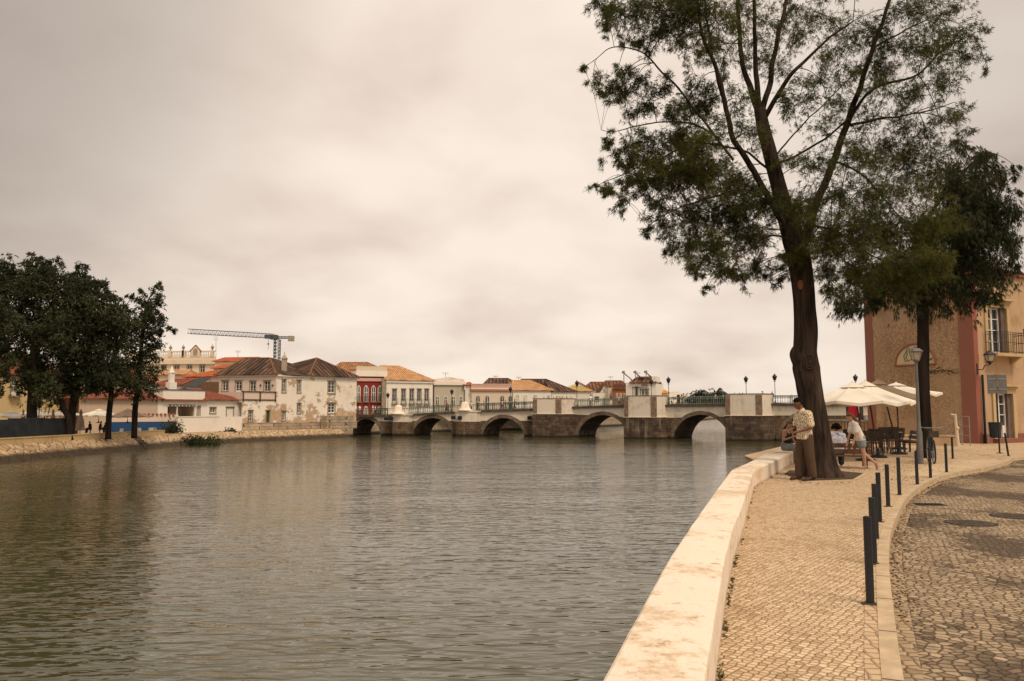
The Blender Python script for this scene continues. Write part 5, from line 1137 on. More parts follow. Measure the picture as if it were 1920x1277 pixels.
# =================== cafe furniture, benches ===================
def chair(loc, rz, label, grp='dark chairs at the near cafe tables'):
    global chair0
    if 'chair0' not in globals():
        t = thing('cafe_chair', label, 'chair'); 
        for s_ in (-1, 1):
            MB().tube([(s_*.19, .19, 0), (s_*.18, .17, .44)], .018, 6).build('leg', DWOOD, t); MB().tube([(s_*.19, -.22, 0), (s_*.19, -.19, .44), (s_*.19, -.24, .84)], .018, 6).build('leg', DWOOD, t)
        MB().box(-.21, .21, -.2, .21, .43, .46).build('seat', DWOOD, t); mb = MB()
        mb.obox((-.2, -.25, .50), (.4, 0, 0), (0, .02, 0), (0, -.045, .36)); mb.build('backrest', DWOOD, t); chair0 = t; o = t
    else: o = copy_tree(chair0)
    o.location = loc; o.rotation_euler = (0, 0, rz); tag(o, label, 'chair', grp); return o
def table(loc, label):
    global table0
    if 'table0' not in globals():
        t = thing('cafe_table', label, 'table'); MB().box(-.4, .4, -.4, .4, .71, .74).build('tabletop', basic('pale_table_top', (.42, .34, .25), .5), t)
        for x in (-1, 1):
            for y in (-1, 1): MB().tube([(x*.34, y*.34, 0), (x*.34, y*.34, .71)], .02, 6).build('leg', DWOOD, t)
        table0 = t; o = t
    else: o = copy_tree(table0)
    o.location = loc; tag(o, label, 'table', 'cafe tables under the near parasols'); return o
def gp(px, Y): x, y = XY(px, Y); return (x, y, 0)
for px, Y, lab in ((1625, 27.6, 'cafe table nearest the girl in the white shirt'), (1660, 29.5, 'cafe table in the middle of the group under the parasols'), (1655, 33, 'cafe table farthest back against the ochre house wall'), (1592, 30, 'cafe table behind the big tree, left of the girl')): table(gp(px, Y), lab)
CH = [(1614, 26.6, .3, 'dark chair immediately right of the girl, pushed to the nearest table'), (1636, 26.8, .1, 'dark chair with slatted back in front of the nearest cafe table'), (1640, 28.4, 2.9, 'dark chair on the far side of the nearest cafe table'), (1650, 28.3, .2, 'dark chair right of the tan parasol pole, facing away'),
      (1668, 28.6, -.2, 'dark chair at the right front of the middle cafe table'), (1676, 30.2, 1.6, 'dark square backed chair left of the open bench'), (1678, 32, 3.0, 'dark chair behind the parasol pole near the tan wall'), (1648, 31.8, .1, 'dark chair between the middle and the far cafe tables'),
      (1583, 28.6, .1, 'dark chair behind the seated person with the blue white shirt'), (1600, 31.4, 2.8, 'dark chair between the tree trunk and the girl, near the back')]
for px, Y, rz, lab in CH: chair(gp(px, Y), rz, lab)
def bench(loc, rz, label, seat=.42, wid=1.5, woodm=None, bh=.36):
    woodm = woodm or WOOD; t = thing('park_bench', label, 'bench')
    for s_ in (-1, 1):
        x = s_*(wid/2-.12); mb = MB(); mb.obox((x-.03, .16, 0), (.06, 0, 0), (0, .05, 0), (0, 0, seat)); mb.build('leg', DWOOD, t)
        mb = MB(); mb.obox((x-.03, -.26, 0), (.06, 0, 0), (0, .06, 0), (0, .0, seat)); mb.obox((x-.03, -.26, seat+.001), (.06, 0, 0), (0, .045, 0), (0, -.10, bh)); mb.build('leg', DWOOD, t)
        MB().obox((x-.03, -.2, seat-.06), (.06, 0, 0), (0, .36, 0), (0, 0, .05)).build('side_rail', DWOOD, t)
    mb = MB()
    for k in range(4): mb.box(-wid/2, wid/2, -.2+k*.11, -.12+k*.11, seat, seat+.03)
    mb.build('seat', woodm, t); mb = MB()
    for z in (.08, .24): mb.obox((-wid/2, -.225-z*.25, seat+z), (wid, 0, 0), (0, .025, 0), (0, -.03, .12))
    mb.build('backrest', woodm, t); t.location = loc; t.rotation_euler = (0, 0, rz); return t
bn = bench(gp(1580, 21.6), R(-14), 'wooden slatted bench right behind the big tree, the girl leaning on its back', .30, 1.25)
bn2 = bench(gp(1697, 29.0), R(78), 'dark wooden bench seen side on between the cafe chairs and the bicycle', .42, 1.2, DWOOD, .38)
# closed red parasol & kiosk terrace far right of the bridge
t = thing('parasol', 'closed red and green parasol behind the girl, left of the ochre house', 'parasol', (*XY(1599, 52), 0)); zt, zb = Z(745, 52), Z(783, 52); c = Vector((*XY(1599, 52), 0))
MB().lathe([(.42, zb), (.40, zb+.15), (.24, (zb+zt)/2), (.10, zt-.1), (.03, zt)], c, 9).build('folded_canopy', REDC, t); mb = MB(); mb.lathe([(.20, (zb+zt)/2+.25), (.11, zt-.08), (.04, zt+.01)], c, 9); mb.build('green_panel', GRC, t); MB().tube([c, (c.x, c.y, zb)], .04, 6).build('pole', WTRIM, t)
F = Fr(XY(1556, 58), XY(1625, 55)); t = thing('terrace_shelter', 'pale timber terrace shelter with white posts and slatted front beyond the big tree', 'shelter', F.pt(F.L/2, 0)); zf = Z(787, 56)
F.box(MB(), -1.2, F.L, -.3, zf-.12, -.3, 0).build('slatted_front', plaster('slatted_timber', (.36, .24, .13), amt=.5, scale=2), t); F.box(MB(), -1.3, F.L+.1, zf-.119, zf, -.5, .1).build('rail_top', CONC, t)
F.box(MB(), 1.0, F.L, zf+.001, Z(745, 56), -3, -2.8).build('white_panel', WHITE, t)
mb = MB()
for px in (1586, 1594, 1611):
    u = F.uz(px, 770)[0]; F.box(mb, u-.08, u+.08, zf, Z(742, 56), -.3, -.1)
mb.build('post', DWOOD, t)
mb = MB()
for k in range(16): u = -1+k*.26*1.1; F.box(mb, u, u+.05, .1, zf-.15, .002, .03)
mb.build('battens', WOOD, t); F.box(MB(), 1.1, F.L, zf+.01, zf+.25, -.6, -.4).build('back_rail', WTRIM, t)
# bicycle
t = thing('bicycle', 'dark bicycle seen from behind the handlebars leaning on the street lamp beside the rear tree', 'bicycle', gp(1742, 23.6)); c = Vector(gp(1742, 23.6)); ax = Vector((.34, .94, 0)).normalized(); sd_ = Vector((ax.y, -ax.x, 0)); Zv = Vector((0, 0, 1))
def wheel(o):
    pts = [o+ax*(.33*math.cos(a))+Zv*(.33*math.sin(a)) for a in np.linspace(0, 2*math.pi, 29)]; w_ = MB().tube(pts, .02, 6, False).build('wheel', IRON, t)
    MB().tube([o+ax*(.305*math.cos(a))+Zv*(.305*math.sin(a)) for a in np.linspace(0, 2*math.pi, 29)], .009, 5, False).build('rim', STEEL, w_); mb = MB()
    for a in np.linspace(0, 2*math.pi, 13)[:-1]: mb.tube([o, o+ax*(.3*math.cos(a))+Zv*(.3*math.sin(a))], .003, 3, False)
    mb.tube([o-sd_*.06, o+sd_*.06], .02, 8); mb.build('spokes', STEEL, w_)
fwh, rwh = c-ax*.52+Zv*.34, c+ax*.52+Zv*.34; wheel(fwh); wheel(rwh)
bb, st_, hd = c+ax*.06+Zv*.30, c+ax*.2+Zv*.82, c-ax*.34+Zv*.86
MB().tube([bb, st_], .018, 6).tube([bb, hd-Zv*.12], .02, 6).tube([st_-Zv*.04, hd], .018, 6).tube([bb, rwh], .012, 6).tube([st_-Zv*.06, rwh], .012, 6).build('frame', IRON, t)
MB().tube([hd+Zv*.12, hd-Zv*.1, fwh+sd_*.04], .015, 6).tube([hd-Zv*.1, fwh-sd_*.04], .015, 6).build('fork', IRON, t)
hb = hd+Zv*.16; MB().tube([hb-sd_*.30+ax*.12+Zv*.02, hb-sd_*.18, hb, hb+sd_*.18, hb+sd_*.30+ax*.12+Zv*.02], .014, 6).build('handlebar', STEEL, t)
MB().ell(st_+Zv*.14, (.09, .14, .04)).tube([st_, st_+Zv*.12], .012, 6).build('saddle', IRON, t)
b0 = hd-ax*.26-Zv*.02; mb = MB(); mb.prism([tuple((b0+sd_*x+ax*y).xy) for x, y in ((-.13, -.1), (.13, -.1), (.13, .1), (-.13, .1))], b0.z-.08, b0.z+.1); mb.build('basket', DWOOD, t)
MB().tube([bb-sd_*.08, bb+sd_*.08], .05, 8).tube([bb+sd_*.1, bb+sd_*.1-Zv*.16], .012, 5).build('crank', STEEL, t)
mb = MB().tube([rwh+ax*(.37*math.cos(a))+Zv*(.37*math.sin(a)) for a in np.linspace(.2, 2.4, 10)], .018, 5); mb.build('mudguard', IRON, t)
# tree pit
pit = [g2(*p, 0) for p in ((1470, 889), (1508, 904), (1600, 900.5), (1622, 887.5), (1560, 882), (1480, 882))]
sheet('soil_pit', pit, .004, SOIL)
mb = MB(); 
for a_, b_ in ((pit[1], pit[2]), (pit[2], pit[3])): F = Fr(a_, b_); F.box(mb, 0, F.L, -.02, .02, -.01, .08)
mb.build('pit_edging', KERB, kind='structure')
# =================== left cafe terrace ===================
def lparasol(px, pa, pl_, pr_, prm, Y, lab, mat=None): 
    p = parasol(px, pa, pl_, pr_, prm, Y, px, lab, mat or CANVAS, 8, .3, group='open parasols on the left bank terrace')
    for o in [p]+list(p.children_recursive):
        pass
    return p
lparasol(20, 772, -30, 70, 779, 80, 'leftmost open white parasol, partly outside the picture, below the yellow house')
lparasol(67, 767.5, 15, 110, 778, 88, 'white parasol in front of the yellow house, between the thick left trunks')
lparasol(120, 768.5, 82, 160, 778, 90, 'white parasol right of the leaning tree trunk on the left bank')
lparasol(186, 767, 150, 225, 778, 93, 'white parasol over the seated people on the left bank terrace')
lparasol(240, 766.5, 206, 282, 780, 93.5, 'tan and white parasol beside the blue painted wall on the left bank', CANVB)
for px, y0, y1, w_, Y, lab in ((44, 767, 800, 7, 79, 'furled brown parasol behind the mesh fence at far left'), (100, 766.5, 800, 7.5, 82, 'furled brown parasol behind the mesh fence between two trunks'), (152, 767, 807, 10, 85, 'large furled beige parasol right of the fence end')):
    c = Vector((*XY(px, Y), -1.45)); zt = Z(y0, Y)+1.45; zb = Z(y1, Y)+1.45; r = w_/FPX*Y; t = thing('parasol', lab, 'parasol', c, 'furled parasols on the left bank terrace')
    mb = MB().lathe([(r*.95, zb), (r*.8, zb+.1*(zt-zb)), (r*.55, zb+.5*(zt-zb)), (r*.25, zb+.75*(zt-zb)), (r*.33, zb+.85*(zt-zb)), (r*.15, zt-.1), (.02, zt)], c, 10); mb.build('folded_canopy', CANVB, t); MB().tube([c, (c.x, c.y, c.z+zb)], .04, 6).build('pole', DWOOD, t)
def whitechair(px, Y, rz, lab):
    t = thing('plastic_chair', lab, 'chair', (*XY(px, Y), -1.45), 'white chairs on the left bank terrace'); c = Vector((*XY(px, Y), -1.45))
    M_ = Matrix.Rotation(rz, 3, 'Z'); q = lambda x, y, z: c+M_ @ Vector((x, y, z))
    for x in (-.22, .22): 
        for y in (-.2, .2): MB().tube([q(x, y, 0), q(x, y, .45)], .025, 5).build('leg', WTRIM, t)
    MB().obox(q(-.25, -.25, .43), M_ @ Vector((.5, 0, 0)), M_ @ Vector((0, .5, 0)), (0, 0, .04)).build('seat', WTRIM, t); MB().obox(q(-.25, -.27, .47), M_ @ Vector((.5, 0, 0)), M_ @ Vector((0, .04, 0)), M_ @ Vector((0, -.08, .4))).build('backrest', WTRIM, t)
for px, Y, rz, lab in ((226, 91, 1.2, 'white chair left of the tan parasol pole'), (253, 93, .3, 'white chair by the stairs, left of a pair'), (266, 93.5, -2, 'white chair by the stairs, right of a pair'), (284, 95, .5, 'white chair in front of the blue wall, left one'), (296, 95.5, -.6, 'white chair in front of the blue wall next to the shrub')): whitechair(px, Y, rz, lab)
c = Vector((*XY(73.5, 80), -1.45)); lt = copy_tree(lamp); lt.name = 'terrace_lamp'; lt.location = c; zt = Z(748, 80)+1.45; lt.scale = (zt/4.2,)*3; tag(lt, 'old style lantern post standing between the left tree trunks', 'street lamp'); lt.pop('group', None)
# =================== foliage ===================
def rnd3(n): return rng.normal(size=(n, 3))
def unit(a): return a/np.maximum(np.linalg.norm(a, axis=1, keepdims=True), 1e-9)
def tufts(P, D, nn, L, wd, spread):
    """needle tufts: at points P with direction D, nn thin triangles each"""
    n = len(P); P = np.repeat(P, nn, 0); D = np.repeat(D, nn, 0)
    d = unit(D+rnd3(n*nn)*spread); l = L*rng.uniform(.55, 1.15, (n*nn, 1)); s = unit(np.cross(d, rnd3(n*nn)))*wd*rng.uniform(.7, 1.3, (n*nn, 1))
    mid = P+d*l*.5; 
    V = np.stack([P-s*.5, P+s*.5, mid+s*.5+np.array([0, 0, -.02])*l, P+d*l+np.array([0, 0, -.10])*l, mid-s*.5+np.array([0, 0, -.02])*l], 1)
    idx = np.arange(n*nn)[:, None]*5
    V = V[:, [0, 1, 2, 3, 4]].reshape(-1, 3)
    F = np.concatenate([idx+np.array([[0, 1, 2, 4]]), idx+np.array([[4, 2, 3, 3]])], 0)
    return V, idx
def tuft_mesh(name, P, D, nn, L, wd, spread, mat, par):
    n = len(P); P = np.repeat(P, nn, 0); D = np.repeat(D, nn, 0); N_ = n*nn
    d = unit(D+rnd3(N_)*spread); l = L*rng.uniform(.55, 1.2, (N_, 1)); s = unit(np.cross(d, rnd3(N_)))*wd*rng.uniform(.7, 1.3, (N_, 1))
    drop = np.array([[0, 0, -1.0]])*l*.12
    V = np.stack([P-s*.35, P+s*.35, P+d*l*.55+s*.5+drop*.3, P+d*l+drop, P+d*l*.55-s*.5+drop*.3], 1).reshape(-1, 3)
    i = np.arange(N_)[:, None]*5
    F = np.concatenate([i+np.array([[0, 1, 2]]), i+np.array([[0, 2, 4]]), i+np.array([[4, 2, 3]])], 0)
    return nmesh(name, V, F, mat, par)
def curve(pts, n=24):
    P = smooth3(pts, max(2, n//max(1, len(pts)-1))); return P
def smooth3(P, n):
    P = [Vector(p) for p in P]; out = []
    for i in range(len(P)-1):
        p0, p1, p2, p3 = P[max(i-1, 0)], P[i], P[i+1], P[min(i+2, len(P)-1)]
        for k in range(n):
            t = k/n; out.append(.5*((2*p1)+(p2-p0)*t+(2*p0-5*p1+4*p2-p3)*t*t+(3*p1-p0-3*p2+p3)*t**3))
    return out+[P[-1]]
def tree(name, label, trunk, limbs, blobs, Y, barkm, leafm, spec, depthr=2.2, base_z=0.0, group=None, nseg=14, blob_y=None):
    """trunk: [(px,py,halfwidth px)], limbs: [(pts [(px,py,dy)], r0, r1)], blobs: [(px,py,r,density)]"""
    sc = Y/FPX; c = W(trunk[0][0], trunk[0][1], Y); root = thing(name, label, 'tree', (c.x, c.y, base_z), group)
    T = [W(x, y, Y) for x, y, _ in trunk]; T[0].z = base_z-.1; ra = [q[2]*sc*.93 for q in trunk]
    Pn = smooth3(T, 6); rr = np.interp(np.linspace(0, len(T)-1, len(Pn)), range(len(T)), ra)
    mb = MB(); mb.tube(Pn, list(rr), nseg*2)
    hgt = T[-1].z-T[0].z
    for i, v in enumerate(mb.v):
        k = i//(nseg*2); a = 2*math.pi*(i % (nseg*2))/(nseg*2)
        if k < len(Pn):
            ctr = Pn[k]; q = v-ctr; zrel = (v.z-T[0].z); flare = math.exp(-max(zrel, 0)*2.2)*(1 if nseg > 10 else .3)
            f = 1+.10*mnoise.noise(Vector((math.cos(a)*1.6, math.sin(a)*1.6, v.z*.5)))*2+.10*flare*math.sin(a*5+1)+.045*mnoise.noise(Vector((math.cos(a)*5, math.sin(a)*5, v.z*1.3)))*2
            mb.v[i] = ctr+q*f
    trunk_o = mb.build('trunk', barkm, root, smooth=True)
    skel = [(p, r) for p, r in zip(Pn[len(Pn)//3:], rr[len(Pn)//3:])]
    lm = MB()
    for pts, r0, r1 in limbs:
        r0 *= .62; r1 *= .62
        q = smooth3([W(x, y, Y+dy) for x, y, dy in pts], 6); q = [p+mnoise.noise_vector(p*1.9)*.05*min(1, k/6) for k, p in enumerate(q)]; rs = np.linspace(r0, r1, len(q)); lm.tube(q, list(rs), 8); skel += list(zip(q, rs))
    if limbs: lm.build('limbs', barkm, root, smooth=True)
    SK = np.array([tuple(p) for p, _ in skel]); SR = np.array([r for _, r in skel])
    ex = []
    for i, a in enumerate(blobs):
        for b_ in blobs[i+1:]:
            dd = math.hypot(a[0]-b_[0], a[1]-b_[1])
            if 24 < dd < 64 and min(a[3], b_[3]) > .79 and rng.random() < spec.get('fill', .3): ex.append(((a[0]+b_[0])/2, (a[1]+b_[1])/2, min(a[2], b_[2])*.8, min(a[3], b_[3])*.75))
    blobs = blobs+ex
    TP, TD = [], []; tw = MB(); by = blob_y or (lambda px: 0.0)
    for bi, (px, py, r, den) in enumerate(blobs):
        yb = Y+by(px)+rng.uniform(-1, 1)*depthr*spec.get('dscale', 1); cc = np.array(W(px, py, yb)); rw = r*sc
        k = np.argmin(((SK-cc)**2).sum(1)+(SK[:, 2] > cc[2]+.3)*.5); p0 = Vector(SK[k]); e = Vector(cc)
        m1 = p0.lerp(e, .5)+Vector((0, 0, .12*(e-p0).length)); br = smooth3([p0, m1, e], 5); rb = min(SR[k]*.6, spec['twig']*2.2)
        tw.tube(br, list(np.linspace(rb, spec['twig'], len(br))), 5, False)
        ns = max(3, int(den*spec['sprays']*(r/40)**2))
        for s_ in range(ns):
            d = unit(rnd3(1))[0]; d[2] = d[2]*.75; st = cc+unit(rnd3(1))[0]*rw*rng.uniform(0, 1) ** .6*1.02; ln = rw*rng.uniform(.4, .85); 
            en = st+d*ln; en[2] -= ln*spec['droop']; md = (st+en)/2+np.array([0, 0, ln*.12])
            if s_ % 2 == 0 or spec.get('alltwigs'): tw.tube([Vector(cc).lerp(Vector(st), .3), Vector(st), Vector(md), Vector(en)], [spec['twig']*.8, spec['twig']*.6, spec['twig']*.45, spec['twig']*.25], 3, False)
            nt_ = spec['per']; tt = rng.uniform(.1, 1.05, nt_)[:, None]
            Pq = (1-tt)**2*st+2*tt*(1-tt)*md+tt**2*en+rnd3(nt_)*spec['jit']*rw; TP.append(Pq); TD.append(np.repeat((en-st)[None]/max(ln, 1e-6), nt_, 0)*.8+np.array([0, 0, spec['up']]))
    tw.build('twigs', barkm, root)
    P = np.concatenate(TP); D = np.concatenate(TD); print(name, 'tufts', len(P))
    tuft_mesh('crown', P, D, spec['nn'], spec['L'], spec['w'], spec['spread'], leafm, root)
    return root
near = dict(twig=.006, alltwigs=True, sprays=30, per=14, jit=.15, nn=8, L=.125, w=.0085, spread=.55, droop=.25, up=-.05)
BLN = []
def B(s, den=1.0):
    for q in s.split():
        x, y, r = q.split(','); BLN.append((float(x), float(y), float(r), den))
B('1130,8,30 1160,28,36 1200,15,45 1250,28,50 1228,68,30 1272,78,28 1142,52,20 1300,10,50 1342,40,42 1382,18,42 1330,98,28 1180,75,18', 1.0)
B('1096,132,16 1128,160,24 1152,185,30 1190,150,28 1200,198,36 1243,172,30 1285,192,32 1312,150,30 1322,205,38 1250,212,26 1160,125,14', .85)
B('1138,262,17 1150,288,24 1186,266,28 1226,272,40 1272,252,40 1322,260,42 1182,302,26 1290,290,40 1235,310,30 1205,345,28 1170,330,18', 1.0)
B('1116,352,15 1150,352,22 1166,374,20 1200,330,30 1246,335,40 1292,332,46 1342,322,46 1384,352,45 1235,375,26', 1.1)
B('1214,432,16 1242,412,30 1284,402,44 1332,402,46 1382,392,46 1252,462,20 1290,456,36 1342,466,42 1392,452,42 1302,496,22 1352,506,30 1392,518,24 1430,496,28 1422,440,34 1452,520,18 1322,540,8', 1.15)
B('1400,252,42 1380,185,38 1450,120,48 1500,62,48 1480,200,42 1540,150,42 1600,142,42 1560,245,42 1522,302,42 1620,225,44 1440,40,45 1400,90,38 1350,130,34 1500,180,36 1575,190,36 1470,290,34 1340,180,32', .5)
B('1540,28,42 1590,58,46 1560,90,36 1480,20,36 1640,60,42 1640,130,38', .6)
B('1700,18,46 1760,28,46 1792,78,40 1828,62,24 1820,108,26 1852,130,15 1740,98,46 1682,88,46 1662,158,42 1722,168,42 1780,158,36 1800,206,24 1762,222,36 1702,240,46 1800,250,20', .72)
B('1640,282,46 1700,302,50 1745,275,36 1620,350,50 1560,362,36 1680,370,50 1735,345,44 1590,300,34', .9)
B('1600,425,52 1660,440,54 1720,430,48 1765,415,34 1620,495,46 1680,505,50 1735,495,44 1770,482,26 1558,468,42 1556,520,30 1600,525,34 1530,430,36 1500,480,34 1520,380,34 1480,400,34 1440,380,34', 1.35)
LIM = [([(1424, 215, 0), (1405, 160, .1), (1392, 120, .2), (1385, 60, .4), (1383, 0, .5), (1378, -120, .7)], .135, .05), ([(1424, 210, 0), (1418, 140, -.2), (1415, 60, -.3), (1412, -110, -.4)], .13, .05),
       ([(1428, 210, 0), (1447, 140, .2), (1461, 60, .2), (1476, 0, .2), (1500, -120, .1)], .12, .045), ([(1434, 220, 0), (1470, 160, -.5), (1500, 122, -.7), (1545, 82, -1), (1600, 40, -1.2)], .10, .025),
       ([(1500, 482, 0), (1530, 385, .3), (1562, 305, .4), (1590, 230, .4), (1613, 162, .3), (1638, 85, .2), (1662, 20, .1), (1690, -90, 0)], .17, .05),
       ([(1482, 445, 0), (1422, 335, -.4), (1378, 262, -.6), (1356, 180, -.7), (1334, 108, -.8), (1310, 30, -.8), (1300, -80, -.8)], .13, .04), ([(1372, 250, -.6), (1352, 160, -.4), (1332, 80, -.2), (1322, 0, 0)], .08, .04),
       ([(1375, 300, -.6), (1315, 222, -.9), (1270, 167, -1), (1235, 130, -1), (1203, 98, -1.1), (1160, 85, -1.2), (1122, 105, -1.2), (1094, 126, -1.2)], .05, .009), ([(1352, 262, -.6), (1300, 232, -.2), (1232, 228, .2), (1160, 246, .3), (1130, 244, .4)], .045, .009),
       ([(1455, 330, 0), (1390, 282, .6), (1300, 270, 1), (1230, 300, 1.1), (1150, 335, 1.1), (1118, 350, 1.1)], .05, .009), ([(1470, 400, 0), (1400, 360, -.8), (1330, 370, -1.2), (1250, 400, -1.3), (1215, 425, -1.3)], .05, .009),
       ([(1595, 220, .4), (1640, 165, 0), (1720, 140, -.4), (1775, 90, -.6), (1830, 60, -.6)], .07, .012), ([(1590, 235, .4), (1660, 222, .9), (1735, 210, 1.2), (1790, 190, 1.3)], .06, .012),
       ([(1452, 310, 0), (1500, 288, .6), (1560, 250, .9), (1592, 222, .5)], .05, .04), ([(1450, 300, 0), (1480, 260, .5), (1560, 180, 1), (1620, 120, 1.2)], .04, .015), ([(1560, 300, .4), (1620, 330, 1), (1680, 400, 1.3), (1740, 440, 1.4)], .05, .012),
       ([(1520, 420, .2), (1580, 440, -.8), (1640, 480, -1.2), (1700, 500, -1.3)], .05, .012), ([(1505, 470, 0), (1450, 440, -.6), (1400, 470, -1), (1350, 500, -1.2)], .04, .01), ([(1638, 90, .2), (1690, 60, .5), (1750, 30, .6)], .05, .015)]
BLN2 = [(x, y-95-rng.uniform(0, 60), 45, .5) for x in range(1180, 1760, 55) for y in (10,)]
trunk = [(1540, 896, 42), (1536, 880, 34), (1533, 850, 29.5), (1527, 800, 26.5), (1521, 750, 24.5), (1515, 715, 25.5), (1511, 690, 27), (1510, 660, 23), (1511, 620, 22.5), (1507, 560, 21.5), (1500, 500, 22.5), (1488, 450, 22), (1472, 400, 17.5), (1458, 340, 15.5), (1445, 290, 14), (1432, 240, 12.5), (1425, 205, 11.5)]
tr = tree('casuarina_tree', 'tall fine needled tree with a thick dark leaning trunk on the near pavement', trunk, LIM, BLN+BLN2, 18.7, BARK, LEAFN, near, 1.7)
# burl and knots
p = W(1494, 668, 18.65); mb = MB().ell(p, (.14, .2, .26), 16, 12); mb.v = [v+(v-p).normalized()*.04*mnoise.noise(v*5) for v in mb.v]; mb.build('burl', BARK, tr, smooth=True)
p = W(1517, 679, 18.40); mb = MB()
for k in range(2): mb.tube([p+Vector((math.cos(a)*(.13-.05*k), -.02-.0*k, math.sin(a)*(.16-.06*k))) for a in np.linspace(0, 2*math.pi, 18)], .03, 6, False)
mb.ell(p, (.07, .05, .09), 10, 8); mb.build('knot', BARK, tr, smooth=True)
p = W(1501, 534, 18.40); MB().ell(p, (.07, .04, .12), 12, 8).build('scar', basic('exposed_orange_wood', (.20, .07, .025)), tr)
BLN = []
B('1838,300,28 1868,330,26 1888,382,28 1822,350,46 1858,420,44 1898,450,24 1832,480,44 1876,508,26 1905,495,14 1802,270,20 1780,330,40 1850,285,18', 1.6)
B('1782,400,44 1742,450,46 1692,500,46 1640,520,40 1600,560,26 1582,575,14 1642,560,22 1700,558,24 1752,560,28 1802,545,36 1848,540,26 1780,500,40 1730,530,36 1830,430,40 1800,450,40 1840,390,40 1620,575,12 1570,560,16', 1.7)
B('1905,312,10 1898,330,12 1885,350,16 1912,360,8', .6)
far2 = dict(twig=.008, alltwigs=True, sprays=30, per=13, jit=.2, nn=7, L=.17, w=.015, spread=.5, droop=.75, up=-.6)
tree('casuarina_tree', 'darker drooping tree with straight trunk before the rough side wall of the ochre house', [(1734, 853, 21), (1734, 835, 15), (1733, 780, 12), (1731, 700, 11.5), (1731, 640, 11), (1729, 580, 10.5), (1722, 500, 10), (1720, 420, 8)],
     [([(1722, 440, 0), (1760, 380, .3), (1810, 320, .5), (1840, 290, .5)], .13, .03), ([(1722, 470, 0), (1790, 440, -.6), (1860, 410, -.8)], .1, .03), ([(1720, 500, 0), (1670, 500, .4), (1620, 540, .5)], .09, .02), ([(1725, 560, 0), (1780, 520, .9), (1850, 500, 1)], .08, .02)], BLN, 26.0, BARKF, LEAFD, far2, 1.6)
# drooping twig on rough wall
# left bank trees
FL = dict(twig=.03, sprays=62, per=10, jit=.17, nn=5, L=.34, w=.085, spread=.9, droop=.25, up=.25, dscale=1.0)
def ltree(label, tr_, blobs, Y, lim=(), den=1.0, gp_='dark leafy trees on the left bank'):
    global BLN
    BLN = []; B(blobs, den); return tree('leafy_tree', label, tr_, [(l, a, b) for l, a, b in lim], BLN, Y, BARKF, LEAFL, FL, 2.6, -1.45, gp_, 8)
ltree('leafy tree at the far left edge, its crown cut by the picture edge', [(-22, 816, 7), (-20, 740, 6), (-15, 640, 5)], '-10,530,36 10,500,20 16,530,28 5,570,32 12,610,28 8,650,26 5,690,22 -15,600,40 -20,660,40 4,715,16 0,745,10 -25,520,40', 74)
ltree('tallest leafy tree on the left bank with the thickest trunk behind the mesh fence', [(60, 822, 10), (59, 790, 9), (60, 750, 8.5), (62, 690, 7), (65, 610, 5)],
      '50,520,28 40,545,26 78,500,18 60,488,11 100,505,20 72,530,32 110,540,34 45,580,28 85,580,40 50,620,32 90,630,42 45,665,24 85,680,38 60,715,24 95,715,24 120,590,36 125,640,34 55,495,8 104,488,9 45,700,16 38,735,8 75,745,14', 77, [([(60, 700, 0), (40, 620, .5), (45, 540, .8)], .2, .05), ([(61, 690, 0), (90, 600, -.5), (105, 530, -.6)], .2, .05)])
ltree('leafy tree with a leaning trunk, third from the left on the left bank', [(131, 815, 7), (128, 785, 5.5), (119, 765, 5.5), (112, 735, 6), (118, 680, 6), (125, 620, 5)],
      '140,515,20 155,530,26 130,550,34 165,560,32 150,600,42 185,590,26 120,620,30 165,650,42 130,690,34 110,720,26 135,730,20 90,735,16 150,495,10 175,530,14 190,535,14 200,560,10 100,755,9 112,762,7', 79)
ltree('leafy tree with a slim upright trunk beside the furled beige parasol', [(134, 816, 7.5), (134, 790, 6.5), (138, 750, 6.5), (150, 700, 6), (170, 640, 5)],
      '205,560,20 195,590,30 215,600,26 185,630,36 220,640,30 200,670,40 170,690,30 185,715,26 160,720,20 215,700,24 150,735,10 205,545,9 222,575,14 170,735,12', 81)
ltree('narrow leafy tree in front of the tan wall, left of the blue base', [(203, 812, 6), (204, 780, 5.2), (208, 745, 5), (212, 700, 4.5), (218, 620, 4)],
      '235,585,20 225,615,26 240,650,24 228,690,26 210,710,22 235,720,20 190,720,14 245,560,8 215,575,12 222,735,12 240,610,18', 84)
ltree('rightmost leafy tree on the left bank with a long branch reaching right', [(252, 800, 6), (253, 770, 5.2), (257, 740, 4.8), (262, 690, 4.5), (268, 620, 4), (275, 570, 3)],
      '262,560,14 290,548,14 297,538,8 285,570,20 268,590,22 292,600,18 275,625,24 290,650,20 268,670,26 285,695,20 262,715,24 280,735,12 250,690,18 305,608,10 318,612,8 326,620,6 255,740,14 262,548,8 298,585,8 252,620,16 284,725,14', 87, [([(266, 640, 0), (285, 610, 0), (305, 606, 0), (324, 618, 0)], .1, .02)])
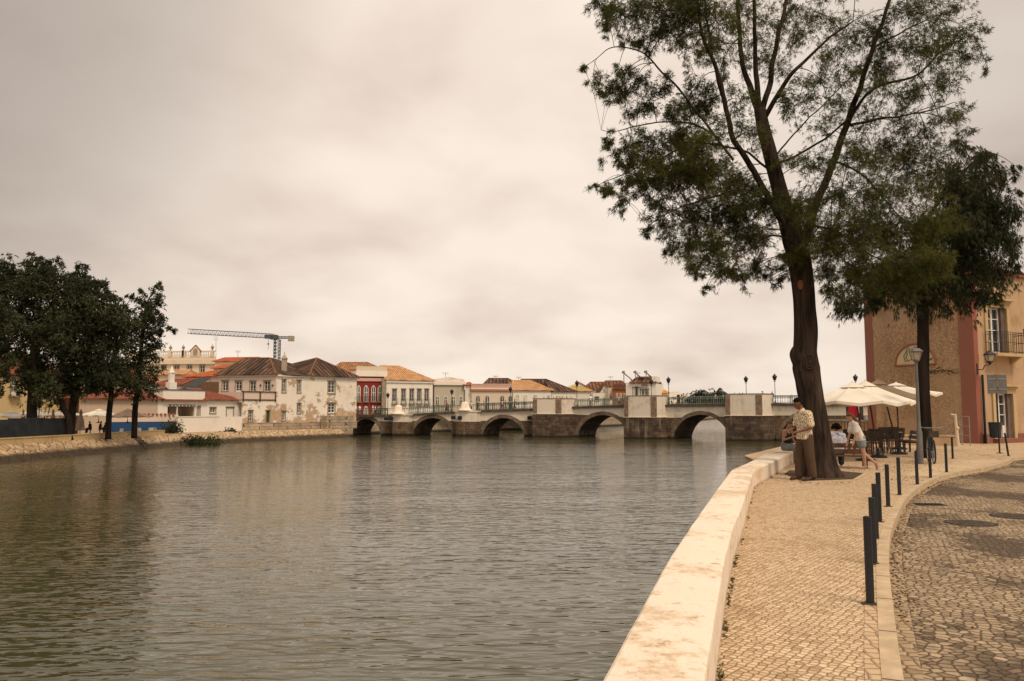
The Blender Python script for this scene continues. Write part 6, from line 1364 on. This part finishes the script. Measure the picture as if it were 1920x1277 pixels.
# palms beyond the bridge
def palm(px, py, Y, r, lab):
    c = W(px, py, Y); t = thing('palm_tree', lab, 'palm', (c.x, c.y, .4), 'palm trees beyond the bridge'); MB().tube([(c.x, c.y, .3), (c.x+.1, c.y, c.z)], [.3, .22], 8).build('trunk', BARKF, t); mb = MB()
    for k in range(34):
        a = rng.uniform(0, 6.28); el = rng.uniform(-.5, 1.3); d = Vector((math.cos(a)*math.cos(el), math.sin(a)*math.cos(el), math.sin(el))); pts = [c+d*(r*f)+Vector((0, 0, -.75*r*f*f)) for f in (0, .3, .6, .85, 1)]
        sdv = d.cross(Vector((0, 0, 1))).normalized()
        for j in range(4):
            for q in (-1, 1):
                for h_ in range(3):
                    p0 = pts[j].lerp(pts[j+1], h_/3); p1 = pts[j].lerp(pts[j+1], (h_+.7)/3); o_ = sdv*q*r*.16*(1-j*.15)+Vector((0, 0, -.1*r)); mb.face([p0, p1, p0.lerp(p1, .8)+o_])
    mb.build('crown', PALML, t)
palm(1311, 740, 190, 4.4, 'palm crown showing behind the bridge railing, left one of the pair'); palm(1343, 738, 185, 4.6, 'palm crown showing behind the bridge railing, right one next to the last refuge')
def shrub(name, lab, cat, px, py, Y, rx, rz, n, mat, z=None, L=.3, w=.08, base=None):
    c = W(px, py, Y); t = thing(name, lab, cat, (c.x, c.y, base if base is not None else c.z-rz)); P = np.array(c)+rnd3(n)*np.array([rx, rx*.7, rz])*.5; tuft_mesh('leaves', P, unit(rnd3(n)), 6, L, w, .8, mat, t)
    mb = MB()
    for k in range(6): mb.tube([Vector((c.x, c.y, (base if base is not None else c.z-rz))), Vector(P[k])], [.04, .015], 4)
    mb.build('stems', BARKF, t)
shrub('shrub', 'dark shrub in front of the right end of the blue painted wall', 'shrub', 324, 803, 101, 1.2, .9, 260, LEAFL, base=-1.45)
shrub('shrub', 'green bushes behind the bridge railing between the two palms', 'shrub', 1326, 751, 200, 7, 1.6, 500, PALML, L=.8, w=.2)
shrub('weed_clump', 'rounded clump of weeds at the waterline below the white garden wall', 'weeds', 374, 829, 98.5, 2.6, .7, 420, LEAFL, L=.4, base=-2.9)
shrub('weed_clump', 'small dark weed clump at the foot of the white garden wall', 'weeds', 431, 810.5, 109, 1.0, .5, 120, LEAFL, base=-1.5)
shrub('shrub', 'foliage between the two left trunks below the yellow house', 'shrub', 82, 722, 88, 2.4, 2.6, 300, LEAFL, base=-1.45)
# small tufts along the foot of the quay wall
V_, D_ = [], []
for i in range(240):
    k = rng.uniform(.12, .95)*(len(I3)-2); a = Vector(I3[int(k)]).lerp(Vector(I3[int(k)+1]), k % 1)
    if mnoise.noise(Vector((a.x*2, a.y*2, 0))) < .05: continue
    for _ in range(3): V_.append((a.x+.01+rng.uniform(0, .025), a.y+rng.uniform(-.03, .03), .0)); D_.append((.3, 0, 1))
rt = thing('grass', '', ''); 
for k in ('label', 'category'): del rt[k]
rt['kind'] = 'stuff'; tuft_mesh('weeds', np.array(V_), np.array(D_), 6, .022, .006, .8, basic('dry_weeds', (.12, .10, .04)), rt)

# leaf litter under the trees and in the gutter
P_ = []
for i in range(2600):
    if i % 3: p = G(rng.uniform(1470, 1900), rng.uniform(842, 912), 0); z = .006
    else:
        k = rng.uniform(20, len(KS)-6); a = Vector(KO[int(k)]).lerp(Vector(KO[int(k)+1]), k % 1); o_ = rng.exponential(.07)+.02; n_ = (Vector(KO[int(k)])-Vector(KS[int(k)])).normalized(); p = Vector((a.x+n_.x*o_, a.y+n_.y*o_, 0)); z = -.092
    if z > 0 and mnoise.noise(Vector((p.x*.6, p.y*.6, 2))) < .0: continue
    P_.append((p.x, p.y, z))
P_ = np.array(P_); rt = thing('leaf_litter', '', '')
for k in ('label', 'category'): del rt[k]
rt['kind'] = 'stuff'; dd = rnd3(len(P_)); dd[:, 2] = .12; tuft_mesh('dry_leaves', P_, unit(dd), 2, .035, .012, .1, basic('dry_leaf_brown', (.13, .075, .035)), rt)
# dry creeper stems on the rough wall
mb = MB()
for pts in ([(1740, 700), (1752, 697), (1768, 693), (1782, 696), (1796, 700)], [(1752, 697), (1757, 690), (1765, 688)], [(1768, 693), (1776, 700), (1783, 703)]):
    mb.tube([Fl.pt(*Fl.uz(*q), .03) for q in pts], .012, 4)
cr = thing('creeper', 'thin dry creeper stems on the rough tan wall right of the rear trunk', 'creeper', Fl.pt(Fl.uz(1768, 695)[0], 3)); mb.build('stem', BARKF, cr)
V_ = np.array([tuple(Fl.pt(*Fl.uz(rng.uniform(1742, 1798), rng.normal(696, 3)), .03)) for _ in range(60)]); tuft_mesh('leaves', V_, unit(rnd3(60)), 3, .07, .02, .7, LEAFD, cr)
# =================== people ===================
def capsule(mb, p, q, r1, r2, n=12):
    p, q = Vector(p), Vector(q); d = (q-p); L_ = d.length
    if L_ < 1e-5: mb.ell(p, max(r1, r2), n, 8); return
    d = d/L_; pts, rs = [], []
    for k in range(4): a = math.pi/2*(k/4); pts.append(p-d*r1*math.cos(a)); rs.append(max(.001, r1*math.sin(a)))
    pts += [p, q]; rs += [r1, r2]
    for k in range(1, 5): a = math.pi/2*(k/4); pts.append(q+d*r2*math.sin(a)); rs.append(max(.001, r2*math.cos(a)))
    mb.tube(pts, rs, n)
def fuse(mb, name, mat, parent, vox, sm=2, disp=0.0):
    o = mb.build(name, mat, parent); m_ = o.modifiers.new('r', 'REMESH'); m_.mode = 'VOXEL'; m_.voxel_size = vox; m_.use_smooth_shade = True
    if sm: s_ = o.modifiers.new('s', 'SMOOTH'); s_.iterations = sm; s_.factor = .5
    dg = bpy.context.evaluated_depsgraph_get(); me = bpy.data.meshes.new_from_object(o.evaluated_get(dg)); o.modifiers.clear(); old = o.data; o.data = me; bpy.data.meshes.remove(old)
    if not me.materials: me.materials.append(mat)
    me.polygons.foreach_set('use_smooth', [True]*len(me.polygons)); return o
STD = dict(pel=(0, 0, .96), wst=(0, 0, 1.10), chs=(0, 0, 1.30), nck=(0, .0, 1.50), hd=(0, .025, 1.64), shL=(-.185, 0, 1.43), shR=(.185, 0, 1.43), elL=(-.24, -.03, 1.15), elR=(.24, -.03, 1.15), wrL=(-.25, .06, .91), wrR=(.25, .06, .91),
           hpL=(-.09, 0, .93), hpR=(.09, 0, .93), knL=(-.10, .02, .50), knR=(.10, .02, .50), anL=(-.10, -.02, .085), anR=(.10, -.02, .085), toL=(-.11, .13, .035), toR=(.11, .13, .035), look=(0, 1, 0))
def person(label, loc, rz, J=None, h=1.75, skin=None, hair=HAIRB, top=None, bottom=None, shoe=None, near=False, sleeves='short', legs='long', hairl='short', group=None, fat=1.0, hold=None):
    skin = skin or SKINT; q = dict(STD); q.update(J or {}); s = h/1.75; root = thing('person', label, 'person', loc, group); base = Vector(loc); Mr = Matrix.Rotation(rz, 3, 'Z')
    P = {k: base+Mr @ (Vector(v)*s) for k, v in q.items() if k != 'look'}; lk = (Mr @ Vector(q['look'])).normalized(); vox = .0095 if near else .035; f = fat; R_ = lambda r: r*s
    rt = (Mr @ Vector((1, 0, 0)))
    mb = MB(); cap = lambda m, a, b, r1, r2: capsule(m, P[a] if isinstance(a, str) else a, P[b] if isinstance(b, str) else b, R_(r1), R_(r2), 12 if near else 8)
    def torso(m, g):
        for e in (-1, 1):
            o_ = rt*e; cap(m, P['wst']+o_*.055*s, P['chs']+o_*.07*s, .105*f+g, .112*f+g); cap(m, P['pel']+o_*.07*s, P['wst']+o_*.055*s, .112*f+g, .105*f+g)
        cap(m, P['shL'].lerp(P['shR'], .14), P['shL'].lerp(P['shR'], .86), .07+g, .07+g); cap(m, 'chs', 'nck', .10+g, .06+g)
    torso(mb, 0)
    cap(mb, 'nck', 'hd', .056, .056)
    up = (P['hd']-P['nck']).normalized(); fw = (lk-up*lk.dot(up)).normalized(); sd = fw.cross(up).normalized(); hc = P['hd']+up*.03*s
    mb2 = MB().ell((0, 0, 0), (.075*s, .095*s, .112*s), 16, 12); Mh = Matrix((sd, fw, up)).transposed()
    mb.v += [hc+Mh @ v for v in mb2.v]; off = len(mb.v)-len(mb2.v); mb.f += [tuple(off+i for i in f_) for f_ in mb2.f]
    H = lambda x, y, z: hc+Mh @ (Vector((x, y, z))*s)
    capsule(mb, H(0, .05, -.07), H(0, .07, -.085), .045*s, .03*s, 10)            # jaw
    if near:
        capsule(mb, H(0, .092, .012), H(0, .108, -.028), .011*s, .017*s, 8); capsule(mb, H(-.03, .085, .03), H(.03, .085, .03), .013*s, .013*s, 8)
        capsule(mb, H(-.02, .092, -.058), H(.02, .092, -.058), .011*s, .011*s, 8)
        for e in (-1, 1): capsule(mb, H(e*.078, -.002, .015), H(e*.08, -.008, -.02), .014*s, .010*s, 8)
    for e in 'LR':
        cap(mb, 'sh'+e, 'el'+e, .052*f**.5, .040); cap(mb, 'el'+e, 'wr'+e, .040, .027)
        hp, kn, an, to = (k+e for k in ('hp', 'kn', 'an', 'to')); cap(mb, hp, kn, .088*f**.7, .056); md = P[kn].lerp(P[an], .3); cap(mb, kn, md, .055, .056); cap(mb, md, an, .054, .036); cap(mb, an, to, .038, .026); cap(mb, P[an]-Vector((0, 0, .02*s)), P[to]-Vector((0, 0, .0)), .038, .030)
        w_ = P['wr'+e]; d = (w_-P['el'+e]).normalized(); pe = w_+d*.085*s; capsule(mb, w_, pe, .030*s, .034*s, 10)
        if near:
            out = d.cross(Vector((0, 0, 1))); out = out.normalized() if out.length > .1 else rt; cu = (d*.6+Vector((0, 0, -.8))).normalized()
            for i, (o_, l_) in enumerate(((-.027, .062), (-.009, .074), (.009, .070), (.026, .054))):
                a = pe+out*o_*s*1.05+d*.008; b_ = a+(d+out*o_*2)*l_*.55*s; capsule(mb, a, b_, .0105*s, .0095*s, 6); capsule(mb, b_, b_+cu*l_*.5*s, .0095*s, .008*s, 6)
            sg = 1 if (lk.dot(out) > 0) else -1; a = w_+d*.03*s+out*.028*sg*s; b_ = a+(out*sg*.8+d*.7)*.04*s; capsule(mb, a, b_, .012*s, .011*s, 6); capsule(mb, b_, b_+d*.028*s, .011*s, .009*s, 6)
    fuse(mb, 'body', skin, root, vox)
    # hair
    mb = MB(); hx = lambda c_, r_: [mb.v.extend([]), capsule(mb, H(*c_), H(c_[0], c_[1]+.001, c_[2]+.002), r_*s, r_*s, 12)]
    for c_, r_ in (((0, -.03, .035), .085), ((0, .005, .052), .074), ((0, -.05, -.01), .066), ((-.03, -.03, .0), .062), ((.03, -.03, .0), .062), ((0, .035, .075), .045)): hx(c_, r_)
    if hairl == 'long':
        bk = H(0, -.07, .0); dn = Vector((0, 0, -1)); b1 = P['nck']-fw*.11*s-up*.02*s; b2 = P['chs']-fw*.185*s; capsule(mb, bk, b1, .07*s, .06*s, 10); capsule(mb, b1, b2+up*.02, .058*s, .035*s, 10); capsule(mb, b2, b2+dn*.12*s, .038*s, .015*s, 8)
    elif hairl == 'curly':
        for k in range(26): d = Vector(unit(rnd3(1))[0]); d.z = abs(d.z)*.9-.25; mb.ell(hc-fw*.03*s+Vector((d.x*.11, d.y*.11, d.z*.13))*s, .048*s, 8, 6)
    elif hairl == 'bob':
        capsule(mb, H(-.05, -.04, 0), H(-.055, -.05, -.13), .05*s, .05*s, 8); capsule(mb, H(.05, -.04, 0), H(.055, -.05, -.13), .05*s, .05*s, 8)
    fuse(mb, 'hair', hair, root, vox*.9, 1)
    if near:
        mb = MB()
        for e in (-1, 1): o_ = MB().ell(H(e*.030, .087, .012), (.011*s,)*3, 8, 6).build('eye', basic('eye_dark', (.02, .015, .012), .3) if 'eye_dark' not in MATS else MATS['eye_dark'], root)
    if top:
        mb = MB(); g = .016 if near else .022; hem = P['pel'].z-(.075*s if q['hpL'][2] > .7 else .0)
        if sleeves == 'tank':
            for e in (-1, 1): o_ = rt*e; cap(mb, P['wst']+o_*.05*s+up*.05*s, P['chs']+o_*.06*s, .105*f+g*.6, .108*f+g*.6); cap(mb, P['chs']+o_*.06*s, P['chs'].lerp(P['nck'], .6)+o_*.09*s, .09, .03)
        else:
            torso(mb, g)
            for e in (-1, 1): cap(mb, P['pel']+rt*e*.075*s-Vector((0, 0, .05*s)), P['wst']+rt*e*.06*s, .122*f+g, .11*f+g)
            for v in mb.v: v.z = max(v.z, hem)
            for e in 'LR':
                k_ = P['sh'+e].lerp(P['el'+e], .75); cap(mb, 'sh'+e, k_, .062*f**.5+g, .058*f**.5+g*1.5)
                if sleeves == 'long': cap(mb, k_, 'el'+e, .055+g, .05+g); cap(mb, 'el'+e, 'wr'+e, .045+g, .034+g)
        fuse(mb, 'shirt', top, root, vox, 1)
    if bottom:
        mb = MB(); g = .022 if near else .02
        for e in (-1, 1): cap(mb, P['pel']+rt*e*.07*s+Vector((0, 0, .03*s)), P['pel']+rt*e*.075*s-Vector((0, 0, .04*s)), .112*f+g*.8, .112*f+g)
        for e in 'LR':
            hp, kn, an = (P[k+e] for k in ('hp', 'kn', 'an'))
            if legs == 'short': k_ = hp.lerp(kn, .38); cap(mb, hp, k_, .10*f**.6+g, .092+g)
            else: cap(mb, hp, kn, .098*f**.6+g, .066+g*1.5); cap(mb, kn, an.lerp(kn, .06), .066+g*1.5, .062+g)
        if legs == 'skirt': cap(mb, P['pel'], P['knL'].lerp(P['knR'], .5), .15, .22)
        fuse(mb, 'shorts' if legs == 'short' else 'skirt' if legs == 'skirt' else 'trousers', bottom, root, vox, 1)
    for e in 'LR':
        a, b_ = P['an'+e], P['to'+e]; mb = MB(); dn = Vector((0, 0, -.02*s)); d = (b_-a).normalized(); capsule(mb, a+dn-d*.03*s, b_+d*.02*s, .042*s, .036*s, 10); mb.v = [Vector((v.x, v.y, max(v.z, loc[2]+.002) if (q['an'+e][2] < .2) else v.z)) for v in mb.v]
        fuse(mb, 'shoe', shoe or DWOOD, root, vox, 1)
    return root
CL = {}
def cloth(n, c):
    if n not in CL: CL[n] = basic(n, c, .9, .12, 6)
    return CL[n]
SHIRT = spotted('patterned_shirt_cloth', (.66, .54, .36), (.10, .035, .03), (.06, .05, .05), 32); KHAKI = cloth('brown_trouser_cloth', (.075, .045, .026)); DENIM = cloth('faded_denim', (.22, .26, .25)); GREYT = cloth('grey_green_trouser_cloth', (.14, .15, .13))
BLUESH = spotted('blue_white_shirt_cloth', (.50, .50, .56), (.20, .23, .38), (.62, .60, .60), 9)
m_ = G(1511, 901, 0)
person('man in a patterned shirt and brown trousers standing by the big tree looking down', (m_.x, m_.y, 0), R(100), dict(hd=(0, .115, 1.635), nck=(0, .045, 1.50), look=(0, .75, -.66), shL=(-.20, 0, 1.43), shR=(.20, .03, 1.43), elL=(-.25, -.02, 1.14), wrL=(-.17, .22, 1.06), elR=(.25, .05, 1.14), wrR=(.10, .27, 1.08),
       hpL=(-.10, -.01, .93), knL=(-.12, -.05, .50), anL=(-.13, -.10, .085), toL=(-.15, .06, .035), hpR=(.10, .0, .93), knR=(.11, .07, .50), anR=(.12, .09, .085), toR=(.13, .25, .035)), 1.78, SKINB, HAIRB, SHIRT, KHAKI, cloth('brown_sandal', (.07, .03, .025)), True, fat=1.03)
m_ = G(1617, 880, 0)
person('girl with long brown hair, white shirt and denim shorts leaning on the bench back', (m_.x, m_.y, 0), R(92), dict(pel=(0, .02, .93), wst=(0, .08, 1.07), chs=(0, .17, 1.25), nck=(0, .25, 1.42), hd=(0, .31, 1.55), look=(.1, 1, -.35), shL=(-.16, .22, 1.36), shR=(.16, .22, 1.36), elL=(-.19, .24, 1.08), wrL=(-.15, .31, .84), elR=(.19, .26, 1.08), wrR=(.14, .36, .84),
       hpL=(-.08, .02, .90), hpR=(.08, .02, .90), knL=(-.07, -.02, .48), anL=(.02, -.10, .085), toL=(.03, .06, .035), knR=(.06, -.10, .47), anR=(-.03, -.42, .17), toR=(-.03, -.44, .04)), 1.50, SKINL, HAIRN, cloth('white_tee_cloth', (.72, .65, .58)), DENIM, cloth('pinkish_sandal', (.35, .2, .16)), True, hairl='long', legs='short', fat=.85)
sit = dict(pel=(0, 0, .55), wst=(0, .0, .68), chs=(0, .03, .88), nck=(0, .06, 1.08), hd=(0, .10, 1.22), shL=(-.18, .05, 1.01), shR=(.18, .05, 1.01), elL=(-.22, .06, .74), elR=(.22, .06, .74), wrL=(-.12, .25, .66), wrR=(.12, .25, .66), hpL=(-.09, .02, .52), hpR=(.09, .02, .52), knL=(-.12, .42, .50), knR=(.12, .42, .50), anL=(-.12, .42, .085), anR=(.12, .42, .085), toL=(-.12, .57, .035), toR=(.12, .57, .035), look=(0, .9, -.45))
def seated(dz, **k): j = {a: ((v[0], v[1], v[2]+dz) if a not in ('anL', 'anR', 'toL', 'toR', 'look') else v) for a, v in sit.items()}; j.update(k); return j
x_, y_ = XY(1473, E1W[1]+1.1)
person('woman in a black strappy top and grey trousers sitting at the quay wall end', (x_, y_, 0), R(-150), seated(-.02, look=(.2, .8, -.7), hd=(.02, .16, 1.19), wrL=(-.16, .24, .60), wrR=(.05, .30, .82)), 1.62, SKINT, HAIRN, cloth('black_top_cloth', (.012, .012, .014)), GREYT, cloth('light_shoe', (.45, .38, .32)), True, sleeves='tank')
x_, y_ = XY(1567, 21.9)
person('person with curly black hair and blue and white shirt seated on the bench', (x_, y_, 0), R(-20), seated(-.10, look=(.1, 1, -.2)), 1.62, SKINB, HAIRB, BLUESH, cloth('dark_trouser_cloth', (.03, .03, .035)), cloth('pale_shoe', (.4, .36, .32)), True, hairl='curly')
# people on the bridge
W_ = cloth('white_shirt_cloth', (.68, .64, .6)); K_ = cloth('black_cloth', (.015, .015, .017)); RDc = cloth('red_cloth', (.32, .04, .04)); ORc = cloth('orange_cloth', (.55, .16, .05)); BL_ = cloth('pale_blue_cloth', (.38, .44, .52)); GY = cloth('grey_cloth', (.16, .16, .17)); NV = cloth('navy_cloth', (.03, .04, .08)); PK = cloth('pink_cloth', (.50, .25, .24)); BG = cloth('beige_cloth', (.45, .36, .26))
wk = dict(knL=(-.10, .14, .52), anL=(-.10, .20, .09), toL=(-.10, .35, .05), knR=(.10, -.02, .50), anR=(.10, -.25, .12), toR=(.10, -.12, .035), elL=(-.23, -.12, 1.16), wrL=(-.24, -.05, .93), elR=(.23, .05, 1.15), wrR=(.24, .22, .98))
ln = dict(chs=(0, .12, 1.28), nck=(0, .2, 1.44), hd=(0, .27, 1.56), shL=(-.18, .17, 1.38), shR=(.18, .17, 1.38), elL=(-.22, .3, 1.15), wrL=(-.1, .5, 1.08), elR=(.22, .3, 1.15), wrR=(.1, .5, 1.08), wst=(0, .05, 1.1))
gb_ = 'people on the bridge'
PB = [(668, 0, 90, W_, K_, None, 'person in a white shirt at the left end of the bridge, left one of two'), (674.5, 3, 60, W_, GY, None, 'person in a white shirt at the left end of the bridge, right one of two'), (699, 1, -90, W_, BG, wk, 'person in a white top on the bridge in front of the dark red house'),
      (703.5, 3, -80, W_, K_, wk, 'person in white top and dark trousers in front of the dark red house'), (838, 2, 90, RDc, K_, wk, 'person in a dark red top on the bridge before the grey stone house'), (884, 2, 90, W_, NV, None, 'person in white and dark trousers on the bridge beside the second white finial'), (899, 3, -90, PK, BG, wk, 'person in a pale pink top on the bridge, right of the second white finial'),
      (910, 1.2, 90, BL_, GY, ln, 'person in a pale blue shirt stooping over the bridge railing'), (941.5, 1.5, -90, W_, RDc, wk, 'person in a white top and red trousers walking on the bridge'), (947.5, 1.8, -90, GY, GY, wk, 'taller grey dressed person walking beside the one in red trousers'), (965, 2, 90, K_, K_, wk, 'person in black on the bridge left of the first tall refuge'),
      (1020, 1, 0, W_, GY, None, 'white shirted person behind the first tall refuge, leftmost head'), (1030, 1.5, 20, K_, K_, None, 'dark dressed person behind the first tall refuge, second head from the left'), (1038, 2, 180, BG, K_, None, 'beige dressed person behind the first tall refuge, third head from the left'), (1043.5, .6, 200, GY, K_, None, 'grey dressed person beside the one in orange behind the first tall refuge'),
      (1050, .4, 170, ORc, K_, None, 'person in an orange shirt behind the corner of the first tall refuge'), (1063, 2, 90, NV, K_, None, 'navy dressed person behind the right part of the first tall refuge'), (1107, 1.2, 0, W_, GY, None, 'person in white and grey standing at the railing right of the first tall refuge'),
      (1146, 2, 90, K_, W_, wk, 'person in a dark top and white skirt walking left of the middle refuge'), (1161, 3, -90, W_, K_, wk, 'white shirted person just left of the middle refuge'), (1282.5, 4, 90, PK, BG, None, 'small pinkish figure behind the railing right of the middle refuge'), (1342, 2.5, -90, BG, K_, wk, 'person walking in front of the palms on the bridge'),
      (1387, 1, 10, W_, W_, None, 'white capped person behind the last refuge, left of its lamp post'), (1393, .8, -10, GY, K_, None, 'dark haired person behind the last refuge, next to the white capped one'), (1434, .2, 60, PK, K_, ln, 'person leaning over the right corner of the last refuge'), (1448.5, .8, 180, K_, K_, None, 'dark dressed person standing by the lamp post at the last refuge')]
for px, dy, rz, tp_, bt_, J, lab in PB:
    p0 = bxy(px)[0]; yy = p0.y+.7+dy; x, _ = XY(px, yy)
    if px in (1434,): yy = p0.y+.3; x, _ = XY(px, yy)
    person(lab, (x, yy, deckz(px)+(.0 if px < 1380 else .05)), R(rz), J, 1.68+.12*math.sin(px), rng.choice([0, 1]) and SKINT or SKINL, HAIRN if px % 2 else HAIRB, tp_, bt_, K_, False, group=gb_, legs='skirt' if px == 1146 else 'long')
# seated people on the left terrace
for px, lab in ((171, 'dark silhouetted person sitting under the left bank parasol, left one'), (189, 'dark silhouetted person sitting under the left bank parasol, middle one'), (197, 'smaller dark silhouetted person sitting by the trunk under the left bank parasol')):
    x, y = XY(px, 92); person(lab, (x, y, -1.15), R(90 if px == 171 else -80), seated(0), 1.75 if px < 195 else 1.5, SKINB, HAIRB, K_, K_, K_, False, group='people seated on the left bank terrace')
    st_ = thing('terrace_stool', {171: 'dark stool under the left silhouetted person on the terrace', 189: 'dark stool under the middle silhouetted person on the terrace', 197: 'dark stool beside the trunk on the left terrace'}[px], 'stool', (x, y, -1.45)); MB().lathe([(.22, .62), (.22, .68)], (x, y, -1.45), 10).build('seat', DWOOD, st_); MB().tube([(x, y, -1.45), (x, y, -.83)], .06, 6).build('leg', DWOOD, st_)
